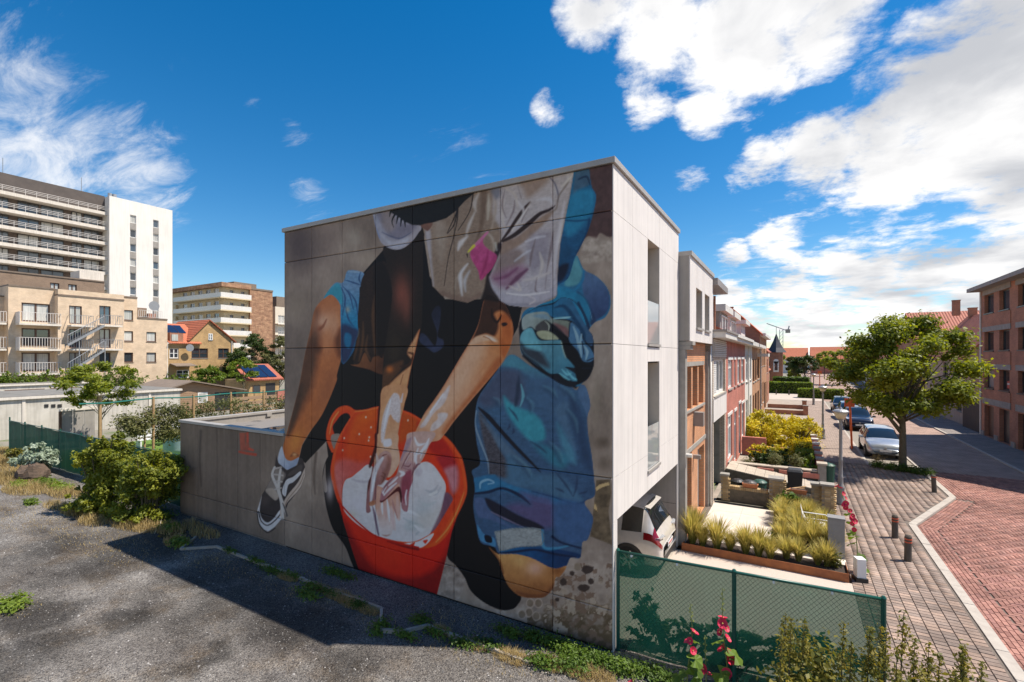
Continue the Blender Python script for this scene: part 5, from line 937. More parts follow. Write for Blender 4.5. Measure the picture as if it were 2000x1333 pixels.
# --- brick house with the white box on top
fr = fx(.10)
t = thing('box_topped_house', (-3, 8.1, 0), 'narrow orange brick house with a white cantilevered box as its top floor', 'house')
HB = [(6.35, 9.75, 3.85, 5.2), (6.25, 7.45, .05, 2.5), (8.55, 9.9, .05, 2.35)]
b = MB(); b.wall(fr, 6.16, 10.2, 0, 5.95, HB, .22); b.quad((.1, 10.2, 0), (-9, 10.2, 0), (-9, 10.2, 5.9), (.1, 10.2, 5.9)); b.quad((.1, 6.16, 0), (-.2, 6.16, 0), (-.2, 6.16, 5.9), (.1, 6.16, 5.9)); b.build('wall', BR_ORANGE, t)
MB().box(-9, .0, FY1 + .01, 10.45, 5.4, 5.9).build('floor_slab', M_CONC, t)
for y0, y1 in ((5.88, 6.16), (10.2, 10.45)): MB().box(-.3, .2, y0, y1, 0, 5.7).build('pilaster', M_CONC, t, bevel=.01)
MB().box(-.3, .34, 5.88, 6.3, 5.7, 5.83).box(-.3, .4, 5.88, 6.34, 5.83, 5.945).build('cornice', M_CONC, t, bevel=.01)
W3 = [(6.88, 8.03, 6.4, 7.6), (8.54, 9.58, 6.4, 7.6)]
fb_ = fx(.33); cols_ = [5.88, 6.88, 8.03, 8.54, 9.58, 10.46]
for i in range(5):
    for z0, z1 in (((5.96, 8.42),) if i in (0, 2, 4) else ((5.96, 6.33), (7.62, 8.42))): MB().fbox(fb_, cols_[i] + .004, cols_[i + 1] - .004, -.03, 0, z0, z1).build('white_panel', M_WPAN, t)
MB().box(-.5, .30, 5.87, 5.885, 5.96, 8.42).build('grey_side_panel', M_GPAN, t)
b = MB(); b.box(-9, -.06, 5.9, 10.44, 5.96, 8.4)
for i in (0, 2, 4): b.box(-.06, .295, cols_[i] + .01, cols_[i + 1] - .01, 5.97, 8.4)
for i in (1, 3): b.box(-.06, .295, cols_[i], cols_[i + 1], 7.63, 8.4).box(-.06, .295, cols_[i], cols_[i + 1], 5.97, 6.32)
b.build('box_core', M_REV, t)
MB().box(-9, .38, 5.86, 10.48, 8.42, 8.55).build('roof_edge', M_COPE, t)
for h in W3: window(t, fb_, *h, .28, M_DFRAME, M_GL, .05, (), (), True, sillmat=M_COPE)
window(t, fr, *HB[0], .18, M_WOODF, M_GL, .09, (.34, .68), (), True)
for y in (7.38, 8.52): MB().fbox(fr, y, y + .24, -.2, .0, 3.86, 5.2).build('brick_pier', BR_ORANGE, t)
dd = window(t, fr, *HB[1], .2, M_WOODF, M_GL, .12, (.45,), (), False, 'door'); MB().fbox(fr, 6.85, 6.88, -.17, -.1, 1.0, 1.3).build('handle', M_METAL, dd)
dg = MB(); dg.fbox(fr, 8.55, 9.9, -.24, -.18, .05, 2.35); dg.build('garage_door', M_GPAN, t)
MB().fbox(fr, 6.1, 10.2, -.02, .03, 2.52, 2.66).build('lintel', M_CONC, t); MB().fbox(fr, 6.3, 9.8, 0, .025, 5.2, 5.34).build('lintel', M_CONC, t)
MB().cyl((.27, 10.33, 0), (.27, 10.33, 5.9), .045, n=10).build('downpipe', M_GUT, t, smooth=True); MB().box(.1, .4, 7.75, 8.05, 3.25, 3.7).build('wall_box', M_ZINC, t); MB().box(.1, .32, 7.7, 7.85, 2.2, 2.32).build('wall_lamp', M_METAL, t)
MB().cyl((.2, 6.02, 2.62), (.36, 6.02, 2.62), .06, n=10).build('wall_lamp', M_GUT, t)
# --- pale house with louvres
fr = fx(TX)
t = thing('pale_brick_house', (-3, 12.5, 0), 'pale brick house with white shutters and a stone porch cut into its ground floor', 'house')
HC = [(10.7, 14.2, 4.0, 5.4), (10.7, 14.0, 0, 3.05)]
b = MB(); b.wall(fr, 10.47, 14.5, 0, 6.2, HC, .2); b.quad((TX, 10.47, 0), (-1, 10.47, 0), (-1, 10.47, 6.2), (TX, 10.47, 6.2)); b.build('wall', BR_WHITE, t)
MB().fbox(fr, 10.5, 14.48, .0, .03, 3.05, 3.95).build('render_band', M_WPAN, t)
for k in range(9): MB().fbox(fr, 10.6, 14.4, 0, .045, 5.5 + k * .075, 5.54 + k * .075).build('louvre', M_GUT, t)
w = window(t, fr, *HC[0], .12, M_WFRAME, M_GL, .1, (.38, .66), (), True); 
for k in range(16): MB().fbox(fr, 10.82, 12.0, -.1, -.07, 4.1 + k * .075, 4.16 + k * .075).build('shutter_slat', M_WFRAME, w)
MB().box(-1.6, -1.5, 10.5, 14.4, 0, 3.05).build('porch_back', pm('mossy_stone', (.24, .2, .13), (.14, .12, .08), 3, .95, .6, c3=(.3, .24, .12)), t); MB().quad((TX - .2, 14.0, 0), (-1.5, 14.0, 0), (-1.5, 14.0, 3.05), (TX - .2, 14.0, 3.05)).build('porch_side', M_STONE, t); MB().box(-1.5, TX - .2, 10.5, 14.1, 3.0, 3.05).build('porch_ceiling', M_CONC, t)
MB().box(-4, TX + .45, 10.4, 14.6, 6.2, 6.42).build('eaves', M_GUT, t); MB().box(-4, TX + .5, 10.35, 14.55, 6.42, 6.5).build('roof_edge', M_ZINC, t)
MB().box(-4, -.1, 10.5, 13.4, 6.5, 8.15).build('dormer_core', M_WPAN, t); fd = fx(-.08)
for y in (10.75, 11.6, 12.45): window(t, fd, y, y + .7, 6.65, 7.9, -.03, M_WFRAME, M_GL, .06, (), (), False)
MB().box(-4, .5, 10.4, 13.6, 8.15, 8.4).build('dormer_roof', M_ZINC, t); MB().cyl((-.02, 13.5, 6.5), (-.02, 13.5, 8.1), .05).build('downpipe', BR_BROWN, t)
# --- red house with dormer
t = thing('red_brick_house', (-3, 19, 0), 'smooth red brick house with white framed windows under a long white gutter', 'house')
HD = [(15.3, 17.1, 4.0, 5.35, M_CUR), (17.9, 18.6, 4.0, 5.35), (19.6, 21.0, 4.0, 5.35, M_CUR), (21.8, 23.4, 4.0, 5.35), (15.2, 16.9, .7, 2.75, M_CUR), (18.0, 19.1, .1, 2.7), (20.3, 21.4, .1, 2.9), (22.0, 23.6, .7, 2.75)]
b = MB(); b.wall(fr, 14.5, 24.2, 0, 6.2, [h[:4] for h in HD], .14); b.build('wall', BR_RED, t)
for h in HD:
    w = window(t, fr, *h[:4], .08, M_WFRAME, h[4] if len(h) > 4 else M_GL, .09, (.5,) if h[1] - h[0] > 1.2 else (), (.72,), h[2] > .5); MB().fbox(fr, h[0] - .1, h[1] + .1, 0, .03, h[3], h[3] + .14).build('lintel', M_WFRAME, w)
b = MB(); b.box(-4, TX + .42, 14.45, 24.25, 6.2, 6.4); b.box(TX + .3, TX + .5, 14.4, 24.3, 6.36, 6.5); b.build('gutter', M_GUT, t)
b = MB(); b.hexa([(TX + .3, 14.5, 6.4), (TX + .3, 24.2, 6.4), (-4.2, 24.2, 6.4), (-4.2, 14.5, 6.4), (TX + .3, 14.5, 6.46), (TX + .3, 24.2, 6.46), (-4.2, 24.2, 9.2), (-4.2, 14.5, 9.2)]); b.build('roof', RF_RED, t)
for y0, y1, m_ in ((14.7, 17.6, M_ZINC), (18.6, 21.6, M_WPAN)):
    d_ = MB().box(-3.2, .05, y0, y1, 6.45, 7.55).build('dormer', m_, t); MB().box(-3.3, .3, y0 - .15, y1 + .15, 7.55, 7.85).build('dormer_roof', M_GUT, d_)
    window(t, fx(.06), y0 + .4, y1 - .4, 6.6, 7.4, -.02, M_WFRAME, M_GL, .06, (.5,), (), False)
MB().box(-1.9, -1.3, 13.7, 14.3, 6.5, 8.7).build('chimney', BR_BROWN, t)
# --- white house, orange house
t = thing('white_rendered_house', (-3, 27, 0), 'bright white rendered house between red and tan brick neighbours', 'house')
HE = [(24.9, 26.6, 3.9, 5.6), (27.6, 29.4, 3.9, 5.6), (24.9, 26.3, .2, 2.7), (27.4, 29.5, .8, 2.8)]
b = MB(); b.wall(fr, 24.2, 30.2, 0, 6.2, [h[:4] for h in HE], .14); b.build('wall', M_WHITE, t)
for h in HE: window(t, fr, *h[:4], .1, M_WFRAME, M_GL, .09, (.5,), (.7,), h[2] > .5)
MB().box(-4, TX + .45, 24.2, 30.25, 6.2, 6.45).build('gutter', M_GUT, t); MB().hexa([(TX + .3, 24.3, 6.45), (TX + .3, 30.2, 6.45), (-4.2, 30.2, 6.45), (-4.2, 24.3, 6.45), (TX + .3, 24.3, 6.5), (TX + .3, 30.2, 6.5), (-4.2, 30.2, 9.0), (-4.2, 24.3, 9.0)]).build('roof', RF_RED, t)
d_ = MB().box(-3, .0, 25.4, 28.4, 6.5, 7.6).build('dormer', M_WPAN, t); MB().box(-3, .3, 25.2, 28.6, 7.6, 7.85).build('dormer_roof', M_GUT, d_)
MB().fbox(fr, 26.75, 27.3, 0, .05, 0, 6.2).build('pilaster', M_WHITE, t)
t = thing('tan_brick_house', (-3, 35, 0), 'tan brick terrace house next to the bright white one', 'house')
HF = [(30.9, 32.6, 3.6, 5.3), (33.4, 35.1, 3.6, 5.3), (36.2, 38.6, 3.6, 5.3), (31, 32.2, .1, 2.6), (33.2, 35.2, .8, 2.6), (36.2, 38.2, .1, 2.6)]
b = MB(); b.wall(fr, 30.2, 39.5, 0, 6.2, [h[:4] for h in HF], .14); b.build('wall', BR_TAN, t)
for h in HF: window(t, fr, *h[:4], .1, M_BFRAME, M_GL, .08, (.5,), (), h[2] > .5)
MB().box(-4, TX + .5, 30.2, 39.5, 6.2, 6.42).build('gutter', M_GUT, t); MB().hexa([(TX + .3, 30.3, 6.42), (TX + .3, 39.5, 6.42), (-4.2, 39.5, 6.42), (-4.2, 30.3, 6.42), (TX + .3, 30.3, 6.5), (TX + .3, 39.5, 6.5), (-4.2, 39.5, 8.2), (-4.2, 30.3, 8.2)]).build('roof', RF_RED, t)
MB().box(TX, TX + .8, 36, 39.0, 5.5, 5.75).build('canopy', M_GUT, t); MB().cyl((TX + .08, 39.3, 0), (TX + .08, 39.3, 6.2), .06).build('downpipe', M_METAL, t)
# --- tall gabled house with tile-hung end
t = gable_house('gabled_house', -4.3, TX, 39.6, 52, 7.6, 9.9, 'y', BR_TAN, RF_ORANGE, 'tall tan house with a tile hung gable end under an orange roof', [(41, 42.6, 4.6, 6.6), (44, 45.6, 4.6, 6.6), (47, 48.6, 4.6, 6.6), (41, 42.6, 1, 3), (44, 45.6, 1, 3), (47, 50, 0, 2.8)], 'x+', M_BFRAME, None, None, (-2.6, 44, 10.4))
MB().sweep([(-4.28, 39.58, 5.8), (TX - .02, 39.58, 5.8), (TX - .02, 39.58, 7.58), (-1.99, 39.58, 9.85), (-4.28, 39.58, 7.58)], (0, -.05, 0)).build('tile_hanging', M_TILECLAD, t)
MB().box(TX, TX + .45, 39.8, 52, 7.35, 7.6).build('gutter', M_GUT, t)
t = gable_house('low_brick_house', -5, TX - .1, 52.1, 61, 6.2, 8.6, 'y', BR_BROWN, RF_RED, 'brown brick house closing the terrace beside the pale forecourt', [(53, 54.6, 3.6, 5.2), (56, 57.6, 3.6, 5.2), (53, 56, 0, 2.6)], 'x+', M_WFRAME, None, None, (-3, 60.3, 9.4))
t = gable_house('garage_house', -7, -.6, 75, 84, 3.4, 5.4, 'y', BR_TAN, RF_ORANGE, 'low tan garage house behind the clipped hedges', [(-5.5, -3.4, .1, 2.4)], 'y-', M_BFRAME)
t = gable_house('white_gable_house', -7, -1.2, 86, 97, 5, 8, 'y', M_WHITE, RF_DARK, 'white house with dark slate roof left of the brick turret', [(-3.5, -2.2, 3, 4.4)], 'y-')
tw = thing('brick_turret', (.1, 96, 0), 'slim brick turret with pointed slate spire and a white arched window', 'tower')
MB().box(-1.0, 1.2, 95, 97.2, 0, 6.3).build('wall', BR_BROWN, tw); MB().lathe((.1, 96.1, 6.3), [(1.75, 0), (1.1, .9), (.55, 2.1), (.04, 3.6)], 4).build('spire', RF_DARK, tw); MB().cyl((.1, 96.1, 9.8), (.1, 96.1, 11.2), .04).build('finial', M_DARKMET, tw)
w = MB().box(-.35, .55, 94.94, 95.0, 2.6, 4.6).cyl((.1, 94.94, 4.6), (.1, 95.0, 4.6), .45, n=14).build('window', M_WFRAME, tw); MB().box(-.15, .35, 94.9, 94.95, 2.9, 4.3).build('pane', M_GL, w)
# --- houses across the street
t = thing('brown_brick_flats', (19, 31, 0), 'brown brick flats with dark windows over garage doors across the street', 'apartment building')
fr = fx(14.4, -1); FX0, FX1 = 24.0, 37.6
cl = [(35.1, 36.9), (32.4, 34.1), (29.4, 31.1), (26.7, 28.4)]; HO = []
for a0, a1 in cl:
    for z0, z1 in ((8.47, 9.75), (5.9, 7.2), (3.35, 4.65), (.02, 2.15)): HO.append((a0, a1, z0, z1))
b = MB(); b.wall(fr, FX0, FX1, -.1, 10.1, HO, .28); b.quad((14.4, FX1, -.1), (24, FX1, -.1), (24, FX1, 10.2), (14.4, FX1, 10.2)); b.quad((14.4, FX0, -.1), (24, FX0 - 8, -.1), (24, FX0 - 8, 10.2), (14.4, FX0, 10.2)); b.quad((24, FX0 - 8, -.1), (24, FX1, -.1), (24, FX1, 10.2), (24, FX0 - 8, 10.2)); b.build('wall', BR_BROWN, t)
MB().prism([(13.7, FX1 + .3), (13.7, FX0 - .4), (24.3, FX0 - 8.9), (24.3, FX1 + .3)], 10.1, 10.35).build('roof_edge', pm('eaves_board', (.30, .27, .25), (.24, .22, .2), 3, .7), t)
for h in HO:
    if h[2] < 1:
        g_ = MB().fbox(fr, h[0], h[1], -.27, -.22, h[2], h[3]).build('garage_door', M_BFRAME if h[0] > 34 else M_DFRAME, t)
        for k in range(6): MB().fbox(fr, h[0] + .02, h[1] - .02, -.222, -.212, .1 + k * .34, .1 + k * .34 + .3).build('door_panel', M_BFRAME if h[0] > 34 else M_DFRAME, g_)
    else: window(t, fr, *h, .22, M_DFRAME, M_GLB if h[2] > 8 else (M_CUR if (h[2] < 4 and h[0] > 34) else M_GL), .08, (), (), True, sillmat=M_DFRAME)
for i in (0, 2):
    a0, a1 = cl[i + 1][0] - .25, cl[i][1] + .25
    for z0, z1 in ((7.22, 7.55), (4.67, 5.0), (2.25, 2.65)): MB().fbox(fr, a0, a1, 0, .05, z0, z1).build('concrete_band', M_CONC, t)
    for z0, z1 in ((7.55, 8.36), (5.0, 5.8), (2.65, 3.26)): MB().fbox(fr, a0, a1, 0, .045, z0, z1).build('spandrel', BR_BROWN, t)
    MB().fbox(fr, a0, a1, 0, .05, 9.76, 10.2).build('concrete_band', M_CONC, t)
for a in (37.2, 34.6, 31.75, 29.0): MB().fbox(fr, a - .3, a + .3, 0, .06, -.07, .32).build('plinth', M_CONC, t)
MB().fbox(fr, 32.95, 33.45, -.2, -.19, 3.5, 3.95).build('window_poster', paint('poster_red', (.55, .08, .05), .7), t); MB().fbox(fr, 32.95, 33.45, -.2, -.188, 3.72, 3.83).build('poster_band', paint('poster_white', (.7, .7, .68), .7), t)
MB().cyl((14.36, FX1 - .06, 0), (14.36, FX1 - .06, 10.2), .06).build('downpipe', M_GUT, t)
gt = thing('plank_gate', (14.5, 40, 0), 'tall dark plank gate between the brick flats and the red roofed house', 'gate'); M_PLANK = pm('weathered_plank', (.10, .075, .055), (.06, .047, .038), 3, .85, .3, stretch=(6, 6, .4))
for k in range(26): MB().box(14.46, 14.52, 37.75 + k * .17, 37.9 + k * .17, 0, 2.25 + R.uniform(-.02, .02)).build('plank', M_PLANK, gt)
MB().box(14.52, 14.58, 37.7, 42.2, .5, .62).box(14.52, 14.58, 37.7, 42.2, 1.7, 1.82).build('rail', M_PLANK, gt)
hl = [(43.5, 45, 1, 2.6), (47, 48.4, 1, 2.6), (51, 52.6, 0, 2.2), (44, 45.5, 3.6, 5), (47.5, 49, 3.6, 5)]
gable_house('red_roofed_house', 14.7, 21.3, 42.3, 56, 5.6, 9.4, 'y', pm('buff_render', (.45, .37, .29), (.37, .3, .24), 1.2, .85, streak=.2), RF_RED, 'buff house with a steep red tiled roof beyond the plank gate', hl, 'x-', M_DFRAME, None, 'houses across the street', (18, 54.5, 10.2))
gable_house('red_roofed_house', 14.7, 23, 57, 72, 6.2, 10.6, 'x', BR_BROWN, RF_REDX, 'brown brick house with its red roof turned across the street line', [(59, 60.5, 3.6, 5), (63, 64.5, 3.6, 5), (59, 60.5, .8, 2.4), (66, 68, 0, 2.3)], 'x-', M_WFRAME, None, 'houses across the street', (18, 60, 11.5))
for i, (y0, y1, rz) in enumerate(((73, 86, 9.0), (87, 103, 8.2), (104, 120, 9.2), (121, 140, 8.2))):
    gable_house('red_roofed_house', 14.7 + i * .6, 22.5 + i * .6, y0, y1, 5.2, rz, 'y', (BR_RED, BR_TAN, M_WHITE, BR_BROWN)[i], RF_RED, ('red brick', 'tan brick', 'white rendered', 'dull brown brick')[i] + ' house far down the right side of the street with red roof', [(y0 + 2, y0 + 3.4, 3.2, 4.6), (y0 + 7, y0 + 8.4, 3.2, 4.6)], 'x-', M_WFRAME, None, 'houses across the street')
for i, (x0, x1, y0, ez, rz) in enumerate(((-24, -9, 175, 4.6, 8.2), (-8, 7, 178, 4.8, 8.4), (8, 24, 176, 4.8, 8.6), (25, 44, 168, 6, 11), (-14, -6, 120, 5, 8), (46, 66, 150, 7, 12))):
    gable_house('row_house', x0, x1, y0, y0 + 9, ez, rz, 'x', (BR_TAN, M_WHITE, BR_RED, BR_TAN, M_WHITE, BR_BROWN)[i], RF_ORANGE if i != 4 else RF_RED, ('tan', 'white', 'red', 'tall tan', 'small white', 'brown')[i] + ' house with orange roof closing the far end of the street', [(x0 + 2, x0 + 3.4, 2.6, 4), (x0 + 6, x0 + 7.4, 2.6, 4), (x0 + 11, x0 + 12.4, 2.6, 4)][:2 if x1 - x0 < 10 else 3], 'y-', M_WFRAME, None, 'houses at the end of the street')
# far crane
cr = thing('tower_crane', (-6, 330, 0), 'slim tower crane standing far off beyond the rooftops', 'crane'); cc = ATY(1526, 640, 330); b = MB()
hx = cc.x; top = ATY(1526, 644, 330).z; M_CRANE = pm('crane_steel', (.42, .43, .45), (.36, .36, .38), 3, .6)
b = MB()
for sx in (-.9, .9):
    for sy in (-.9, .9): b.cyl((hx + sx, 330 + sy, 0), (hx + sx, 330 + sy, top), .22, n=4)
for k in range(int(top / 2.2)): b.cyl((hx - .9, 329.1, k * 2.2), (hx + .9, 329.1, k * 2.2 + 2.2), .12, n=4)
b.build('mast', M_CRANE, cr); b = MB(); b.cyl((hx + 3.5, 330, top - 1), (hx - 8, 330, top + 4.0), .35, n=4).cyl((hx + 3.5, 330, top - 1), (hx + 4.2, 330, top + 2), .5, n=4); b.build('jib', M_CRANE, cr); MB().box(hx + 2.2, hx + 4.8, 329, 331, top - 2.2, top).build('counterweight', M_CONC, cr)
# ------------------------------------------------------------------ vehicles
M_TYRE = pm('tyre', (.018, .018, .019), (.012, .012, .012), 8, .85); M_RIM = pm('alloy', (.42, .42, .43), (.35, .35, .36), 6, .3, 0, .85)
M_CARGL = glass('car_glass', (.012, .016, .018), .02, 1.); M_RLIGHT = paint('tail_light_red', (.24, .008, .012), .1, 0, 1.); M_HLIGHT = paint('head_light', (.62, .64, .66), .06, .3, 1.); M_PLATE = paint('number_plate', (.72, .70, .68), .4); M_TRIM = pm('black_trim', (.02, .02, .021), (.015, .015, .015), 8, .5)
KINDS = {  # s, z bottom, z shoulder, z top, half width, half roof width
 'hatch': [(0, .38, .70, .74, .70, .66), (.012, .27, .86, .92, .79, .70), (.03, .22, .95, 1.12, .83, .68), (.06, .21, .98, 1.34, .845, .64), (.10, .20, .98, 1.47, .845, .62), (.22, .19, .97, 1.53, .845, .62), (.42, .19, .95, 1.535, .847, .62), (.56, .19, .94, 1.49, .847, .61), (.64, .19, .935, 1.38, .847, .62), (.72, .19, .93, 1.18, .845, .68), (.79, .20, .93, .985, .84, .74), (.88, .21, .88, .90, .82, .70), (.95, .24, .76, .79, .76, .62), (.985, .28, .62, .66, .68, .55), (1, .34, .50, .53, .58, .48)],
 'mpv': [(0, .40, .72, .76, .74, .68), (.012, .30, .86, .92, .86, .74), (.03, .24, .98, 1.06, .91, .78), (.055, .22, 1.06, 1.28, .93, .72), (.085, .22, 1.08, 1.56, .935, .66), (.12, .21, 1.07, 1.66, .94, .65), (.25, .20, 1.03, 1.69, .94, .66), (.45, .20, 1.0, 1.68, .94, .66), (.58, .20, .98, 1.6, .94, .66), (.68, .20, .97, 1.4, .94, .68), (.78, .2, .97, 1.06, .93, .78), (.88, .22, .92, .95, .90, .74), (.95, .25, .80, .83, .84, .66), (1, .34, .56, .60, .66, .5)],
 'suv': [(0, .45, .74, .8, .72, .66), (.012, .33, .92, .98, .84, .74), (.03, .28, 1.02, 1.14, .88, .72), (.07, .26, 1.04, 1.46, .90, .66), (.12, .25, 1.03, 1.6, .905, .65), (.25, .24, 1.02, 1.65, .905, .65), (.42, .24, 1.0, 1.64, .905, .65), (.54, .24, .99, 1.58, .905, .65), (.62, .24, .985, 1.42, .905, .66), (.70, .24, .98, 1.14, .90, .74), (.75, .25, .98, 1.03, .90, .78), (.87, .26, .95, .97, .88, .74), (.95, .28, .86, .89, .84, .68), (.985, .32, .74, .78, .78, .6), (1, .38, .58, .62, .68, .5)]}
def car(name, label, loc, rot, kind, Ln, body_col, group=None, metal=.55, detail=True):
    t = thing(name, (0, 0, 0), label, 'car', group)
    st = np.array(KINDS[kind], float); P = catmull(st, False, 4); S = P[:, 0]
    rings = []
    for s, zb, zs, zt, hw, ht in P:
        pts = np.array([(0, zb), (hw * .82, zb), (hw * .965, zb + .1), (hw * 1.0, zb + (zs - zb) * .45), (hw * .985, zb + (zs - zb) * .8), (hw * .955, zs), (ht, zt - max(.02, .09 * (zt - zs))), (ht * .86, zt - .006), (ht * .5, zt + .012), (0, zt + .018)])
        full = [(s * Ln - Ln / 2, y, z) for y, z in pts] + [(s * Ln - Ln / 2, -y, z) for y, z in pts[-2:0:-1]]
        rings.append(full)
    n = len(rings[0]); V = [p for r in rings for p in r]; fb, fg, ft = [], [], []
    ws = {'hatch': (.575, .775), 'mpv': (.60, .765), 'suv': (.555, .735)}[kind]; rs = {'hatch': (.026, .095), 'mpv': (.036, .105), 'suv': (.028, .09)}[kind]; sg = {'hatch': (.10, .76), 'mpv': (.11, .75), 'suv': (.10, .72)}[kind]
    for i in range(len(rings) - 1):
        sm = (S[i] + S[i + 1]) / 2
        for j in range(n):
            q = (j + 1) % n; f = (i * n + j, i * n + q, (i + 1) * n + q, (i + 1) * n + j); jj = j if j < 9 else n - 1 - j
            gl = False
            if jj == 5 and sg[0] < sm < sg[1] and not (abs(sm - .44) < .014 or abs(sm - .24) < .012): gl = True
            if jj >= 6 and (ws[0] < sm < ws[1] or rs[0] < sm < rs[1]): gl = True
            tl = kind == 'mpv' and ((jj == 4 and .006 < sm < .10) or (jj == 5 and .014 < sm < .05))
            if tl: ft.append(f)
            (fg if gl and not tl else fb).append(f)
    fb.append(tuple(range(n))); fb.append(tuple((len(rings) - 1) * n + j for j in range(n))[::-1])
    m_b = paint(name + '_paint', body_col, .28, metal, .9); m_b.name = name + '_paint'
    b = MB(); b.v = V; b.f = fb; b.m = [0] * len(fb); body = b.build('body', m_b, t, smooth=True)
    VG = [(x, y * 1.004, z + .003) for x, y, z in V]; VT = [(x - .012, y * 1.012, z + .004) for x, y, z in V]
    for left, VG, pn, pmat in ((set(fg), VG, 'window', M_CARGL), (set(ft), VT, 'tail_light', M_RLIGHT)):   # each window and light is a piece of its own
     while left:
        comp = [left.pop()]; verts = set(comp[0]); grew = True
        while grew:
            new = [f for f in left if sum(v in verts for v in f) >= 2]; grew = bool(new)
            for f in new: comp.append(f); left.discard(f); verts.update(f)
        idx = {v: i for i, v in enumerate(sorted(verts))}; g = MB(); g.v = [VG[v] for v in sorted(verts)]; g.f = [tuple(idx[v] for v in f) for f in comp]; g.m = [0] * len(comp); g.build(pn, pmat, t, smooth=True)
    hw = st[:, 4].max(); wr = .31 if kind == 'hatch' else .345
    for fx_ in (.17, .815):
        for sy in (-1, 1):
            c = (fx_ * Ln - Ln / 2, sy * (hw - .10), wr)
            MB().cyl((c[0], sy * (hw - .3), wr + .01), (c[0], sy * (hw + .006), wr + .01), wr * 1.17, n=24).build('wheel_arch', M_TRIM, t)
            w = MB(); k0 = len(w.v); prof = [(wr * .66, -.1), (wr * .95, -.105), (wr, -.07), (wr, .07), (wr * .95, .108), (wr * .66, .112)]
            w.lathe((0, 0, 0), prof, 22); w.v = [(c[0] + x, c[1] + sy * z, c[2] + y) for x, y, z in w.v]; wo = w.build('wheel', M_TYRE, t, smooth=False)
            r = MB(); r.cyl((c[0], c[1] + sy * .08, wr), (c[0], c[1] + sy * .10, wr), wr * .22, n=10)
            for k in range(7):
                a = k * 2 * math.pi / 7; u = (math.cos(a), math.sin(a)); p = (-u[1] * .03, u[0] * .03)
                r.hexa([(c[0] + u[0] * q * wr + e * p[0], c[1] + sy * h, c[2] + u[1] * q * wr + e * p[1]) for h in (.075, .115) for q, e in ((.12, -1), (.7, -.7), (.7, .7), (.12, 1))])
            r.build('rim', M_RIM, wo)
    F0, R0 = Ln / 2, -Ln / 2; zh = {'hatch': .72, 'mpv': .8, 'suv': .86}[kind]
    for sy in (-1, 1):
        MB().hexa([(F0 - .52, sy * (hw - .05), zh + .06), (F0 - .20, sy * (hw - .165), zh - .1), (F0 - .14, sy * (hw - .33), zh - .13), (F0 - .30, sy * (hw - .25), zh - .0), (F0 - .52, sy * (hw - .04), zh + .16), (F0 - .25, sy * (hw - .12), zh + .03), (F0 - .16, sy * (hw - .34), zh - .03), (F0 - .42, sy * (hw - .22), zh + .13)]).build('headlight', M_HLIGHT, t)
        MB().box(F0 - 1.43 * Ln / 4, F0 - 1.37 * Ln / 4, sy * hw - .1 if sy < 0 else hw - .03, sy * hw + .03 if sy < 0 else hw + .1, .95, 1.02).hexa([(F0 - 1.46 * Ln / 4, sy * (hw + .03), .93), (F0 - 1.34 * Ln / 4, sy * (hw + .03), .93), (F0 - 1.34 * Ln / 4, sy * (hw + .22), .95), (F0 - 1.44 * Ln / 4, sy * (hw + .22), .95), (F0 - 1.46 * Ln / 4, sy * (hw + .03), 1.07), (F0 - 1.34 * Ln / 4, sy * (hw + .03), 1.06), (F0 - 1.35 * Ln / 4, sy * (hw + .21), 1.07), (F0 - 1.44 * Ln / 4, sy * (hw + .21), 1.08)]).build('mirror', m_b, t, bevel=.02)
    for sy in (-1, 1):
        if kind == 'mpv': MB().hexa([(R0 + .16, sy * .84, .955), (R0 + .05, sy * .80, .945), (R0 + .0, sy * .56, .95), (R0 + .1, sy * .5, .95), (R0 + .16, sy * .9, .985), (R0 + .04, sy * .84, .985), (R0 - .005, sy * .56, .98), (R0 + .1, sy * .5, .98)]).build('light_strip', M_HLIGHT, t)
        else: MB().box(R0 + .02, R0 + .16, sy * hw * .8 - .1, sy * hw * .8 + .1, .8, 1.05).build('tail_light', M_RLIGHT, t)
    MB().box(F0 - .04, F0 + .012, -.26, .26, .42, .53).build('number_plate', M_PLATE, t)
    pr = MB().box(R0 - .012, R0 + .05, -.26, .26, .60, .72).build('number_plate', M_PLATE, t)
    MB().box(R0 - .016, R0 - .012, -.2, .2, .64, .68).build('plate_marks', paint('plate_red', (.45, .12, .1), .5), pr)
    g_ = MB(); g_.hexa([(F0 - .10, -.5, .62), (F0 - .02, -.3, .56), (F0 - .02, .3, .56), (F0 - .10, .5, .62), (F0 - .2, -.52, .68), (F0 - .055, -.3, .645), (F0 - .055, .3, .645), (F0 - .2, .52, .68)]).build('grille', M_TRIM, t)
    MB().box(F0 - .12, F0 - .004, -.42, .42, .30, .40).build('lower_intake', M_TRIM, t); MB().cyl((F0 - .03, 0, .61), (F0 + .0, 0, .605), .06, n=14).build('badge', M_METAL, t)
    MB().box(R0 - .004, R0 + .12, -.62, .62, .33, .48).build('rear_bumper_trim', M_TRIM, t)
    if kind == 'mpv': MB().hexa([(R0 + .62, -.6, 1.63), (R0 + .62, .6, 1.63), (R0 + .36, .58, 1.585), (R0 + .36, -.58, 1.585), (R0 + .62, -.6, 1.672), (R0 + .62, .6, 1.672), (R0 + .36, .58, 1.61), (R0 + .36, -.58, 1.61)]).build('spoiler', m_b, t, bevel=.01)
    t.location = loc; t.rotation_euler = (0, 0, rot)
    return t
car('people_carrier', 'champagne people carrier parked tail out under the white cube', (-2.32, 4.30, .012), math.pi, 'mpv', 4.86, (.66, .62, .57), metal=.2)
BAY = 'cars parked in the bay along the pavement'
car('silver_hatchback', 'silver hatchback parked nose to the street tree', (7.18, 25.7, -.045), -math.pi / 2, 'hatch', 3.9, (.46, .50, .56), BAY)
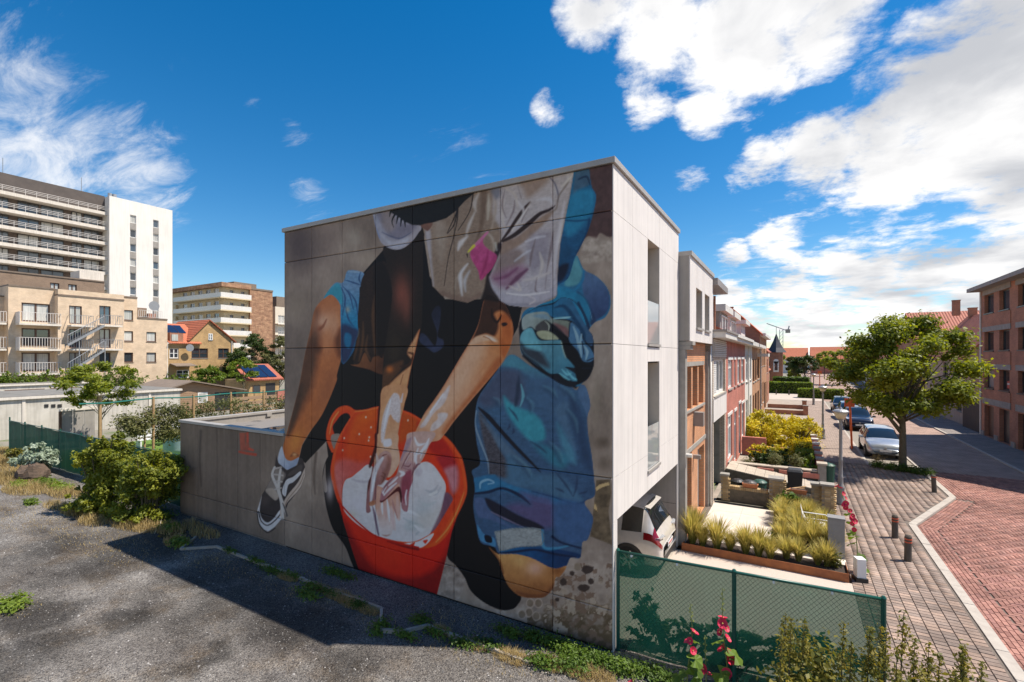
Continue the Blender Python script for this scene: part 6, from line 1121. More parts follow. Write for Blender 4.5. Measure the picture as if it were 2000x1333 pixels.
car('dark_blue_suv', 'dark blue off-roader parked behind the silver hatchback', (7.15, 37.2, -.045), -math.pi / 2, 'suv', 4.4, (.014, .017, .035), BAY, .4)
car('blue_hatchback', 'mid blue hatchback parked behind the dark off-roader', (7.2, 43.2, -.045), -math.pi / 2, 'hatch', 3.9, (.10, .22, .36), BAY)
car('black_hatchback', 'black hatchback at the far end of the parking bay', (7.1, 49.5, -.045), -math.pi / 2, 'hatch', 3.9, (.015, .015, .016), BAY)
FARC = 'cars standing far down the street'
for nm, cl_, lab, px, py in (('grey_hatchback', (.25, .28, .32), 'grey hatchback driving far down the street', 1567, 729), ('white_hatchback', (.6, .6, .6), 'white hatchback parked near the far turret house', 1553, 719), ('navy_suv', (.03, .04, .1), 'navy car far down the right side of the street', 1582, 722)):
    g0 = G(px, py); car(nm, lab, (g0.x, g0.y, -.06), -math.pi / 2, 'suv' if 'suv' in nm else 'hatch', 4.1, cl_, FARC)
# ------------------------------------------------------------------ street furniture and front gardens
def bollard(loc, label, bands, group, lean=0.):
    t = thing('bollard', loc, label, 'bollard', group); x, y, z = loc
    b = MB(); b.cyl((x, y, z), (x + lean, y, z + .66), .083, .08, 14).cyl((x + lean, y, z + .66), (x + lean, y, z + .70), .08, .05, 14); b.build('post', pm('weathered_wood_post', (.115, .095, .075), (.065, .055, .045), 5, .9, .5, stretch=(8, 8, .6)), t)
    for h in bands: MB().cyl((x + lean * h / .7, y, z + h), (x + lean * h / .7, y, z + h + .03), .086, n=14).build('reflector_band', paint('reflector_orange', (.62, .10, .04), .35), t)
    return t
BG_ = 'wooden bollards along the kerb'
for (px, py, bands, lean, lab) in ((1748, 1051, (.5, .58), .0, 'squat wooden bollard with two orange bands at the inside of the kerb bend'), (1773, 1096, (.5, .58), .01, 'squat wooden bollard with two orange bands beside the straight kerb'), (1825, 962, (.6,), -.03, 'leaning wooden bollard at the outer corner of the kerb bend')):
    g0 = G(px, py); bollard((g0.x, g0.y, 0), lab, bands, BG_, lean)
for i, (px, py) in enumerate(((1516, 771), (1541, 772), (1590, 775), (1567, 771))):
    g0 = G(px, py); bollard((g0.x, g0.y, 0), ('small dark bollard by the terrace end of the forecourt', 'small dark bollard before the long clipped hedge', 'small dark bollard near the far orange post', 'small dark bollard before the shorter clipped hedge')[i], (), 'bollards at the forecourt')
M_LAMPP = pm('lamp_grey_paint', (.27, .265, .26), (.2, .195, .19), 5, .5)
def lamp(loc, label, h=3.45):
    t = thing('street_lamp', loc, label, 'street lamp', 'street lamps on the left pavement'); x, y, z = loc
    b = MB(); b.lathe((x, y, z), [(.15, 0), (.15, .08), (.125, .12), (.12, .55), (.135, .6), (.14, .64), (.085, .72), (.075, .95), (.088, 1.0), (.066, 1.05), (.062, 1.6), (.075, 1.63), (.058, 1.68), (.052, h - .55), (.066, h - .5), (.05, h - .42), (.06, h - .33), (.085, h - .3), (.05, h - .26)], 16); b.build('post', M_LAMPP, t, smooth=True)
    MB().lathe((x, y, z), [(.13, h - .26), (.2, h - .12), (.235, h - .02)], 18).build('lamp_bowl', paint('lamp_opal', (.62, .52, .34), .35), t, smooth=True)
    MB().lathe((x, y, z), [(.265, h - .02), (.265, h + .02), (.2, h + .07), (.06, h + .1), (.03, h + .17)], 18).build('lamp_cap', M_METAL, t, smooth=False)
    return t
lamp((4.42, 13.0, 0), 'grey cast iron street lamp with a bowl shaped head beside the brick garden wall')
lamp((4.6, 29.5, 0), 'grey street lamp standing by the low wall past the yellow hedge'); lamp((4.9, 56, 0), 'slim street lamp near the pale forecourt'); lamp((5.6, 92, 0), 'far street lamp beyond the clipped hedges', 3.9)
M_ORANGE = paint('signal_orange', (.68, .13, .035), .5)
def marker(loc, label, h, lean):
    t = thing('orange_marker_post', loc, label, 'post', 'orange posts along the parking bay'); x, y, z = loc
    MB().tube([(x, y, z), (x - lean, y, z + h)], .055, 8).build('post', M_ORANGE, t); MB().box(x - lean - .25, x - lean + .25, y - .03, y + .03, z + h - .5, z + h).build('panel', M_ORANGE, t)
g0 = G(1664, 877); marker((g0.x, g0.y, 0), 'bright orange post with a panel leaning over the parked silver hatchback', 3.0, .12); g0 = G(1601, 770); marker((g0.x, g0.y, 0), 'far orange post by the forecourt bollards', 3.4, 0)
# --- driveway, corten bed, path, terrace
M_DRIVE = pm('pink_exposed_gravel', (.55, .46, .40), (.40, .33, .285), 70, .9, .5, detail=3, bscale=90, c3=(.50, .42, .36))
sheet('driveway', [(-.05, .32), (4.12, .32), (4.12, 5.55), (-.05, 5.55)], .004, M_DRIVE)
M_SLAB = pm('pale_stone_slab', (.60, .54, .47), (.53, .475, .41), 2.2, .75, .05); M_MULCH = pm('bark_mulch', (.055, .038, .03), (.03, .022, .018), 20, .95, .8)
sheet('front_path', [(.1, 6.42), (4.12, 6.42), (4.12, 10.9), (.1, 10.9)], -.012, M_SAND); terr = thing('terrace_paving', (2, 8.5, 0), 'pale stone slab terrace and path before the orange brick house', 'paving')
for i in range(6):
    MB().box(.32 + i * .633, .32 + (i + 1) * .633 - .006, 6.46, 7.1, -.03, .008 + R.uniform(-.001, .001)).build('slab', M_SLAB, terr)
for i in range(2):
    for j in range(4): MB().box(.32 + i * 1.0, .32 + (i + 1) * 1.0 - .006, 7.106 + j * .93, 7.106 + (j + 1) * .93 - .006, -.03, .008 + R.uniform(-.001, .001)).build('slab', M_SLAB, terr)
M_CORTEN = pm('corten_steel', (.36, .125, .04), (.22, .075, .03), 4, .8, .15)
ct = thing('corten_planter', (2, 5.95, 0), 'rusty steel edged planting strip between driveway and pale path', 'planter')
b = MB(); b.box(.16, 4.06, 5.55, 5.565, 0, .22).box(4.05, 4.065, 5.565, 6.4, 0, .2).box(.16, .175, 5.565, 6.4, 0, .16); b.build('edging', M_CORTEN, ct); MB().box(.175, 4.05, 5.565, 6.4, 0, .12).build('soil', M_MULCH, ct)
bed = thing('mulch_bed', (3.2, 9, 0), 'bark covered garden bed full of feathery grasses beside the terrace', 'garden bed'); MB().box(2.35, 4.0, 7.12, 11.2, -.01, .05).build('soil', M_MULCH, bed); MB().box(2.33, 2.35, 7.11, 11.2, 0, .07).build('edging', M_DFRAME, bed)
# grey pillar, letterbox pillar, chair, white box
gp = thing('grey_stone_pillar', (3.95, 7.35, 0), 'smooth grey stone gate pillar at the pavement edge of the terrace path', 'pillar'); b = MB(); b.box(3.72, 4.1, 7.14, 7.46, 0, 1.05); b.build('pillar', pm('honed_grey_stone', (.27, .265, .265), (.22, .215, .215), 4, .6, .05), gp, bevel=.008); MB().box(3.71, 4.11, 7.13, 7.47, 1.05, 1.09).build('cap', pm('honed_cap', (.24, .235, .235), (.2, .2, .2), 4, .6), gp)
wb = thing('white_post_box', (4.3, 5.85, 0), 'small white metal box on a black foot at the pavement edge', 'box'); MB().obox((4.3, 5.85, .1), .2, .22, .46, .3).build('box', M_WFRAME, wb, bevel=.008); MB().obox((4.3, 5.85, 0), .26, .28, .1, .3).build('foot', M_TRIM, wb)
def lounge_chair():
    t = thing('garden_chair', (3.45, 8.6, .05), 'white metal garden armchair standing among the grasses', 'chair'); x, y, z = 3.45, 8.6, .05; m = paint('white_powder_coat', (.72, .72, .70), .4)
    P = [(-.36, .86), (-.30, .62), (-.20, .42), (-.06, .36), (.16, .38), (.28, .36), (.34, .22)]
    P = [tuple(q) for q in catmull(P, False, 4)]; b = MB()
    for (a, c), (d, e) in zip(P, P[1:]): b.hexa([(x + a, y - .26, z + c - .012), (x + d, y - .26, z + e - .012), (x + d, y + .26, z + e - .012), (x + a, y + .26, z + c - .012), (x + a, y - .26, z + c + .012), (x + d, y - .26, z + e + .012), (x + d, y + .26, z + e + .012), (x + a, y + .26, z + c + .012)])
    b.build('seat_shell', m, t)
    for s in (-.3, .3):
        MB().tube([(x - .33, y + s, z), (x - .33, y + s, z + .6), (x + .30, y + s, z + .6), (x + .36, y + s, z + .55), (x + .36, y + s, z)], .016, 6).build('arm_frame', m, t)
    return t
lounge_chair()
# --- yellow brick garden wall with pillars, brick by brick
gw = thing('yellow_brick_wall', (2, 11.35, 0), 'low wall with yellow brick pillars and a soldier course dividing two front gardens', 'garden wall')
M_YB = tint_mat('yellow_brick_piece', .85, .3, .3, 70); YP = [(.52, .37, .19), (.46, .32, .16), (.56, .42, .24), (.42, .29, .15)]
def bricks(parent, lst, name='brick'):
    sh = {}
    for (x, y, z, l, w, h) in lst:
        key = (round(l, 3), round(w, 3), round(h, 3), R.randrange(4))
        if key not in sh:
            b = MB(); b.box(-l / 2, l / 2, -w / 2, w / 2, 0, h); me = bpy.data.meshes.new(name); me.from_pydata(b.v, [], b.f); ca = me.color_attributes.new('tint', 'FLOAT_COLOR', 'POINT'); k = R.uniform(.85, 1.1); c = YP[key[3]]
            ca.data.foreach_set('color', [v for _ in range(8) for v in (c[0] * k, c[1] * k, c[2] * k, 1)]); me.materials.append(M_YB); sh[key] = me
        o = bpy.data.objects.new(name, sh[key]); COL.objects.link(o); o.parent = parent; oo = origin_of(parent); o.location = (x - oo.x, y - oo.y, z - oo.z)
M_MORTAR = pm('mortar', (.30, .26, .2), (.24, .2, .16), 9, .95)
def pillar(cx, cy, s, h):
    MB().box(cx - s / 2 + .012, cx + s / 2 - .012, cy - s / 2 + .012, cy + s / 2 - .012, 0, h).build('pillar_core', M_MORTAR, gw); lst = []
    n = int(h / .075)
    for k in range(n):
        z = k * .075 + .005; L1 = s / 2 - .008; off = k % 2
        for sy in (-1, 1):
            for i in range(2): lst.append((cx + (-.5 + i) * s / 2 + s / 4 * (1) - (0), cy + sy * (s / 2 - .045), z, L1, .09, .062)) if not off else None
            if off: lst.append((cx, cy + sy * (s / 2 - .045), z, L1, .09, .062)); [lst.append((cx + q * (s * 3 / 8 + .002), cy + sy * (s / 2 - .045), z, s / 4 - .008, .09, .062)) for q in (-1, 1)]
        for sx in (-1, 1): lst.append((cx + sx * (s / 2 - .045), cy, z, .088, s - .2, .062))
    bricks(gw, lst); MB().box(cx - s / 2 - .03, cx + s / 2 + .03, cy - s / 2 - .03, cy + s / 2 + .03, h, h + .06).build('pillar_cap', M_CONC, gw)
pillar(2.35, 11.45, .44, 1.02); pillar(3.92, 11.45, .36, 1.0); pillar(3.60, 11.6, .3, .95); pillar(.62, 11.45, .26, .95)
MB().box(.75, 2.13, 11.33, 11.55, 0, .46).box(2.57, 3.46, 11.33, 11.55, 0, .46).build('rubble_wall', pm('rubble', (.17, .14, .10), (.1, .085, .06), 6, .95, .7), gw)
bricks(gw, [(.79 + k * .075, 11.44, .465, .066, .26, .11) for k in range(18)] + [(2.61 + k * .075, 11.44, .465, .066, .26, .11) for k in range(12)], 'soldier_brick')
M_TERRA = pm('terracotta', (.46, .17, .07), (.38, .14, .06), 6, .8)
for x, lab in ((1.5, 'terracotta trough on the brick wall near the house'), (3.05, 'terracotta trough on the brick wall near the pavement')):
    p_ = thing('terracotta_trough', (x, 11.44, .575), lab, 'planter', 'troughs on the wall'); MB().hexa([(x - .24, 11.36, .577), (x + .24, 11.36, .577), (x + .24, 11.52, .577), (x - .24, 11.52, .577), (x - .27, 11.33, .73), (x + .27, 11.33, .73), (x + .27, 11.55, .73), (x - .27, 11.55, .73)]).build('trough', M_TERRA, p_); MB().box(x - .24, x + .24, 11.36, 11.52, .731, .735).build('soil', M_MULCH, p_)
dw = thing('broken_crate', (2.75, 11.75, .0), 'leaning splintered wooden boards behind the brick wall', 'wood'); 
for k in range(5): MB().obox((2.72 + k * .06, 11.7 + k * .05, .45 + .05 * k), .8, .1, .02, .25 + .1 * k, .12).build('board', pm('pale_board', (.42, .27, .13), (.32, .2, .1), 5, .8), dw)
# --- ramped garden with bins
sheet('sunken_yard', [(.1, 11.6), (4.12, 11.6), (4.12, 17.2), (.1, 17.2)], -.011, pm('yard_concrete', (.2, .18, .15), (.13, .12, .1), 3, .95, .3))
rp = thing('slab_ramp', (2.2, 14.8, 0), 'sloping ramp of grey concrete slabs leading to the porch of the pale house', 'ramp'); MB().hexa([(.35, 14.05, 0), (4.05, 14.05, 0), (4.05, 15.6, 0), (.35, 15.6, 0), (.35, 14.05, .62), (4.05, 14.05, .12), (4.05, 15.6, .12), (.35, 15.6, .62)]).build('ramp_body', pm('rubble', (.17, .14, .10)), rp)
M_CSLAB = pm('concrete_slab', (.44, .385, .31), (.36, .31, .25), 3, .9, .15)
for i in range(10):
    for j in range(3):
        x0 = .38 + i * .366; z = lambda x: .62 - (x - .35) * .1351 + .002
        y0 = 14.07 + j * .51; MB().hexa([(x0, y0, z(x0)), (x0 + .355, y0, z(x0 + .355)), (x0 + .355, y0 + .5, z(x0 + .355)), (x0, y0 + .5, z(x0)), (x0, y0, z(x0) + .03), (x0 + .355, y0, z(x0 + .355) + .03), (x0 + .355, y0 + .5, z(x0 + .355) + .03), (x0, y0 + .5, z(x0) + .03)]).build('slab', M_CSLAB, rp)
rw = thing('rubble_garden_wall', (2.2, 15.8, 0), 'mossy rubble wall with brick flower boxes behind the slab ramp', 'garden wall'); MB().box(.4, 3.8, 15.65, 15.9, 0, .56).build('wall', pm('rubble', (.17, .14, .10)), rw); MB().box(3.8, 4.1, 15.55, 15.95, 0, .9).build('end_pillar', M_STONE, rw); MB().box(.4, 3.79, 15.6, 15.98, .563, .62).box(3.76, 4.14, 15.5, 16.0, .903, .97).build('coping', M_CSLAB, rw)
for k in range(3): MB().box(1.5 + k * .85, 2.15 + k * .85, 15.5, 15.64, .3, .52).build('flower_box', BR_RED, rw)
def bin_(name, x, y, h, c, lab, tall=True):
    t = thing(name, (x, y, 0), lab, 'bin', 'bins in the sunken yard'); m = paint(name + '_plastic', c, .5)
    if tall:
        MB().hexa([(x - .22, y - .22, .06), (x + .22, y - .22, .06), (x + .22, y + .22, .06), (x - .22, y + .22, .06), (x - .27, y - .28, h), (x + .27, y - .28, h), (x + .27, y + .28, h), (x - .27, y + .28, h)]).build('tub', m, t, bevel=.02); MB().hexa([(x - .29, y - .30, h), (x + .29, y - .30, h), (x + .29, y + .3, h), (x - .29, y + .3, h), (x - .22, y - .22, h + .1), (x + .22, y - .22, h + .1), (x + .22, y + .22, h + .1), (x - .22, y + .22, h + .1)]).build('lid', m, t, bevel=.02); MB().cyl((x - .2, y + .33, h - .02), (x + .2, y + .33, h - .02), .02).build('handle', m, t)
        for s in (-.2, .2): MB().cyl((x + s - .03, y + .2, .1), (x + s + .03, y + .2, .1), .1, n=14).build('wheel', M_TYRE, t)
    else:
        MB().lathe((x, y, 0), [(.2, 0), (.24, h), (.26, h), (.26, h + .03), (.15, h + .1), (.03, h + .12)], 16).build('tub', m, t)
bin_('wheelie_bin', 2.95, 13.5, .95, (.02, .02, .022), 'tall black wheelie bin in the sunken yard'); bin_('black_barrel', 2.3, 13.1, .6, (.03, .03, .045), 'round black lidded barrel beside the wheelie bin', False); bin_('black_tub', .95, 12.7, .45, (.025, .025, .027), 'low black tub by the house wall in the yard', False); bin_('green_tub', 1.75, 12.8, .5, (.02, .08, .06), 'green tub among the black ones in the yard', False); bin_('charcoal_tub', 1.4, 12.5, .5, (.04, .04, .042), 'charcoal tub behind the terracotta trough', False); bin_('green_litter_bin', 4.2, 16.1, .8, (.01, .07, .045), 'dark green litter bin at the pavement end of the rubble wall', False)
# --- hedge gardens further on: low brick walls with pillars
M_PCAP = pm('white_cap', (.62, .6, .56), (.5, .48, .45), 4, .8)
sheet('front_garden', [(.1, 17.2), (4.12, 17.2), (4.12, 62), (.1, 62)], -.012, pm('garden_paving', (.36, .31, .26), (.27, .23, .19), 2, .9, .2))
fw = thing('red_garden_wall', (4, 21, 0), 'low red brick wall with capped pillars edging the yellow hedge garden', 'garden wall')
for k in range(6):
    y = 17.6 + k * 1.5; MB().box(3.82, 4.1, y, y + .34, 0, .74).build('pillar', BR_RED, fw); MB().box(3.79, 4.13, y - .03, y + .37, .743, .83).build('pillar_cap', M_PCAP if k > 2 else M_STONE, fw)
    if k < 5: MB().box(3.88, 4.04, y + .34, y + 1.5, 0, .5).build('wall_panel', BR_RED, fw)
MB().box(.4, 1.6, 21.2, 21.45, 0, 1.0).box(1.6, 3.8, 21.2, 21.4, 0, .55).build('cross_wall', BR_RED, fw)
lw = thing('low_forecourt_wall', (4, 34, 0), 'low brown brick walls and square pillars edging the far front gardens', 'garden wall')
for y in (33, 44, 50): MB().box(3.7, 4.1, y, y + .4, 0, .85).build('pillar', BR_BROWN, lw); MB().box(3.66, 4.14, y - .04, y + .44, .853, .92).build('pillar_cap', M_STONE, lw); MB().box(.5, 3.7, y + .1, y + .3, 0, .4).build('wall_panel', BR_BROWN, lw)
# --- green screened fences
M_GPOST = paint('green_enamel', (.008, .085, .062), .35)
def screen_material(name, c, alpha):
    m, nt, b, N, L = nmat(name); b.inputs['Base Color'].default_value = (*c, 1); b.inputs['Roughness'].default_value = .7
    g = N('ShaderNodeNewGeometry'); n = N('ShaderNodeTexNoise'); L(g.outputs['Position'], n.inputs['Vector']); n.inputs['Scale'].default_value = 3; n.inputs['Detail'].default_value = 7; r = N('ShaderNodeValToRGB'); L(n.outputs[0], r.inputs[0]); r.color_ramp.elements[0].color = (*(v * .7 for v in c), 1); r.color_ramp.elements[1].color = (*(v * 1.3 for v in c), 1); L(r.outputs[0], b.inputs['Base Color'])
    tl = N('ShaderNodeBsdfTranslucent'); L(r.outputs[0], tl.inputs[0]); m1 = N('ShaderNodeMixShader'); m1.inputs[0].default_value = .45; L(b.outputs[0], m1.inputs[1]); L(tl.outputs[0], m1.inputs[2])
    tr = N('ShaderNodeBsdfTransparent'); tr.inputs[0].default_value = (.82, .95, .88, 1); m2 = N('ShaderNodeMixShader'); m2.inputs[0].default_value = alpha; L(tr.outputs[0], m2.inputs[1]); L(m1.outputs[0], m2.inputs[2]); L(m2.outputs[0], nt.nodes['Material Output'].inputs[0]); return m
rf_ = thing('green_mesh_fence', (2.05, .2, 0), 'chain link fence with green windbreak cloth beside the driveway', 'fence')
FYR = lambda x: .12 + .07 * x
FH = 1.86
for x in (.06, 2.03, 4.06): MB().cyl((x, FYR(x), 0), (x, FYR(x), FH + .02), .035, n=12).cyl((x, FYR(x), FH + .02), (x, FYR(x), FH + .05), .04, .02, 12).build('post', M_GPOST, rf_, smooth=False)
MB().cyl((.06, FYR(.06), FH), (4.06, FYR(4.06), FH), .026, n=10).build('top_rail', M_GPOST, rf_, smooth=True)
b = MB(); nx = 24
for i in range(nx):
    xa, xb = .08 + 3.96 * i / nx, .08 + 3.96 * (i + 1) / nx; f_ = lambda x: FYR(x) + .035 + .02 * math.sin(x * 5); b.quad((xa, f_(xa), .02), (xb, f_(xb), .02), (xb, f_(xb), FH - .02), (xa, f_(xa), FH - .02))
b.build('windbreak_cloth', screen_material('windbreak_green', (.010, .088, .058), .83), rf_)
b = MB(); st = .075
for sgn in (1, -1):
    k = -30
    while k * st < 4.1 + FH:
        x0 = .06 + k * st; p = []
        for q in range(2):
            pass
        z0, z1 = 0.02, FH; xs, xe = (x0, x0 + sgn * (z1 - z0) * .92)
        # clip to the span
        def at(t): return (xs + (xe - xs) * t, z0 + (z1 - z0) * t)
        t0, t1 = 0., 1.
        for lo, hi in ((.06, 4.06),):
            if xe != xs:
                ta, tb = (lo - xs) / (xe - xs), (hi - xs) / (xe - xs); t0, t1 = max(t0, min(ta, tb)), min(t1, max(ta, tb))
        if t1 > t0 + .01:
            (xa, za), (xb, zb) = at(t0), at(t1); b.cyl((xa, FYR(xa) - .004 * sgn, za), (xb, FYR(xb) - .004 * sgn, zb), .0022, n=3, caps=False)
        k += 1
w_ = b.build('chain_link', M_GPOST, rf_); w_['kind'] = 'stuff'
for x in (.3, 1.1, 2.6, 3.4): MB().box(x, x + .03, FYR(x) - .03, FYR(x) + .03, FH - .06, FH - .02).build('cable_tie', M_WFRAME, rf_)
lf = thing('green_screen_fence', (-25, .4, 0), 'long dark green cloth screened fence behind the bushes of the gravel lot', 'fence')
M_LSCR = screen_material('dark_windbreak', (.008, .06, .045), .97)
b = MB(); n_ = 60
for i in range(n_):
    xa, xb = -35.6 + 20 * i / n_, -35.6 + 20 * (i + 1) / n_; f_ = lambda x: .42 + .03 * math.sin(x * 3.1) + .02 * math.sin(x * 7.7); h_ = lambda x: 1.84 + .02 * math.sin(x * 2.3); b.quad((xa, f_(xa), 0), (xb, f_(xb), 0), (xb, f_(xb), h_(xb)), (xa, f_(xa), h_(xa)))
b.build('cloth', M_LSCR, lf)
for k in range(9): x = -35.7 + k * 2.5; MB().cyl((x, .47, 0), (x, .47, 1.95 if k else 2.05), .035, n=10).build('post', M_GPOST, lf)
MB().cyl((-35.7, .44, 1.86), (-15.7, .44, 1.86), .022, n=8).build('top_rail', M_GPOST, lf)
# --- concrete edging in the lot
M_EDGE = pm('old_edging', (.36, .325, .275), (.27, .24, .2), 6, .95, .3)
ed = thing('concrete_edging', (-6, -2, 0), 'zigzag line of concrete edging stones sunk in the gravel before the mural', 'edging')
ep = [G(*q) for q in ((383, 1051), (353, 1075), (423, 1070), (516, 1106), (594, 1135), (656, 1160), (745, 1192), (744, 1235), (784, 1238), (833, 1226), (853, 1234), (912, 1256), (974, 1277), (1035, 1298))]
for a, c in zip(ep, ep[1:]):
    L_ = (c - a).length; n = max(1, round(L_ / 1.0)); an = math.atan2(c.y - a.y, c.x - a.x)
    for i in range(n):
        t_ = (i + .5) / n; q = a.lerp(c, t_); MB().obox((q.x, q.y, -.04), L_ / n - .006, .06, .105 + R.uniform(-.012, .012), an + R.uniform(-.01, .01)).build('edging_stone', M_EDGE, ed)
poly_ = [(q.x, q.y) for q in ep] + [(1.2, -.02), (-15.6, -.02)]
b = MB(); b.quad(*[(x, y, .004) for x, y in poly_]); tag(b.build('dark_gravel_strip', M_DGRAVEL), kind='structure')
b = MB(); c = G(338, 1040); pts = [(c.x + 1.0 * math.cos(a) * R.uniform(.7, 1.1) * .55 - .1 * math.sin(a), c.y + .5 * math.sin(a) * R.uniform(.7, 1.1)) for a in np.arange(0, 6.2, .35)]; b.quad(*[(x, y, .008) for x, y in pts]); pu = b.build('puddle', paint('still_water', (.02, .02, .022), .015, 0, 0, 1.)); tag(pu, kind='structure')
# ------------------------------------------------------------------ foliage
def leaves(name, clumps, n, size, mat, parent, up=.55, asp=.55, box=False, shell=.5, jitter=.28):
    """clumps: (x, y, z, rx, ry, rz). Leaf-sized faces spread through each clump."""
    o = origin_of(parent); C = np.array(clumps, float); w = (C[:, 3] * C[:, 4] + C[:, 3] * C[:, 5] + C[:, 4] * C[:, 5]); ci = NR.choice(len(C), n, p=w / w.sum())
    if box:
        P = NR.uniform(-1, 1, (n, 3)); k = NR.integers(0, 3, n); s = np.where(NR.random(n) < .5, -1., 1.); sh = NR.random(n) < .8; P[np.arange(n)[sh], k[sh]] = s[sh] * NR.uniform(.86, 1.07, sh.sum()); d = np.zeros((n, 3)); d[np.arange(n), k] = s
        keep = ~((k == 2) & (s < 0)); P, d, ci = P[keep], d[keep], ci[keep]; n = len(P)
    else:
        d = NR.normal(size=(n, 3)); d /= np.linalg.norm(d, axis=1)[:, None]; P = d * np.clip(np.abs(NR.normal(.62, .34, n)), .05, 1.5)[:, None]
    P = C[ci, :3] + P * C[ci, 3:6] - np.array(o)
    nn = d * .55 + NR.normal(size=(n, 3)) * .55 + np.array([0, 0, up]); nn /= np.linalg.norm(nn, axis=1)[:, None]
    r = NR.normal(size=(n, 3)); a = np.cross(nn, r); a /= np.linalg.norm(a, axis=1)[:, None] + 1e-9; b = np.cross(nn, a); L = size * NR.uniform(.6, 1.25, n)[:, None]
    droop = np.array([0, 0, -.22])
    V = np.stack([P - a * L, P + b * L * asp, P + a * L + droop * L, P - b * L * asp], 1).reshape(-1, 3)
    ct = NR.random(len(C)); t = np.clip(ct[ci] * .5 + NR.random(n) * jitter * 1.6 + .02, 0, 1); T = np.repeat(t, 4)[:, None] * np.ones((1, 3))
    return np_mesh(name, V, np.arange(n * 4).reshape(-1, 4), mat, parent, attr=T)
LM_MAPLE = leaf_mat('street_tree_leaves', [(.045, .085, .012), (.14, .195, .02), (.31, .34, .035)], .45); LM_DARK = leaf_mat('dark_leaves', [(.018, .038, .01), (.035, .07, .014), (.07, .11, .02)], .3)
LM_BUSH = leaf_mat('bush_leaves', [(.04, .075, .012), (.13, .17, .02), (.31, .32, .03)], .35); LM_YEL = leaf_mat('yellow_hedge_leaves', [(.24, .24, .014), (.56, .46, .015), (.78, .64, .04)], .3); LM_HEDGE = leaf_mat('green_hedge_leaves', [(.05, .09, .012), (.10, .17, .02), (.18, .26, .03)], .35)
LM_SILVER = leaf_mat('silver_leaves', [(.16, .22, .12), (.27, .34, .22), (.46, .52, .42)], .25); LM_OLIVE = leaf_mat('olive_leaves', [(.06, .075, .025), (.12, .135, .04), (.23, .22, .08)], .35); LM_LIME = leaf_mat('lime_leaves', [(.07, .12, .015), (.13, .21, .025), (.24, .32, .04)], .4); LM_RUSTY = leaf_mat('shrub_leaves', [(.05, .085, .015), (.14, .175, .025), (.32, .26, .05)], .4)
LM_GRASS = leaf_mat('feather_grass', [(.16, .2, .018), (.36, .36, .04), (.58, .48, .16)], .35, .7); LM_DRY = leaf_mat('dry_grass', [(.22, .16, .06), (.38, .27, .10), (.52, .40, .18)], .3, .8); LM_WEED = leaf_mat('weed_leaves', [(.03, .07, .01), (.07, .14, .015), (.14, .22, .025)], .35)
M_BARK = pm('bark', (.14, .12, .075), (.075, .065, .04), 5, .95, .7, stretch=(4, 4, 1)); M_STAKE = pm('pine_stake', (.42, .27, .14), (.33, .2, .1), 5, .85, .2)
def tree(name, label, base, h, cr, cz0, n_cl, n_lf, size, mat, group=None, trunk_r=.16, lobes=None, seed=1, cat='tree', fork=None, flat=1.):
    """tapered trunk with limbs reaching into clumps of leaves"""
    rr = random.Random(seed); t = thing(name, base, label, cat, group); x, y, z = base; cm = (x, y, (cz0 + h) / 2); rz = (h - cz0) / 2; cl = []
    for k in range(n_cl):
        for _ in range(30):
            u = [rr.gauss(0, 1) for _ in range(3)]; q = math.sqrt(sum(v * v for v in u)); rad = rr.uniform(.45, 1.) ** .5; p = [v / q * rad for v in u]
            if p[2] > -.75: break
        s = cr * rr.uniform(.10, .25); w_ = 1 - .25 * max(0, p[2]) - (.18 * max(0, -p[2]))
        cl.append((cm[0] + p[0] * cr * w_ * .88, cm[1] + p[1] * cr * w_ * .88, cm[2] + p[2] * rz * .86, s, s, s * .62 * flat))
    leaves('crown', cl, n_lf, size, mat, t, .6)
    b = MB(); top = (x + rr.uniform(-.1, .1), y, cz0 + (h - cz0) * .55); mid = fork or (x + .03, y, cz0 * .8 + z * .2)
    b.tube([(x, y, z - .05), (x, y, z + .25), mid, top], [trunk_r * 1.25, trunk_r, trunk_r * .8, trunk_r * .3], 10); b.build('trunk', M_BARK, t, smooth=True)
    b = MB()
    for c in cl[::2]:
        f = rr.uniform(.0, .6); s0 = Vector(mid).lerp(Vector(top), f); e = Vector(c[:3]); m_ = s0.lerp(e, .5) + Vector((0, 0, .12 * (e - s0).length * rr.uniform(-.2, 1))); b.tube([s0, m_, e], [trunk_r * .34, trunk_r * .2, trunk_r * .06], 5)
    b.build('limbs', M_BARK, t, smooth=True)['kind'] = 'stuff'
    return t
st_ = tree('street_tree', 'broad round street tree on the paved build-out before the silver hatchback', (7.5, 21.2, 0), 7.95, 3.3, 1.9, 66, 38000, .095, LM_MAPLE, None, .17, seed=12, fork=(7.5, 21.2, 1.9))
MB().tube([(7.48, 21.2, 1.75), (7.1, 21.1, 2.3), (6.7, 21.0, 2.9), (6.2, 20.9, 3.7)], [.1, .08, .07, .03], 8).build('side_limb', M_BARK, st_, smooth=True)
tb = thing('tree_bed_plants', (7.3, 20.8, 0), 'low strappy green plants around the foot of the street tree', 'plants')
leaves('foliage', [(7.3 + dx, 20.75 + dy, .18, .38, .3, .2) for dx, dy in ((-.8, .25), (-.35, 0), (.1, -.15), (.5, -.3), (.85, -.45))], 1800, .09, LM_WEED, tb, .9, .25); leaves('flowers', [(6.5, 21.1, .4, .3, .25, .25)], 350, .05, LM_DRY, tb, .9, .3)
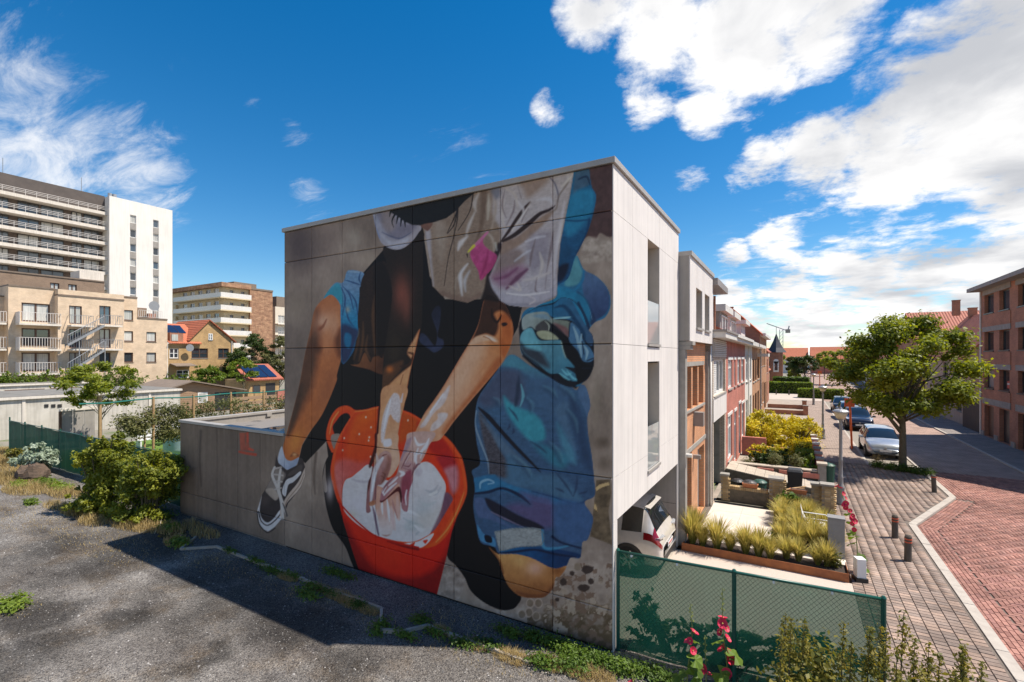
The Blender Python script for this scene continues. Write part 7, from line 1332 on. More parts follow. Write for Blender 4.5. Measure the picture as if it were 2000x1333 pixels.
for i, (px, py, h, cr, lab) in enumerate(((1572, 757, 6.0, 2.7, 'dark round street tree past the clipped hedges'), (1640, 752, 7.0, 3.6, 'wide street tree partly behind the large street tree'), (1610, 735, 7.2, 3.0, 'smaller street tree in the far row'), (1552, 745, 3.2, 1.7, 'round yellow green garden tree by the brick turret'))):
    g0 = G(px, py); tree('street_tree' if i < 3 else 'garden_tree', lab, (g0.x, g0.y, 0), h, cr, 2.1 if i < 3 else .6, 40, 9000, .16, LM_MAPLE if i != 0 else LM_DARK, 'trees down the street' if i < 3 else None, .12, seed=20 + i)
for i, (x, y, h, cr) in enumerate(((-6, 140, 10, 4), (12, 205, 9.5, 6), (22, 212, 9, 6), (-2, 150, 7.5, 3.5), (3.4, 104, 6, 2.4))): tree('far_tree', ('pale green tree rising beyond the turret', 'round tree above the far orange roofs', 'second round tree above the far orange roofs', 'low tree left of the far street end', 'slim willow like tree right of the turret')[i], (x, y, 0), h, cr, 1.5, 30, 4500, .3, (LM_OLIVE, LM_LIME, LM_LIME, LM_MAPLE, LM_OLIVE)[i], 'trees beyond the street end', .15, seed=40 + i)
def hedge(name, label, boxes, n, size, mat, group=None, cat='hedge', core=(.02, .03, .008)):
    x = sum((b_[0] + b_[1]) / 2 for b_ in boxes) / len(boxes); y = sum((b_[2] + b_[3]) / 2 for b_ in boxes) / len(boxes); t = thing(name, (x, y, 0), label, cat, group)
    q = MB()
    for b_ in boxes: q.box(b_[0] + .1, b_[1] - .1, b_[2] + .1, b_[3] - .1, b_[4], b_[5] - .12)
    q.build('branches', pm('hedge_core', core, tuple(v * .6 for v in core), 8, .95), t)
    leaves('foliage', [((b_[0] + b_[1]) / 2, (b_[2] + b_[3]) / 2, (b_[4] + b_[5]) / 2, (b_[1] - b_[0]) / 2, (b_[3] - b_[2]) / 2, (b_[5] - b_[4]) / 2) for b_ in boxes], n, size, mat, t, .3, .6, True); return t
def ragged(clumps, k=15, seed=3, lo=.35):
    rr = random.Random(seed); out = []
    for (x, y, z, rx, ry, rz) in clumps:
        for _ in range(k):
            u = [rr.gauss(0, 1) for _ in range(3)]; q = math.sqrt(sum(v * v for v in u)); f = rr.uniform(lo, 1.05); s = rr.uniform(.2, .42); p = [v / q * f for v in u]
            out.append((x + p[0] * rx, y + p[1] * ry, max(.06, z + p[2] * rz), rx * s, ry * s, rz * s * .8))
        for _ in range(k // 3):                # stray shoots
            a = rr.uniform(0, 6.28); e = rr.uniform(.2, 1.2); out.append((x + math.cos(a) * math.cos(e) * rx * 1.12, y + math.sin(a) * math.cos(e) * ry * 1.12, z + math.sin(e) * rz * 1.18, rx * .1, ry * .1, rz * .16))
    return out
def bush(name, label, clumps, n, size, mat, group=None, cat='bush', up=.5, asp=.55, shell=.5, stems=True, mound=False):
    c = clumps[0]; small = max(c[3:6]) < .3; clumps0 = clumps; clumps = clumps if small else ragged(clumps, 34 if mound else 20, len(label), .7 if mound else .3); n = int(n * (1 if small else 1.15)); size = size * (1 if small else 1.2); t = thing(name, (c[0], c[1], 0), label, cat, group); leaves('foliage', clumps, n, size, mat, t, up, asp, False, shell)
    if stems:
        b = MB()
        for q in clumps[::3] if not small else clumps: b.tube([(c[0] + (q[0] - c[0]) * .3, c[1] + (q[1] - c[1]) * .3, -.02), ((c[0] + q[0]) / 2, (c[1] + q[1]) / 2, q[2] * .5), (q[0], q[1], q[2])], [.035, .025, .012], 5)
        b.build('stems', M_BARK, t)['kind'] = 'stuff'
    return t
# yellow and green garden hedges
bush('golden_shrub', 'big mounded golden yellow shrub against the red house', [(1.5, 25.5, .95, 1.2, 1.5, .95), (1.1, 27, 1.0, 1.0, 1.2, .9), (2.0, 24.4, .7, .8, .9, .7)], 12000, .055, LM_YEL, 'golden shrubs', mound=True); bush('golden_shrub', 'round golden yellow shrub nearest the pavement wall', [(3.2, 25.6, .85, 1.05, 1.5, .85), (3.3, 27.2, .85, .9, 1.0, .8)], 10000, .055, LM_YEL, 'golden shrubs', mound=True)
hedge('clipped_golden_box', 'clipped golden box hedge block by the red wall pillars', [(2.9, 3.7, 20.2, 21.0, .1, 1.0)], 2500, .05, LM_YEL); hedge('clipped_green_box', 'clipped green box hedge block beside the golden one', [(3.0, 3.75, 18.9, 19.9, .1, .85)], 2500, .05, LM_HEDGE); bush('dark_mound_shrub', 'dark green mound shrub among golden tufts in the front garden', [(2.2, 18.6, .45, .75, .7, .5), (1.5, 18.4, .4, .5, .5, .4)], 3500, .06, LM_DARK); bush('golden_tuft', 'low golden tuft beside the dark mound shrub', [(2.3, 19.9, .5, .6, .5, .45), (1.4, 19.6, .45, .6, .5, .4)], 2600, .06, LM_YEL); bush('light_green_shrub', 'loose light green shrub by the garden wall end', [(3.4, 17.7, .45, .45, .5, .45)], 1600, .07, LM_LIME)
for i, (x, y) in enumerate(((1.0, 17.0), (2.2, 16.2), (3.0, 16.3))): bush('lavender', ('grey green lavender clump near the house', 'round lavender clump above the middle flower box', 'round lavender clump nearest the rubble wall end pillar')[i], [(x, y, (.85 if i else .35), .28, .28, .28)], 900, .06, LM_OLIVE, 'lavender clumps', 'plant', .9, .2)
hedge('clipped_hedge', 'long bright green clipped hedge beside the pale forecourt', [(-.5, 5.2, 73.6, 75, 0, 1.7)], 5000, .12, LM_LIME, 'forecourt hedges'); hedge('clipped_hedge', 'shorter clipped hedge standing forward on the forecourt', [(3.6, 8.4, 66, 67.3, 0, 1.25)], 4000, .12, LM_LIME, 'forecourt hedges'); hedge('clipped_hedge', 'dark fresh green hedge behind the long clipped one', [(.2, 5, 80, 82, 0, 2.2)], 4000, .13, LM_WEED, 'forecourt hedges')
# ------------------------------------------------------------------ grasses
def grass_mesh(n, h, spread, seed, mat, wid=.006):
    g = np.random.default_rng(seed); V, Fc, T = [], [], []
    for i in range(n):
        a = g.uniform(0, 6.283); r = g.uniform(0, .06); L = h * g.uniform(.55, 1.1); out = spread * g.uniform(.2, 1.); x, y = r * math.cos(a), r * math.sin(a); dx, dy = math.cos(a), math.sin(a); px_, py_ = -dy * wid, dx * wid; k = len(V); tt = g.uniform(0, 1)
        for s, w in ((0, 1), (.4, 1), (.75, .8), (1, .15)):
            ox = out * s ** 1.8; z = L * (s - .22 * s * s * (out / spread)); V += [(x + dx * ox - px_ * w, y + dy * ox - py_ * w, z), (x + dx * ox + px_ * w, y + dy * ox + py_ * w, z)]; c = min(1, tt * .55 + s * .45); T += [(c, c, c)] * 2
        for s in range(3): Fc.append((k + 2 * s, k + 2 * s + 1, k + 2 * s + 3, k + 2 * s + 2))
    o = np_mesh('blades', np.array(V), np.array(Fc), mat, None, attr=np.array(T)); me = o.data; bpy.data.objects.remove(o); return me
GM = [grass_mesh(380, .70, .42, s, LM_GRASS, .008) for s in range(4)]
def place_grass(spots, label, group, cat='grass clump', meshes=GM, name='feather_grass'):
    for (x, y, z, s) in spots:
        o = bpy.data.objects.new(name, R.choice(meshes)); COL.objects.link(o); o.location = (x, y, z); o.rotation_euler = (0, 0, R.uniform(0, 6.28)); o.scale = (s, s, s * R.uniform(.9, 1.15)); tag(o, label, cat, group)
place_grass([(.42 + k * .33 + R.uniform(-.1, .1), 5.97 + R.uniform(-.18, .16), .11, R.uniform(.85, 1.45) if k < 8 else R.uniform(.6, .95)) for k in range(11)], 'feathery ornamental grass clump growing in the rusty edged strip', 'grasses in the steel edged strip')
place_grass([(2.62 + (k % 4) * .38 + R.uniform(-.08, .08), 7.45 + (k // 4) * .62 + R.uniform(-.1, .1), .05, R.uniform(.85, 1.15)) for k in range(23) if not (k % 4 in (2, 3) and 1 < k // 4 < 3) and k % 5 != 4], 'feathery ornamental grass clump in the bark bed beside the terrace', 'grasses in the bark bed')
bush('leafy_bed_shrub', 'leafy green shrub among the feathery grasses by the brick wall', [(2.75, 10.7, .4, .32, .4, .35)], 900, .07, LM_WEED); bush('bed_edge_plant', 'small green plant at the terrace corner of the bark bed', [(2.45, 7.6, .2, .16, .18, .18)], 300, .05, LM_WEED); bush('yellow_flowering_plant', 'small dark plant with yellow flowers at the strip end', [(3.75, 6.15, .3, .22, .2, .2)], 500, .045, LM_RUSTY)
# ------------------------------------------------------------------ hollyhocks
def leaf_shape(r, lob=5, seed=0):
    g = random.Random(seed); n = 20; b = MB(); pts = [(0, 0, 0)]
    for i in range(n): a = -2.7 + 5.4 * i / (n - 1); k = r * (.82 + .2 * abs(math.cos(a * lob / 2))); pts.append((k * math.cos(a), k * math.sin(a), -.18 * r + .12 * r * math.sin(a * 5)))
    me = bpy.data.meshes.new('leaf'); me.from_pydata(pts, [], [(0, i, i + 1) for i in range(1, n)]); ca = me.color_attributes.new('tint', 'FLOAT_COLOR', 'POINT'); t = g.uniform(.3, .9); ca.data.foreach_set('color', [v for _ in pts for v in (t, t, t, 1)]); me.materials.append(LM_WEED); return me
def flower_shape(r):
    b = MB(); k = 0
    for i in range(5):
        a = i * 1.2566; pts = [(0, 0, 0)] + [(r * q * math.cos(a + d), r * q * math.sin(a + d), r * (.45 * q * q + .05 * math.sin(9 * d))) for q, d in ((.6, -.45), (.98, -.62), (1.05, -.25), (1.02, .1), (1.05, .4), (.95, .66), (.6, .48))]; n = len(b.v); b.v += pts; b.f += [(n, n + j, n + j + 1) for j in range(1, 7)]
    me = bpy.data.meshes.new('flower'); me.from_pydata(b.v, [], b.f); m = paint('hollyhock_pink', (.56, .012, .06), .6); m2 = m; me.materials.append(m); return me
LEAFS = [leaf_shape(.125, 5, s) for s in range(3)]; FLW = [flower_shape(.066), flower_shape(.054)]; M_STEM = pm('green_stem', (.16, .2, .05), (.12, .15, .04), 6, .7); M_BUD = pm('green_bud', (.28, .30, .07), (.2, .23, .05), 8, .7); M_EYE = paint('flower_eye', (.55, .45, .12), .6)
def hollyhock(label, path, fl, lv, seed):
    g = random.Random(seed); t = thing('hollyhock', path[0], label, 'flower', 'hollyhocks'); P = catmull(path, False, 8); n = len(P)
    MB().tube([tuple(p) for p in P], [.014 - .009 * i / (n - 1) for i in range(n)], 6).build('stem', M_STEM, t, smooth=True)
    def at(f): return Vector(P[min(n - 1, int(f * (n - 1)))])
    def put(nm, me, p, d, s):
        o = bpy.data.objects.new(nm, me); COL.objects.link(o); o.parent = t; o.location = p - ORG[t.name]; o.rotation_euler = Vector(d).to_track_quat('Z', 'Y').to_euler(); o.scale = (s, s, s); return o
    to_cam = (CAM - at(.5)).normalized()
    for f in fl:
        a = g.uniform(0, 6.28); d = (Vector((math.cos(a), math.sin(a), .25)) + to_cam * .9).normalized(); o = put('flower', g.choice(FLW), at(f) + d * .05, d, g.uniform(.8, 1.15)); c = MB(); c.lathe((0, 0, 0), [(.008, 0), (.011, .02), (.004, .035)], 7); e = c.build('flower_eye', M_EYE, None); e.parent = o
    for f in lv:
        a = g.uniform(0, 6.28); d = Vector((math.cos(a), math.sin(a), .1)); p = at(f) + d * .13; MB().tube([at(f), p], .004, 4).build('leaf_stalk', M_STEM, t); put('leaf', g.choice(LEAFS), p, (d * .6 + Vector((0, 0, .8))).normalized(), (1.35 - .8 * f) * g.uniform(.85, 1.2))
    for k in range(9): f = .80 + .2 * k / 9; a = k * 2.4; d = Vector((math.cos(a), math.sin(a), .4)) * .022; MB().lathe(at(f) + d, [(.004, 0), (.014 - k * .0007, .012), (.004, .03)], 7).build('bud', M_BUD, t)
h1 = Vector((2.05, -1.0, 0)); hollyhock('tallest hollyhock with a dense column of crimson flowers before the green mesh fence', [h1, h1 + Vector((.02, 0, .8)), h1 + Vector((-.05, .03, 1.5)), h1 + Vector((-.06, .05, 2.08))], (.60, .63, .66, .69, .72, .74, .5, .46, .54, .40), (.1, .2, .28, .33, .4, .46, .52, .58), 1)
h2 = Vector((1.55, -1.25, 0)); hollyhock('shorter hollyhock with few flowers at the fence, nearer the mural corner', [h2, h2 + Vector((.0, 0, .8)), h2 + Vector((.06, .03, 1.4)), h2 + Vector((.03, .05, 1.85))], (.58, .62, .66, .7), (.15, .25, .35, .4, .45, .5, .6), 2)
h3 = Vector((1.82, -1.15, 0)); hollyhock('small side hollyhock leaning beside the tallest one', [h3, h3 + Vector((-.02, 0, .6)), h3 + Vector((-.05, .05, 1.4))], (.66, .72), (.3, .5), 3)
h4 = Vector((.9, -1.75, 0)); hollyhock('low hollyhock in the weeds under the mural corner', [h4, h4 + Vector((.0, 0, .4)), h4 + Vector((-.02, .05, .95))], (.6, .7, .78), (.2, .4, .55), 4)
h5 = Vector((4.28, 6.35, 0)); hollyhock('tall leaning hollyhock behind the white box at the pavement edge', [h5, h5 + Vector((.02, .05, .6)), h5 + Vector((-.05, .1, 1.2)), h5 + Vector((-.22, .1, 1.7)), h5 + Vector((-.38, .1, 2.1))], (.5, .55, .58, .62, .66, .7, .74, .78, .82, .9, .94, .97, .45), (.12, .2, .3, .36, .42, .5, .6), 5)
# ------------------------------------------------------------------ shrubs and weeds of the lot
cl = []
for k in range(26): x = 3.0 + R.uniform(-.2, 1.75); y = -1.2 + R.uniform(-.75, .65); cl.append((x, y, R.uniform(.5, 1.35), .38, .36, .42))
sp = [(3.05 + R.uniform(-.3, 1.7), -1.0 + R.uniform(-.5, .6), R.uniform(1.75, 2.12)) for _ in range(22)]
fs = thing('spiky_shrub', (3.8, -1.1, 0), 'tall unkempt shrub with upright rusty tipped shoots at the end of the mesh fence', 'shrub')
leaves('foliage', cl, 15000, .045, LM_RUSTY, fs, .5); leaves('shoots', [(x, y, z - q * .09, .05 + q * .012, .05 + q * .012, .06) for x, y, z in sp for q in range(7)], 4200, .026, LM_RUSTY, fs, .4)
b = MB()
for x, y, z in sp: b.tube([(3.8 + (x - 3.8) * .4, -1.1 + (y + 1.1) * .4, 0), (x - .03, y, z * .6), (x, y, z)], [.014, .009, .003], 5)
b.build('stems', M_BARK, fs)['kind'] = 'stuff'
vb = bush('creeper', 'leafy creeper growing low behind the green mesh fence', [(1.0, .55, .35, .8, .16, .35), (2.2, .55, .4, .8, .18, .4), (3.2, .6, .45, .7, .18, .45), (.45, .5, .75, .25, .12, .35)], 2600, .055, LM_DARK)
bb = G(205, 1000); bush('large_bush', 'tall yellow green bush on the left of the pair before the green screen', [(bb.x - .4, bb.y, 1.0, .95, .8, 1.0), (bb.x - .2, bb.y + .1, 1.9, 1.0, .8, .75), (bb.x - .8, bb.y + .1, 1.7, .6, .5, .5), (bb.x + .3, bb.y, .7, .7, .6, .7), (bb.x + .2, bb.y + .2, 2.3, .6, .5, .45), (bb.x - .3, bb.y - .2, .4, 1.0, .7, .45)], 26000, .045, LM_BUSH, 'bushes before the green screen', 'bush', .6)
bb = G(285, 1012); bush('large_bush', 'broad spreading bush between the taller one and the mural extension', [(bb.x, bb.y, .9, .95, .8, .9), (bb.x + .2, bb.y + .1, 1.65, 1.0, .8, .6), (bb.x - .3, bb.y, 1.4, .8, .7, .7), (bb.x + .7, bb.y + .1, 1.5, .6, .6, .5), (bb.x, bb.y - .25, .35, 1.0, .6, .4)], 22000, .045, LM_BUSH, 'bushes before the green screen', 'bush', .6)
g0 = G(72, 928); bush('silver_shrub', 'grey green woolly shrub behind the tree stump', [(g0.x, g0.y, .65, .9, .7, .6), (g0.x + .3, g0.y, 1.0, .5, .5, .45), (g0.x - .5, g0.y, .55, .5, .5, .45)], 4500, .07, LM_SILVER); g0 = G(38, 905); bush('rusty_shrub', 'low brownish shrub in the dry grass by the green fence', [(g0.x, g0.y, .4, .7, .5, .45)], 1500, .06, LM_RUSTY)
g0 = G(63, 936); sp_ = thing('tree_stump', (g0.x, g0.y, 0), 'old rounded brown stump lying in the dry grass', 'stump'); b = MB(); ring = 22
prof = [(.55, 0), (.66, .18), (.62, .4), (.45, .56), (.2, .62)]; b.lathe((g0.x, g0.y, 0), prof, ring); b.v = [(g0.x + (x - g0.x) * (1.12 + .13 * math.sin(23 * z + x * 11) + R.uniform(-.07, .07)), g0.y + (y - g0.y) * (.85 + .08 * math.sin(9 * x)), z * (1 + .2 * math.sin(9 * x + 7 * y)) + R.uniform(0, .03)) for x, y, z in b.v]; b.build('stump', pm('stump_wood', (.13, .085, .06), (.04, .028, .02), 4, .95, 1., c3=(.1, .07, .05), stretch=(1, 1, 6)), sp_)
def blades_field(name, pts, n, h, mat, wid=.006, seed=0, lean=.6):
    """pts: (x, y, rx, ry); thin blades spread over the patches"""
    g = np.random.default_rng(seed); C = np.array(pts, float); a = C[:, 2] * C[:, 3]; ci = g.choice(len(C), n, p=a / a.sum()); r = np.sqrt(g.random(n)); th = g.uniform(0, 6.283, n); X = C[ci, 0] + r * np.cos(th) * C[ci, 2]; Y = C[ci, 1] + r * np.sin(th) * C[ci, 3]; H = h * g.uniform(.35, 1.15, n) * (1.1 - .55 * r); az = g.uniform(0, 6.283, n); dx, dy = np.cos(az), np.sin(az); ln = H * lean * g.uniform(.1, 1, n)
    rows = []
    for s, w in ((0, 1), (.55, .8), (1, .1)): ox = ln * s ** 1.7; rows += [np.stack([X + dx * ox - dy * wid * w, Y + dy * ox + dx * wid * w, H * s], 1), np.stack([X + dx * ox + dy * wid * w, Y + dy * ox - dx * wid * w, H * s], 1)]
    V = np.stack(rows, 1).reshape(-1, 3); k = np.arange(n)[:, None] * 6; Fc = np.concatenate([k + np.array([0, 1, 3, 2]), k + np.array([2, 3, 5, 4])]); T = np.repeat(np.clip(g.random(n), 0, 1), 6)[:, None] * np.ones((1, 3))
    o = np_mesh(name, V, Fc, mat, None, attr=T); return o
gp_ = lambda l: [(G(px, py).x, G(px, py).y, rx, ry) for px, py, rx, ry in l]
tag(blades_field('dry_grass', gp_([(30, 905, 3, 1.2), (60, 955, 1.6, .8), (400, 1045, .7, .3), (250, 1025, 1.2, .4), (150, 1000, 1.0, .4), (10, 935, 2, 1), (130, 965, 1.2, .5), (200, 1000, 1.4, .6), (110, 990, .8, .3), (285, 1030, 1.0, .4), (330, 1035, .8, .35), (375, 1030, .6, .3), (345, 1060, .5, .3), (180, 1020, .8, .3), (25, 890, 4, .8)]), 26000, .30, LM_DRY, .006, 1, .9), 'straw coloured dry grass along the edge of the gravel lot', 'grass', kind='stuff')
tag(blades_field('dry_grass', gp_([(660, 1165, .5, .2), (690, 1180, .45, .2), (620, 1150, .4, .15), (1000, 1285, .4, .2), (1080, 1300, .45, .2), (930, 1262, .35, .15), (560, 1130, .4, .12), (720, 1195, .3, .15), (1150, 1320, .5, .25), (860, 1235, .3, .15)]), 7000, .14, LM_DRY, .004, 2, 1.6), 'straw coloured dry grass caught along the concrete edging', 'grass', kind='stuff')
def weed_field(name, pts, n, size, mat, label, h=.16):
    cl = [(G(px, py).x, G(px, py).y, h * .45, rx, ry, h * .55) for px, py, rx, ry in pts]; o = leaves(name, cl, n, size, mat, None, 1.0, .5, False, .1); return tag(o, label, 'weeds', kind='stuff')
weed_field('weeds', [(610, 1150, .4, .15), (570, 1128, .4, .12), (500, 1100, .5, .12), (450, 1080, .4, .12), (700, 1186, .3, .15), (745, 1225, .22, .25), (735, 1240, .2, .15), (600, 1165, .5, .2), (790, 1245, .4, .12), (530, 1118, .5, .15), (640, 1160, .4, .12), (650, 1120, .4, .2), (675, 1130, .3, .15), (820, 1215, .3, .2), (850, 1240, .35, .15), (900, 1260, .4, .15), (950, 1262, .4, .2), (985, 1235, .3, .15)], 6500, .032, LM_WEED, 'low green weeds growing along the concrete edging')
weed_field('weeds', [(1040, 1250, .25, .2), (1075, 1262, .3, .2), (1110, 1275, .35, .22), (1150, 1290, .35, .22), (1185, 1300, .35, .2), (1120, 1305, .4, .25), (1060, 1300, .35, .2), (1220, 1312, .4, .25), (1280, 1325, .5, .25), (1000, 1245, .2, .15)], 7500, .032, LM_WEED, 'bright green weeds at the foot of the mural near the fence', .22)
weed_field('weeds', [(90, 945, .9, .35), (40, 950, .7, .3), (120, 955, .8, .35), (160, 985, .5, .3), (330, 1035, .5, .25), (310, 1010, .8, .3), (350, 1065, .4, .25), (220, 1010, .8, .3), (15, 1190, .5, .25), (40, 1180, .3, .15), (60, 985, .4, .2)], 7000, .05, LM_LIME, 'fresh green weeds in the dry grass at the lot edge', .24)
tag(blades_field('sparse_grass', gp_([(200, 1060, 3, .8), (420, 1100, 1.6, .5), (60, 1010, 3, .9), (560, 1150, 1.5, .35), (750, 1225, 1.0, .3), (900, 1275, 1.2, .3), (20, 1185, .9, .5), (640, 1140, 1.5, .3), (1000, 1300, 1.2, .35), (880, 1210, 1.4, .3)]), 3800, .07, LM_DRY, .004, 5, 1.5), 'thin straw and sprigs scattered over the gravel', 'grass', kind='stuff')
# loose stones of the lot
g = np.random.default_rng(9); n = 12000; X = g.uniform(-17, 3.9, n); Y = -7.5 + 7.3 * g.random(n); s = g.uniform(.006, .017, n) * (1 + (g.random(n) > .97) * 1.2); b4 = np.array([(1, 0, 0), (-.5, .87, 0), (-.5, -.87, 0), (.1, 0, .9)])
rot = g.uniform(0, 6.283, n); c_, s_ = np.cos(rot), np.sin(rot); V = np.stack([X[:, None] + s[:, None] * (b4[:, 0] * c_[:, None] - b4[:, 1] * s_[:, None]), Y[:, None] + s[:, None] * (b4[:, 0] * s_[:, None] + b4[:, 1] * c_[:, None]), .001 + s[:, None] * b4[:, 2] * np.ones((n, 1))], 2).reshape(-1, 3); k = np.arange(n)[:, None] * 4; Fc = np.concatenate([k + np.array(q) for q in ((0, 1, 3), (1, 2, 3), (2, 0, 3))]); tt = np.repeat(g.choice([.11, .15, .2, .3, .42], n, p=[.3, .3, .25, .11, .04]), 4)[:, None] * np.array([[1, .96, .93]])
tag(np_mesh('loose_stones', V, Fc, tint_mat('stone_chip', .9, .3), None, attr=tt), 'small loose grey stones scattered over the gravel lot', 'gravel', kind='stuff')
# ------------------------------------------------------------------ left background
BR_BEIGE = brick_mat('beige_brick', lin((222, 200, 172)), lin((212, 188, 160)), lin((196, 172, 148)), .22, .07, .01, .85, .35); BR_TAUPE = brick_mat('taupe_brick', lin((150, 128, 108)), lin((140, 118, 100)), lin((120, 104, 90)), .22, .07, .01, .85, .35)
M_RAIL = pm('white_railing', (.66, .62, .58), (.58, .55, .52), 4, .5); M_GRAIL = pm('grey_railing', (.34, .35, .37), (.28, .29, .3), 4, .45, 0, .4); M_SLABW = pm('balcony_slab', (.72, .66, .58), (.62, .57, .5), 1.2, .85, streak=.18)
def RX(x, px0, py0, px1, py1):
    a, c = ATX(px0, py0, x), ATX(px1, py0, x); pm_ = (px0 + px1) / 2; return a.y, c.y, ATX(pm_, py1, x).z, ATX(pm_, py0, x).z
def railing(parent, fr, a0, a1, z0, h=1.0, mat=None, ret=None, step=.22):
    mat = mat or M_RAIL; r_ = MB(); r_.fbox(fr, a0, a1, -.03, .03, z0 + h - .05, z0 + h); r_.fbox(fr, a0, a1, -.02, .02, z0 + .08, z0 + .12)
    if ret: 
        for a in (a0, a1): r_.fbox(fr, a - .025, a + .025, -ret, .02, z0 + h - .05, z0 + h - .002)
    o = r_.build('railing', mat, parent); n = int((a1 - a0) / step)
    b = MB(); b.fbox(fr, -.02, .02, -.015, .015, z0 + .1, z0 + h - .05)
    me = bpy.data.meshes.new('bar'); oo = origin_of(parent); me.from_pydata([(x - fr(0, 0, 0)[0], y - fr(0, 0, 0)[1], z) for x, y, z in b.v], [], b.f); me.materials.append(mat)
    for i in range(n + 1):
        k = bpy.data.objects.new('bar', me); COL.objects.link(k); k.parent = o; p = fr(a0 + (a1 - a0) * i / n, 0, 0); k.location = (p[0] - oo.x, p[1] - oo.y, -oo.z)
    return o
# --- beige flats
AX_ = -72.0
t = thing('beige_flats', (-78, 15, -.1), 'beige brick flats with balconies, brown windows and an outside steel stair', 'apartment building')
f72, f71, f73 = fx(AX_), fx(-70.9), fx(-73.4)
zt = lambda px, py, x=AX_: ATX(px, py, x).z; yy = lambda px, x=AX_: ATX(px, 697, x).y
ysec = [yy(-60), yy(16), yy(106), yy(235), yy(268), yy(327)]
W2_ = [RX(AX_, 42, 593, 98, 629), RX(AX_, 42, 642, 98, 676), RX(AX_, 42, 689, 98, 725)]; W4_ = [RX(AX_, 239, 606, 260, 626), RX(AX_, 239, 647, 260, 667), RX(AX_, 239, 689, 260, 708)]; W5_ = [RX(AX_, 286, 649, 305, 668), RX(AX_, 286, 689, 305, 708)]
W3_ = [RX(-70.9, a, r0, c, r1) for a, c in ((135, 160), (194, 216)) for r0, r1 in ((598, 633), (643, 680), (689, 727))]
zT2, zT3, zT5 = zt(60, 562), ATX(170, 582, -70.9).z, zt(300, 624)
def sec(name, fr, x, y0, y1, z1, holes, mat=BR_BEIGE):
    b = MB(); b.wall(fr, y0, y1, -.1, z1, holes, .18); b.quad((x, y0, -.1), (x - 10, y0, -.1), (x - 10, y0, z1), (x, y0, z1)); b.quad((x, y1, -.1), (x - 10, y1, -.1), (x - 10, y1, z1), (x, y1, z1)); b.quad((x, y0, z1), (x, y1, z1), (x - 10, y1, z1), (x - 10, y0, z1)); b.build(name, mat, t)
    MB().box(x - 10, x + .08, y0, y1, z1 + .003, z1 + .16).build('coping', M_TAUPE_C, t)
M_TAUPE_C = pm('brown_coping', (.22, .17, .13), (.17, .13, .1), 2, .8)
sec('wall', f73, -73.4, ysec[0] - 6, ysec[1], zT2 - 1.2, []); sec('wall', f72, AX_, ysec[1], ysec[2], zT2, W2_); sec('wall', f71, -70.9, ysec[2], ysec[3], zT3, W3_); sec('wall', f72, AX_, ysec[3], ysec[4], zT2 - .15, W4_); sec('wall', f72, AX_, ysec[4], ysec[5], zT5, W5_)
MB().box(-82, -70.9, ysec[2] + .02, ysec[3] - .02, zT3 + .17, zT2).build('upper_wall', BR_BEIGE, t)
for i, h in enumerate(W2_): window(t, f72, *h, .16, M_BFRAME, M_BLIND if i != 1 else M_GL, .14, (.5,), (), False)
for i, h in enumerate(W3_): window(t, f71, *h, .16, M_BFRAME, M_GLB if i % 2 else M_CUR, .1, (.5,), (), False)
for i, h in enumerate(W4_ + W5_): window(t, f72, *h, .14, M_BFRAME, (M_CUR, M_BLIND, M_GL, M_BLIND, M_CUR)[i], .1, (), (), True, sillmat=M_TAUPE_C)
for k, (r0, r1) in enumerate(((612, 633), (660, 682), (708, 729))):
    y0, y1, z0, z1 = RX(AX_, 30, r0, 112, r1); MB().fbox(f72, y0, y1, 0, 1.3, z0 - .22, z0).build('balcony_slab', M_SLABW, t); railing(t, fx(AX_ + 1.25), y0 + .05, y1 - .05, z0, z1 - z0, M_RAIL, 1.2)
    MB().fbox(f72, y0, y0 + .06, .0, 1.22, z0, z1).build('balcony_screen', M_WPAN, t)
    y0, y1 = ysec[1] - 4, ysec[1] - .1; MB().fbox(f73, y0, y1, 0, 1.3, z0 - .22, z0).build('balcony_slab', M_SLABW, t); railing(t, fx(-72.15), y0, y1, z0, z1 - z0, M_RAIL)
for k, (r0, r1) in enumerate(((617, 636), (664, 682))):
    for p0, p1 in ((132, 176), (190, 232)): y0, y1, z0, z1 = RX(-70.9, p0, r0, p1, r1); MB().fbox(f71, y0, y1, 0, 1.1, z0 - .2, z0).build('balcony_slab', M_SLABW, t); railing(t, fx(-69.85), y0 + .04, y1 - .04, z0, z1 - z0, M_GRAIL, 1.0)
y0, y1, z0, z1 = RX(AX_, 270, 620, 316, 637); railing(t, fx(AX_ + .1), y0, y1, zT5 + .15, 1.0, M_RAIL); MB().box(-76, -74, y0 + .3, y0 + 1.8, zT5, zT5 + 1.6).build('roof_cabin', BR_TAUPE, t)
d_ = MB(); dc = Vector((-73.2, y1 - .5, zT5 + 1.9)); d_.lathe((0, 0, 0), [(.05, 0), (.4, .06), (.62, .2), (.66, .22)], 14); d_.v = [(dc.x + z, dc.y + x, dc.z + y) for x, y, z in d_.v]; d_.build('satellite_dish', M_GRAIL, t); MB().cyl((-73.3, dc.y, zT5), (-73.2, dc.y, dc.z), .05).build('dish_pole', M_GRAIL, t)
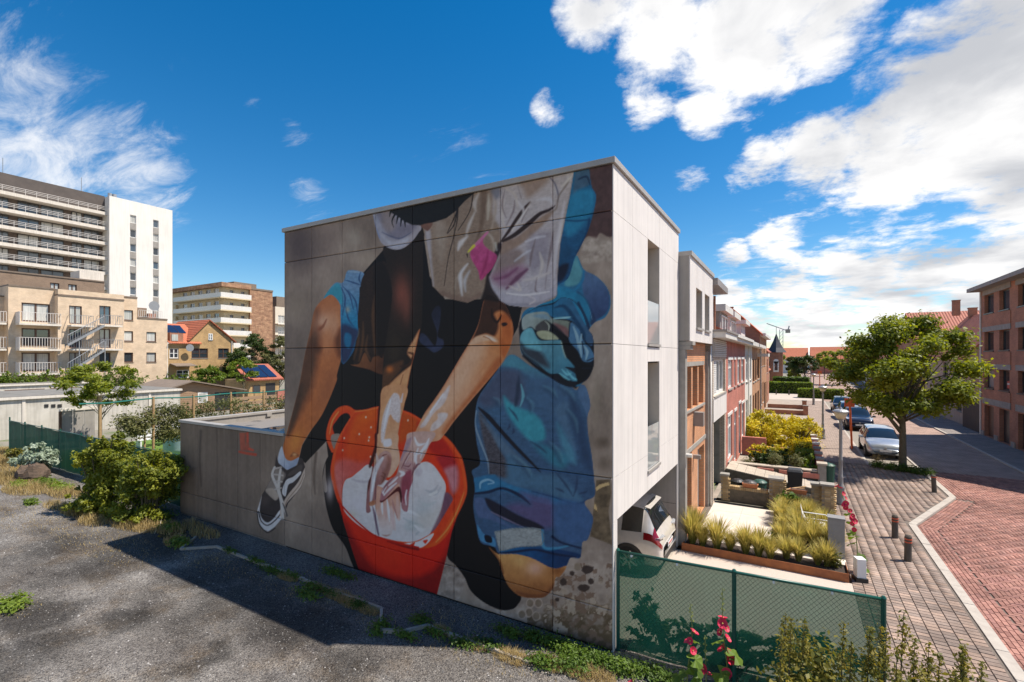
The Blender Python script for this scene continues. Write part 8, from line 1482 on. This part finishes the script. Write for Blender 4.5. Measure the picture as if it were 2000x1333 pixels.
# steel stair
sx = fx(-69.3)
for (pa, pya, pb, pyb) in ((132, 672, 204, 634), (132, 727, 204, 682)):
    A, B_2 = ATX(pa, pya, -69.3), ATX(pb, pyb, -69.3); sp = MB()
    for off in (0, -.9): sp.hexa([(-69.3 + off, A.y, A.z - .3), (-69.3 + off, B_2.y, B_2.z - .3), (-69.25 + off, B_2.y, B_2.z - .3), (-69.25 + off, A.y, A.z - .3), (-69.3 + off, A.y, A.z), (-69.3 + off, B_2.y, B_2.z), (-69.25 + off, B_2.y, B_2.z), (-69.25 + off, A.y, A.z)])
    so = sp.build('stair_stringer', M_GRAIL, t); n = 15
    for i in range(n):
        q = A.lerp(B_2, (i + .5) / n); MB().box(-70.2, -69.3, q.y - .13, q.y + .13, q.z - .06, q.z - .02).build('tread', M_GRAIL, so)
    for i in range(n + 1): q = A.lerp(B_2, i / n); MB().cyl((-69.27, q.y, q.z), (-69.27, q.y, q.z + 1.0), .025, n=4).build('bar', M_GRAIL, so)
    MB().cyl((-69.27, A.y, A.z + 1.0), (-69.27, B_2.y, B_2.z + 1.0), .04, n=6).build('handrail', M_GRAIL, so)
for px in (155, 205): q = ATX(px, 700, -69.4); MB().cyl((-69.4, q.y, 0), (-69.4, q.y, 7.4), .06, n=6).build('stair_post', M_GRAIL, t)
# --- taupe block behind
t = thing('taupe_block', (-96, 17, 0), 'plain taupe brick block rising behind the beige flats', 'apartment building'); f90 = fx(-90)
WT = [RX(-90, 98, 553, 116, 566), RX(-90, 133, 556, 150, 570)]; zz_ = ATX(100, 541, -90).z
b = MB(); b.wall(f90, yy(-60, -90), yy(204, -90), 0, zz_, WT, .2); b.quad((-90, yy(204, -90), 0), (-104, yy(204, -90), 0), (-104, yy(204, -90), zz_), (-90, yy(204, -90), zz_)); b.quad((-90, yy(-60, -90), zz_), (-90, yy(204, -90), zz_), (-104, yy(204, -90), zz_), (-104, yy(-60, -90), zz_)); b.build('wall', BR_TAUPE, t)
for h in WT: window(t, f90, *h, .18, M_BFRAME, M_CUR, .12, (.5,), (), True)
y0 = yy(158, -90); MB().box(-94, -90.5, y0, y0 + 3, zz_, zz_ + 1.5).build('roof_cabin', M_SLABW, t); MB().box(-104, -89.9, yy(-60, -90), yy(204, -90), zz_ + .003, zz_ + .2).build('coping', M_TAUPE_C, t)
# --- white tower
t = thing('white_tower_block', (-118, 28, 0), 'tall white slab tower with long balconies and a blank gable end beside them', 'apartment building'); TXW = -110.0
yE0, yE1 = yy(210, TXW), yy(333, TXW); zE = ATX(270, 398, TXW).z; fE = fx(-109.2)
HW = []
for p0, p1 in ((254, 266), (299, 310)):
    a, c, _, _ = RX(-109.2, p0, 500, p1, 520)
    for k in range(11): HW.append((a, c, zE - 4.3 - k * 2.83, zE - 2.75 - k * 2.83))
b = MB(); b.wall(fE, yE0, yE1, 0, zE, HW, .25); b.quad((-109.2, yE0, 0), (-122, yE0, 0), (-122, yE0, zE), (-109.2, yE0, zE)); b.quad((-109.2, yE1, 0), (-122, yE1, 0), (-122, yE1, zE), (-109.2, yE1, zE)); b.quad((-109.2, yE0, zE), (-109.2, yE1, zE), (-122, yE1, zE), (-122, yE0, zE)); b.build('gable_wall', pm('white_concrete', (.80, .77, .72), (.72, .69, .64), .25, .8, .05, streak=.12), t)
for i, h in enumerate(HW):
    window(t, fE, *h, .2, M_WFRAME, (M_CUR, M_GL, M_GLB)[i % 3], .1, (), (), False)
    if i % 11 < 10: MB().fbox(fE, h[0], h[1], 0, .03, h[2] - 1.26, h[2] - .02).build('grey_strip_panel', M_GPAN, t)
y0T = yy(-70, TXW); fW = fx(-112.2); zf = [32.9 - 2.85 * k for k in range(11)]
b = MB(); b.wall(fW, y0T, yE0, 0, 33.2, []); b.build('back_wall', pm('brown_panels', (.14, .105, .09), (.10, .075, .065), 1, .7), t); MB().box(-122, -111.2, y0T, yE0, 33.25, 36.3).build('top_storey', pm('dark_brown_cladding', (.11, .09, .08), (.08, .066, .06), .8, .8), t)
for k, z in enumerate(zf):
    MB().box(-112.3, TXW, y0T, yE0 - .02, z - .45, z + .12).build('balcony_slab', M_SLABW, t); ln = yE0 - y0T; r_ = MB()
    for zz in (.55, .8, 1.08): r_.box(TXW - .08, TXW - .02, y0T, yE0 - .1, z + zz, z + zz + .06)
    for i in range(int(ln / 1.4)): r_.box(TXW - .07, TXW - .03, y0T + i * 1.4, y0T + i * 1.4 + .05, z + .12, z + 1.08)
    r_.build('railing', M_RAIL, t)['kind'] = 'stuff'
    if k < 9:
        y = y0T + .6; i = 0
        while y < yE0 - 1.0:
            wd = (3.1, 1.5, 2.7)[i % 3]; y1_ = min(y + wd, yE0 - .5); window(t, fW, y, y1_, z + .12, z + 2.3, -.06, M_WFRAME if k == 0 else M_DFRAME, (M_GLB, M_CUR, M_GLB, M_GL)[(i + k) % 4], .08, (.5,), (), False); y = y1_ + (1.1 if i % 2 else .25); i += 1
for px, h in ((17, 3), (172, 3)): q = yy(px, TXW); MB().cyl((-113, q, 36.3), (-113, q, 36.3 + h), .05, n=5).build('mast', M_GRAIL, t)
for px in (228, 237): q = yy(px, TXW); MB().cyl((-113, q, zE), (-113, q, zE + 1.5), .35, n=10).build('flue', M_METAL, t)
# --- yellow balcony block
t = thing('yellow_balcony_block', (-120, 58, 0), 'cream block with wrap-round yellow balconies and a timber clad end', 'apartment building'); zY = 22.0; M_CREAM = pm('cream_render', (.66, .55, .36), (.58, .48, .31), 1, .85); M_TIMB = brick_mat('timber_shingle', lin((176, 138, 108)), lin((150, 112, 88)), lin((120, 92, 74)), .9, .28, .02, .9, .7)
cx_, cy_ = -109.0, 52.3; yW = yy(486, cx_); yEnd = yy(530, cx_); fYx, fYy = fx(cx_), fy(cy_)
hx_ = []; hy_ = []
for k in range(6):
    z = zY - 3.0 - k * 2.85
    for a in (1.4, 4.0): hx_.append((cy_ + a, cy_ + a + .8, z + .8, z + 1.8))
    for a in (2, 5.5, 9, 12.5, 16): hy_.append((cx_ - a - 2.0, cx_ - a, z + .1, z + 2.2))
b = MB(); b.wall(fYx, cy_, yW, 0, zY - .6, hx_, .2); b.wall(fYy, cx_ - 24, cx_, 0, zY - .6, hy_, .2); b.build('wall', M_CREAM, t)
for h in hx_: window(t, fYx, *h, .15, M_DFRAME, M_GL, .08, (), (), False)
for i, h in enumerate(hy_): window(t, fYy, *h, .15, M_WFRAME, M_GLB if i % 3 else M_CUR, .08, (.5,), (), False)
MB().box(cx_ - 14, cx_ + .5, yW, yEnd, 0, zY - .5).build('timber_end', M_TIMB, t); MB().box(cx_ - 24, cx_ + 1.0, cy_ - 1.0, yW, zY - .6, zY + .35).build('roof_band', M_TIMB, t); MB().box(cx_ - 14, cx_ + .6, yW, yEnd + .1, zY - .5, zY - .1).build('coping', M_TAUPE_C, t); MB().box(cx_ - 9, cx_ - 3, cy_ + 4, yEnd - 2, zY, zY + 1.4).build('roof_cabin', M_TAUPE_C, t)
for k in range(6):
    z = zY - 3.0 - k * 2.85; MB().box(cx_ - 20, cx_ + 1.1, cy_ - 1.3, cy_, z - .25, z).box(cx_, cx_ + 1.1, cy_, yW, z - .25, z).build('balcony_slab', M_CREAM, t)
    MB().box(cx_ + 1.0, cx_ + 1.08, cy_ - 1.2, yW, z + .0, z + 1.05).build('balcony_front', M_WHITE, t); MB().box(cx_ - 20, cx_ + 1.0, cy_ - 1.28, cy_ - 1.2, z, z + 1.0).build('balcony_front', glass('balcony_glass', (.42, .45, .44), .1, .8), t)
MB().box(cx_ - 26, cx_ - 20.2, cy_ + .5, cy_ + 8, 0, zY - 1.2).build('stair_tower', M_TAUPE_C, t)
for k in range(5): z = 6 + k * 2.85; MB().box(cx_ - 25.8, cx_ - 20.3, cy_ - .6, cy_ + .5, z - .2, z + .9).build('balcony_front', M_CREAM, t); w = MB().box(cx_ - 23.6, cx_ - 21.8, cy_ + .42, cy_ + .5, z + 1.1, z + 2.3).build('window', M_WFRAME, t); MB().box(cx_ - 23.4, cx_ - 22.0, cy_ + .38, cy_ + .44, z + 1.25, z + 2.15).build('pane', M_GL, w)
t = thing('cream_far_block', (-118, 74, 0), 'pale cream block seen at the edge of the mural wall', 'apartment building'); yF = yEnd + 3; hF = [(yF + .8 + 3 * i, yF + 2.6 + 3 * i, 2.5 + 2.9 * k, 4.6 + 2.9 * k) for k in range(5) for i in range(4)]
b = MB(); b.wall(fx(-112), yF, yF + 14, 0, 18.4, hF, .2); b.quad((-112, yF, 0), (-126, yF, 0), (-126, yF, 18.4), (-112, yF, 18.4)); b.build('wall', pm('pale_cream', (.66, .6, .5), (.6, .54, .45), 1, .85), t)
for h in hF: window(t, fx(-112), *h, .15, M_WFRAME, M_CUR, .1, (.5,), (), False)
for k in range(5): MB().box(-112, -110.9, yF, yF + 14, 2.2 + 2.9 * k, 2.4 + 2.9 * k).build('balcony_slab', M_SLABW, t); railing(t, fx(-110.95), yF, yF + 14, 2.4 + 2.9 * k, .9, M_RAIL, None, .5)
MB().box(-124, -113, yF + 1, yF + 12, 18.4, 21.2).build('penthouse', M_TAUPE_C, t)
# --- yellow brick house with orange roof
HXF = -72.0; ya, yb = yy(328), yy(456); ym = yy(408); t = thing('yellow_brick_house', (-77, (ya + yb) / 2, 0), 'yellow brick house with an orange tiled gable roof and solar panels', 'house')
yl = yy(370); ap = zt(410, 628); ev = zt(455, 667); ev0 = zt(350, 672)
WY = [RX(HXF, 331, 681, 349, 700), RX(HXF, 374, 681, 406, 700), RX(HXF, 426, 681, 447, 700), RX(HXF, 407, 652, 415, 665), RX(HXF, 345, 723, 370, 738)]
b = MB(); b.wall(fx(HXF), ya, yb, -.1, ev0, [h for h in WY if h[3] < ev0], .16); b.quad((HXF, yl, ev0), (HXF, yb, ev0), (HXF, yb, ev), (HXF, ym, ap), (HXF, yl, ev)); b.quad((HXF, yb, -.1), (HXF - 9, yb, -.1), (HXF - 9, yb, ev), (HXF, yb, ev)); b.build('wall', BR_YEL, t)
for h in WY: window(t, fx(HXF), *h, -.03 if h[3] > ev0 else .12, M_WFRAME if h[0] < yl or h[3] > ev0 else M_BFRAME, M_GL, .1, (.5,), (.5,), True)
b = MB()
for (yA, zA), (yB, zB) in (((yl - .3, ev - .25), (ym, ap + .12)), ((ym, ap + .12), (yb + .35, ev - .25))): b.hexa([(HXF + .3, yA, zA), (HXF + .3, yB, zB), (HXF - 9, yB, zB), (HXF - 9, yA, zA), (HXF + .3, yA, zA + .15), (HXF + .3, yB, zB + .15), (HXF - 9, yB, zB + .15), (HXF - 9, yA, zA + .15)])
ro = b.build('roof', RF_ORANGE, t)
b = MB(); zr = zt(340, 628) - .2; b.hexa([(HXF + .35, ya, ev0), (HXF + .35, yl + 1.5, ev0), (HXF - 4.5, yl + 1.5, zr), (HXF - 4.5, ya, zr), (HXF + .35, ya, ev0 + .14), (HXF + .35, yl + 1.5, ev0 + .14), (HXF - 4.5, yl + 1.5, zr + .14), (HXF - 4.5, ya, zr + .14)]); r2 = b.build('roof', RF_ORANGE, t)
M_SOLAR = glass('solar_glass', (.012, .02, .05), .08, .8)
for k in range(3):
    y0 = ya + .2 + k * 1.05; s = (zr - ev0) / 4.85; X0, X1 = HXF - 2.0, HXF - 3.9; Z = lambda x: ev0 + (HXF + .35 - x) * s + .2; MB().hexa([(X0, y0, Z(X0)), (X0, y0 + .98, Z(X0)), (X1, y0 + .98, Z(X1)), (X1, y0, Z(X1)), (X0, y0, Z(X0) + .05), (X0, y0 + .98, Z(X0) + .05), (X1, y0 + .98, Z(X1) + .05), (X1, y0, Z(X1) + .05)]).build('solar_panel', M_SOLAR, r2)
MB().box(HXF - 1.6, HXF + .1, ya + .2, ya + 1.9, ev0 + .2, ev0 + 1.5).build('dormer', BR_BROWN, t); q = MB().box(HXF + .1, HXF + .16, ya + .4, ya + 1.2, ev0 + .4, ev0 + 1.3).build('dormer_window', M_CUR, t)
MB().box(HXF - 5, HXF - 4.2, ya - .6, ya + .3, zr, zr + 1.4).build('chimney', BR_BROWN, ro); MB().cyl((HXF + .1, yb - .3, 0), (HXF + .1, yb - .3, ev), .07).build('downpipe', M_GUT, t)
d_ = MB(); dc = Vector((HXF + .5, yy(366), zt(366, 680) + .0)); d_.lathe((0, 0, 0), [(.05, 0), (.35, .06), (.5, .18), (.53, .2)], 14); d_.v = [(dc.x + z, dc.y + x, dc.z + y) for x, y, z in d_.v]; d_.build('satellite_dish', M_GRAIL, t)
MB().hexa([(HXF + .05, yy(331), zt(331, 712)), (HXF + 1.8, yy(331), zt(331, 716)), (HXF + 1.8, yy(372), zt(331, 716)), (HXF + .05, yy(372), zt(331, 712)), (HXF + .05, yy(331), zt(331, 710)), (HXF + 1.8, yy(331), zt(331, 714.5)), (HXF + 1.8, yy(372), zt(331, 714.5)), (HXF + .05, yy(372), zt(331, 710))]).build('awning', M_TAUPE_C, t)
for k in range(6): MB().box(HXF + .02, HXF + .1, yy(430) + k * .34, yy(430) + k * .34 + .3, .0, 2.6).build('plank_door', M_STAKE, t)
# --- garages
def garages(name, x, y0, y1, h, label, doors, face=1):
    t = thing(name, (x - 3, (y0 + y1) / 2, 0), label, 'garage'); MB().box(x - 8, x, y0, y1, 0, h).build('walls', pm('old_white_wall', (.62, .585, .52), (.46, .43, .37), .8, .9, .15, streak=.3), t); MB().box(x - 8.15, x + .15, y0 - .1, y1 + .1, h, h + .16).build('roof_edge', M_SLABW, t); MB().box(x - 8, x, y0, y1, h + .161, h + .2).build('roof_felt', pm('grey_felt', (.21, .2, .185), (.14, .135, .12), 1.5, .95), t)
    for a, c in doors:
        d = MB().box(x, x + .03, a, c, .02, h - .4).build('garage_door', M_BRD, t)
        for k in range(int((c - a) / .16)): MB().box(x + .03, x + .05, a + k * .16, a + k * .16 + .12, .05, h - .45).build('slat', M_BRD, d)
    return t
M_BRD = pm('brown_garage_door', (.17, .105, .075), (.13, .08, .06), 3, .7)
t = garages('old_garage_row', -42, -9, yy(352, -42), 2.62, 'long whitewashed garage wall with small vents and a grey felt roof', [])
for a in (86.5, 100, 112.5): y0, y1, z0, z1 = RX(-42, a, 790, a + 8, 796); MB().box(-41.99, -41.96, y0, y1, z0, z1).build('vent', M_DFRAME, t)
for px in (43, 290): MB().box(-42, -41.95, yy(px, -42), yy(px, -42) + .16, 0, 2.6).build('rib', M_SLABW, t)
garages('brown_door_garages', -66, -4, yy(170, -66), 2.5, 'row of low garages with brown ribbed doors before the beige flats', [(yy(9, -66), yy(87, -66)), (yy(98, -66), yy(150, -66)), (yy(-60, -66), yy(0, -66))])
wp = thing('concrete_panel_wall', (-38, 4, 0), 'grey concrete slab wall with a pale top rail standing before the whitewashed garages', 'wall'); q0, q1 = ATX(120, 830, -38), ATX(186, 830, -38)
for k in range(3): ya_, yb_ = q0.y + (q1.y - q0.y) * k / 3, q0.y + (q1.y - q0.y) * (k + 1) / 3; MB().box(-38.06, -38, ya_ + .02, yb_ - .02, 0, 1.95).build('slab', M_GPAN, wp)
MB().box(-38.12, -37.94, q0.y - .1, q1.y + .1, 1.95, 2.13).build('top_rail', M_SLABW, wp); MB().box(-38.1, -37.96, q0.y - .12, q0.y, 0, 1.949).build('end_post', M_BFRAME, wp)
# --- wooden shed, plank fence, brick shed with panels
sx0 = -47.; sh = thing('timber_shed', (-50, 19, 0), 'long low timber shed with a shallow felt roof beyond the garages', 'shed'); ys0, ys1, ysm = yy(300, sx0), yy(466, sx0), yy(372, sx0); M_SHED = pm('shed_boards', (.36, .235, .145), (.26, .165, .1), 2, .85, .3, stretch=(.6, .6, 9))
MB().sweep([(sx0, ys0, 0), (sx0, ys1, 0), (sx0, ys1, 2.0), (sx0, ysm, 3.05), (sx0, ys0, 2.1)], (-6, 0, 0)).build('walls', M_SHED, sh)
for k in range(11): MB().box(sx0, sx0 + .025, ys0 + .1, ys1 - 2.6, .1 + k * .19, .27 + k * .19).build('board', M_SHED, sh)
b = MB()
for (yA, zA), (yB, zB) in (((ys0 - .5, 2.0), (ysm, 3.1)), ((ysm, 3.1), (ys1 + .6, 1.95))): b.hexa([(sx0 + .5, yA, zA), (sx0 + .5, yB, zB), (-53.4, yB, zB), (-53.4, yA, zA), (sx0 + .5, yA, zA + .12), (sx0 + .5, yB, zB + .12), (-53.4, yB, zB + .12), (-53.4, yA, zA + .12)])
b.build('roof', M_TAUPE_C, sh); w = MB().box(sx0, sx0 + .05, yy(386, sx0), yy(405, sx0), 1.0, 2.0).build('window', M_WFRAME, sh); MB().box(sx0 + .05, sx0 + .06, yy(388, sx0), yy(403, sx0), 1.08, 1.92).build('pane', M_CUR, w); MB().box(sx0 + .026, sx0 + .04, yy(420, sx0), ys1 - .3, .1, 1.9).build('opening', M_DFRAME, sh)
pf = thing('plank_fence', (-33, 18, 0), 'weathered fence of horizontal planks behind the pleached trees', 'fence'); px_ = -33.0; y0, y1 = yy(452, px_), yy(580, px_)
for k in range(6): MB().box(px_, px_ + .03, y0, y1, .35 + k * .37, .6 + k * .37).build('plank', M_SHED, pf)
for k in range(7): y = y0 + (y1 - y0) * k / 6; MB().box(px_ - .1, px_ - .002, y - .05, y + .05, 0, 2.65).build('post', M_STAKE, pf)
MB().box(px_ - .2, px_ + .1, yy(541, px_), yy(600, px_), 2.0, 2.75).build('brick_end', BR_RED, pf)
bs = thing('brick_outhouse', (-56, 36, 0), 'small brick outhouse with solar panels on its red roof under the trees', 'shed'); bx = -55.; ya2, yb2 = yy(484, bx), yy(545, bx)
MB().box(bx - 5, bx, ya2, yb2, 0, 2.6).build('wall', BR_YEL, bs); MB().hexa([(bx + .4, ya2 - .4, 2.5), (bx + .4, yb2 + .4, 2.5), (bx - 3, yb2 + .4, 4.4), (bx - 3, ya2 - .1, 4.4), (bx + .4, ya2 - .4, 2.65), (bx + .4, yb2 + .4, 2.65), (bx - 3, yb2 + .4, 4.55), (bx - 3, ya2 - .1, 4.55)]).build('roof', RF_RED, bs)
for k in range(3): y = ya2 + .3 + k * 1.2; MB().hexa([(bx + .1, y, 2.9), (bx + .1, y + 1.1, 2.9), (bx - 2.6, y + 1.1, 4.38), (bx - 2.6, y, 4.38), (bx + .1, y, 2.95), (bx + .1, y + 1.1, 2.95), (bx - 2.6, y + 1.1, 4.43), (bx - 2.6, y, 4.43)]).build('solar_panel', M_SOLAR, bs)
w = MB().box(bx, bx + .04, ya2 + .6, ya2 + 1.6, 1.0, 1.9).build('window', M_BFRAME, bs); MB().box(bx + .04, bx + .05, ya2 + .7, ya2 + 1.5, 1.08, 1.82).build('pane', M_GL, w); MB().box(bx, bx + .03, ya2 + 2.3, ya2 + 3.6, 0, 2.1).build('doorway', M_DFRAME, bs)
# --- garden behind the long fence
sheet('lawn', [(-34, .6), (-15.8, .6), (-15.8, 9), (-34, 9)], .004, pm('mown_grass', (.085, .16, .02), (.13, .21, .03), 6, .95, .5)); tag(blades_field('lawn_grass', [(-26, 4.5, 7, 3.6)], 16000, .08, LM_LIME, .006, 7), 'short mown lawn behind the mural extension', 'grass', kind='stuff')
PLX = -24.0
for i, y in enumerate((2.3, 4.1, 6.0, 7.9, 9.9, 12)):
    tr = thing('pleached_tree', (PLX, y, 0), ('dense pleached tree nearest the gravel lot fence', 'dense pleached tree with two pale trunks showing', 'looser pleached tree beyond the dense pair', 'thin pleached tree with gaps before the timber shed', 'pleached tree tangled with white blossom', 'pleached tree by the brick end of the plank fence')[i], 'tree', 'pleached trees on a cable')
    leaves('crown', [(PLX + R.uniform(-.2, .2), y + R.uniform(-.9, .9), R.uniform(1.5, 3.0), .5, .55, .4) for _ in range(12)], 5200 if i < 2 else 2300, .06, LM_OLIVE, tr); MB().tube([(PLX, y, 0), (PLX + .03, y, 1.2), (PLX, y + .05, 2.8)], [.05, .045, .02], 7).build('trunk', M_STAKE, tr); MB().cyl((PLX + .18, y + .3, 0), (PLX + .18, y + .3, 3.55), .06, n=8).build('stake', M_STAKE, tr)
cb = thing('green_cable', (PLX + .2, 2, 3.4), 'green cable strung along the stakes above the pleached trees', 'cable'); MB().tube([(PLX + .2, -.2 + k * 1.0, 3.45 - .04 * math.sin(k * 1.7)) for k in range(16)], .035, 5).build('cable', paint('cable_green', (.02, .16, .13), .5), cb)
bl = thing('white_blossom_shrub', (-23.2, 10.6, 0), 'shrub covered with white blossom beside the cable stakes', 'shrub'); leaves('blossom', [(-23.2, 10.8, 2.2, .5, 1.1, .6)], 1200, .06, leaf_mat('blossom', [(.45, .45, .42), (.6, .6, .58), (.7, .7, .68)], .3), bl); leaves('foliage', [(-23.4, 10.8, 1.6, .6, 1.2, .9)], 1500, .06, LM_OLIVE, bl)
ct_ = ATX(197, 760, -35.); tree('young_maple', 'young staked maple in front of the whitewashed garage wall', (-35., ct_.y, 0), 5.75, 2.3, 1.7, 44, 7500, .10, LM_MAPLE, None, .07, seed=61, flat=.8); sk = ATX(195, 800, -33.5); tk = thing('garden_stake', (-33.5, sk.y, 0), 'thick pale wooden stake beside the young maple', 'stake'); MB().cyl((-33.5, sk.y, 0), (-33.5, sk.y, 3.1), .09, .08, 9).build('stake', M_STAKE, tk)
wb_ = thing('white_garden_bench', (-31, 6.7, 0), 'long white slatted bench behind the pleached trunks', 'bench'); mw = M_WFRAME
for k in range(4): MB().box(-31.3 + k * .14, -31.2 + k * .14, 4.8, 8.6, .45, .49).build('seat_slat', mw, wb_)
for k in range(3): MB().box(-31.4, -31.36, 4.8, 8.6, .6 + k * .18, .72 + k * .18).build('back_slat', mw, wb_)
for y in (4.9, 6.7, 8.5): MB().box(-31.38, -30.8, y - .04, y + .04, 0, .449).build('leg', mw, wb_)
pt = thing('round_pool_tub', (-27.3, 5.6, 0), 'pale blue round pool tub standing on the lawn by the extension', 'tub'); MB().lathe((-27.3, 5.6, 0), [(.95, 0), (1.0, .3), (.98, .8), (1.03, 1.15), (.93, 1.17), (.9, .9)], 22).build('tub', pm('pool_vinyl', (.42, .56, .62), (.36, .5, .57), 2, .4), pt, smooth=True); MB().lathe((-27.3, 5.6, 0), [(1.04, 1.13), (1.07, 1.17), (1.04, 1.21)], 22).build('rim', M_WFRAME, pt)
bush('purple_flower_bush', 'small bush of purple flowers under the pleached trees', [(-24.6, 1.8, .5, .55, .5, .4)], 900, .05, leaf_mat('purple_petals', [(.05, .02, .1), (.14, .04, .28), (.25, .1, .4)], .3))
DT = ((-67, 33.6, 9.6, 3.2, 'tall dark green tree behind the brick outhouse', LM_DARK), (-63.6, 35.6, 9.4, 3.0, 'tall olive tree at the edge of the mural wall', LM_OLIVE), (-70, 33.0, 7.0, 2.4, 'dark shrubby tree beside the yellow brick house', LM_DARK))
for i, (x, y, h, cr, lab, m_) in enumerate(DT): tree('garden_tree', lab, (x, y, 0), h, cr, .8, 70, 17000, .13, m_, 'trees behind the outhouse', .15, seed=70 + i)
q = ATX(476, 735, -54.); tree('small_garden_tree', 'bright green small tree on a pale trunk before the dark trees', (-54., q.y, 0), 5.6, 1.9, 2.0, 30, 4200, .12, LM_LIME, None, .08, seed=81)
q = ATX(402, 725, -66.); bush('climbing_shrub', 'bright green shrub sprawling over the fence before the yellow house', [(-66, q.y, 3.4, 1.2, 1.8, .8), (-66, q.y + .8, 2.6, 1.2, 1.6, 1.0), (-66, q.y - 1.2, 2.4, 1, 1, .8)], 3600, .12, LM_HEDGE)
for i, (px, py) in enumerate(((20, 741), (60, 739), (105, 737), (150, 733), (215, 726), (250, 735), (345, 741))):
    q = ATX(px, py, -69.); h = q.z + .4; bush('courtyard_shrub', ('low green shrubs under the first balcony', 'low green shrubs left of the balcony screens', 'loose green shrub between balconies and garages', 'green shrub at the foot of the steel stair', 'tall green shrub behind the young maple', 'green shrub by the last bay of the beige flats', 'green shrub before the yellow brick house')[i], [(-69, q.y + R.uniform(-.5, .5) + k * 1.3 - 1.3, h * .55, .9, 1.3, h * .5) for k in range(3)], 2400, .11, LM_HEDGE, 'shrubs along the beige flats')
for i, (x, y) in enumerate(((-95, 92), (-70, 108), (-45, 118), (-22, 112))): gable_house('row_house', x, x + 17, y, y + 10, 5.4, 9, 'x', (BR_TAN, M_WHITE, BR_YEL, BR_BROWN)[i], RF_ORANGE, ('tan brick', 'white rendered', 'yellow brick', 'brown brick')[i] + ' house hidden behind the mural building', [(x + 3, x + 4.5, 3, 4.4), (x + 9, x + 10.5, 3, 4.4)], 'y-', M_WFRAME, None, 'houses behind the mural')
for i, (x, y) in enumerate(((-58, 62), (-40, 58), (-26, 66), (-80, 80))): tree('garden_tree', 'garden tree ' + ('between the plank fence and the cream block', 'nearest the plank fence', 'closest to the street row', 'by the cream block')[i] + ' behind the mural building', (x, y, 0), 8.5, 4, 1.2, 40, 6000, .2, (LM_DARK, LM_OLIVE, LM_MAPLE, LM_DARK)[i], 'garden trees behind the mural', .16, seed=90 + i)
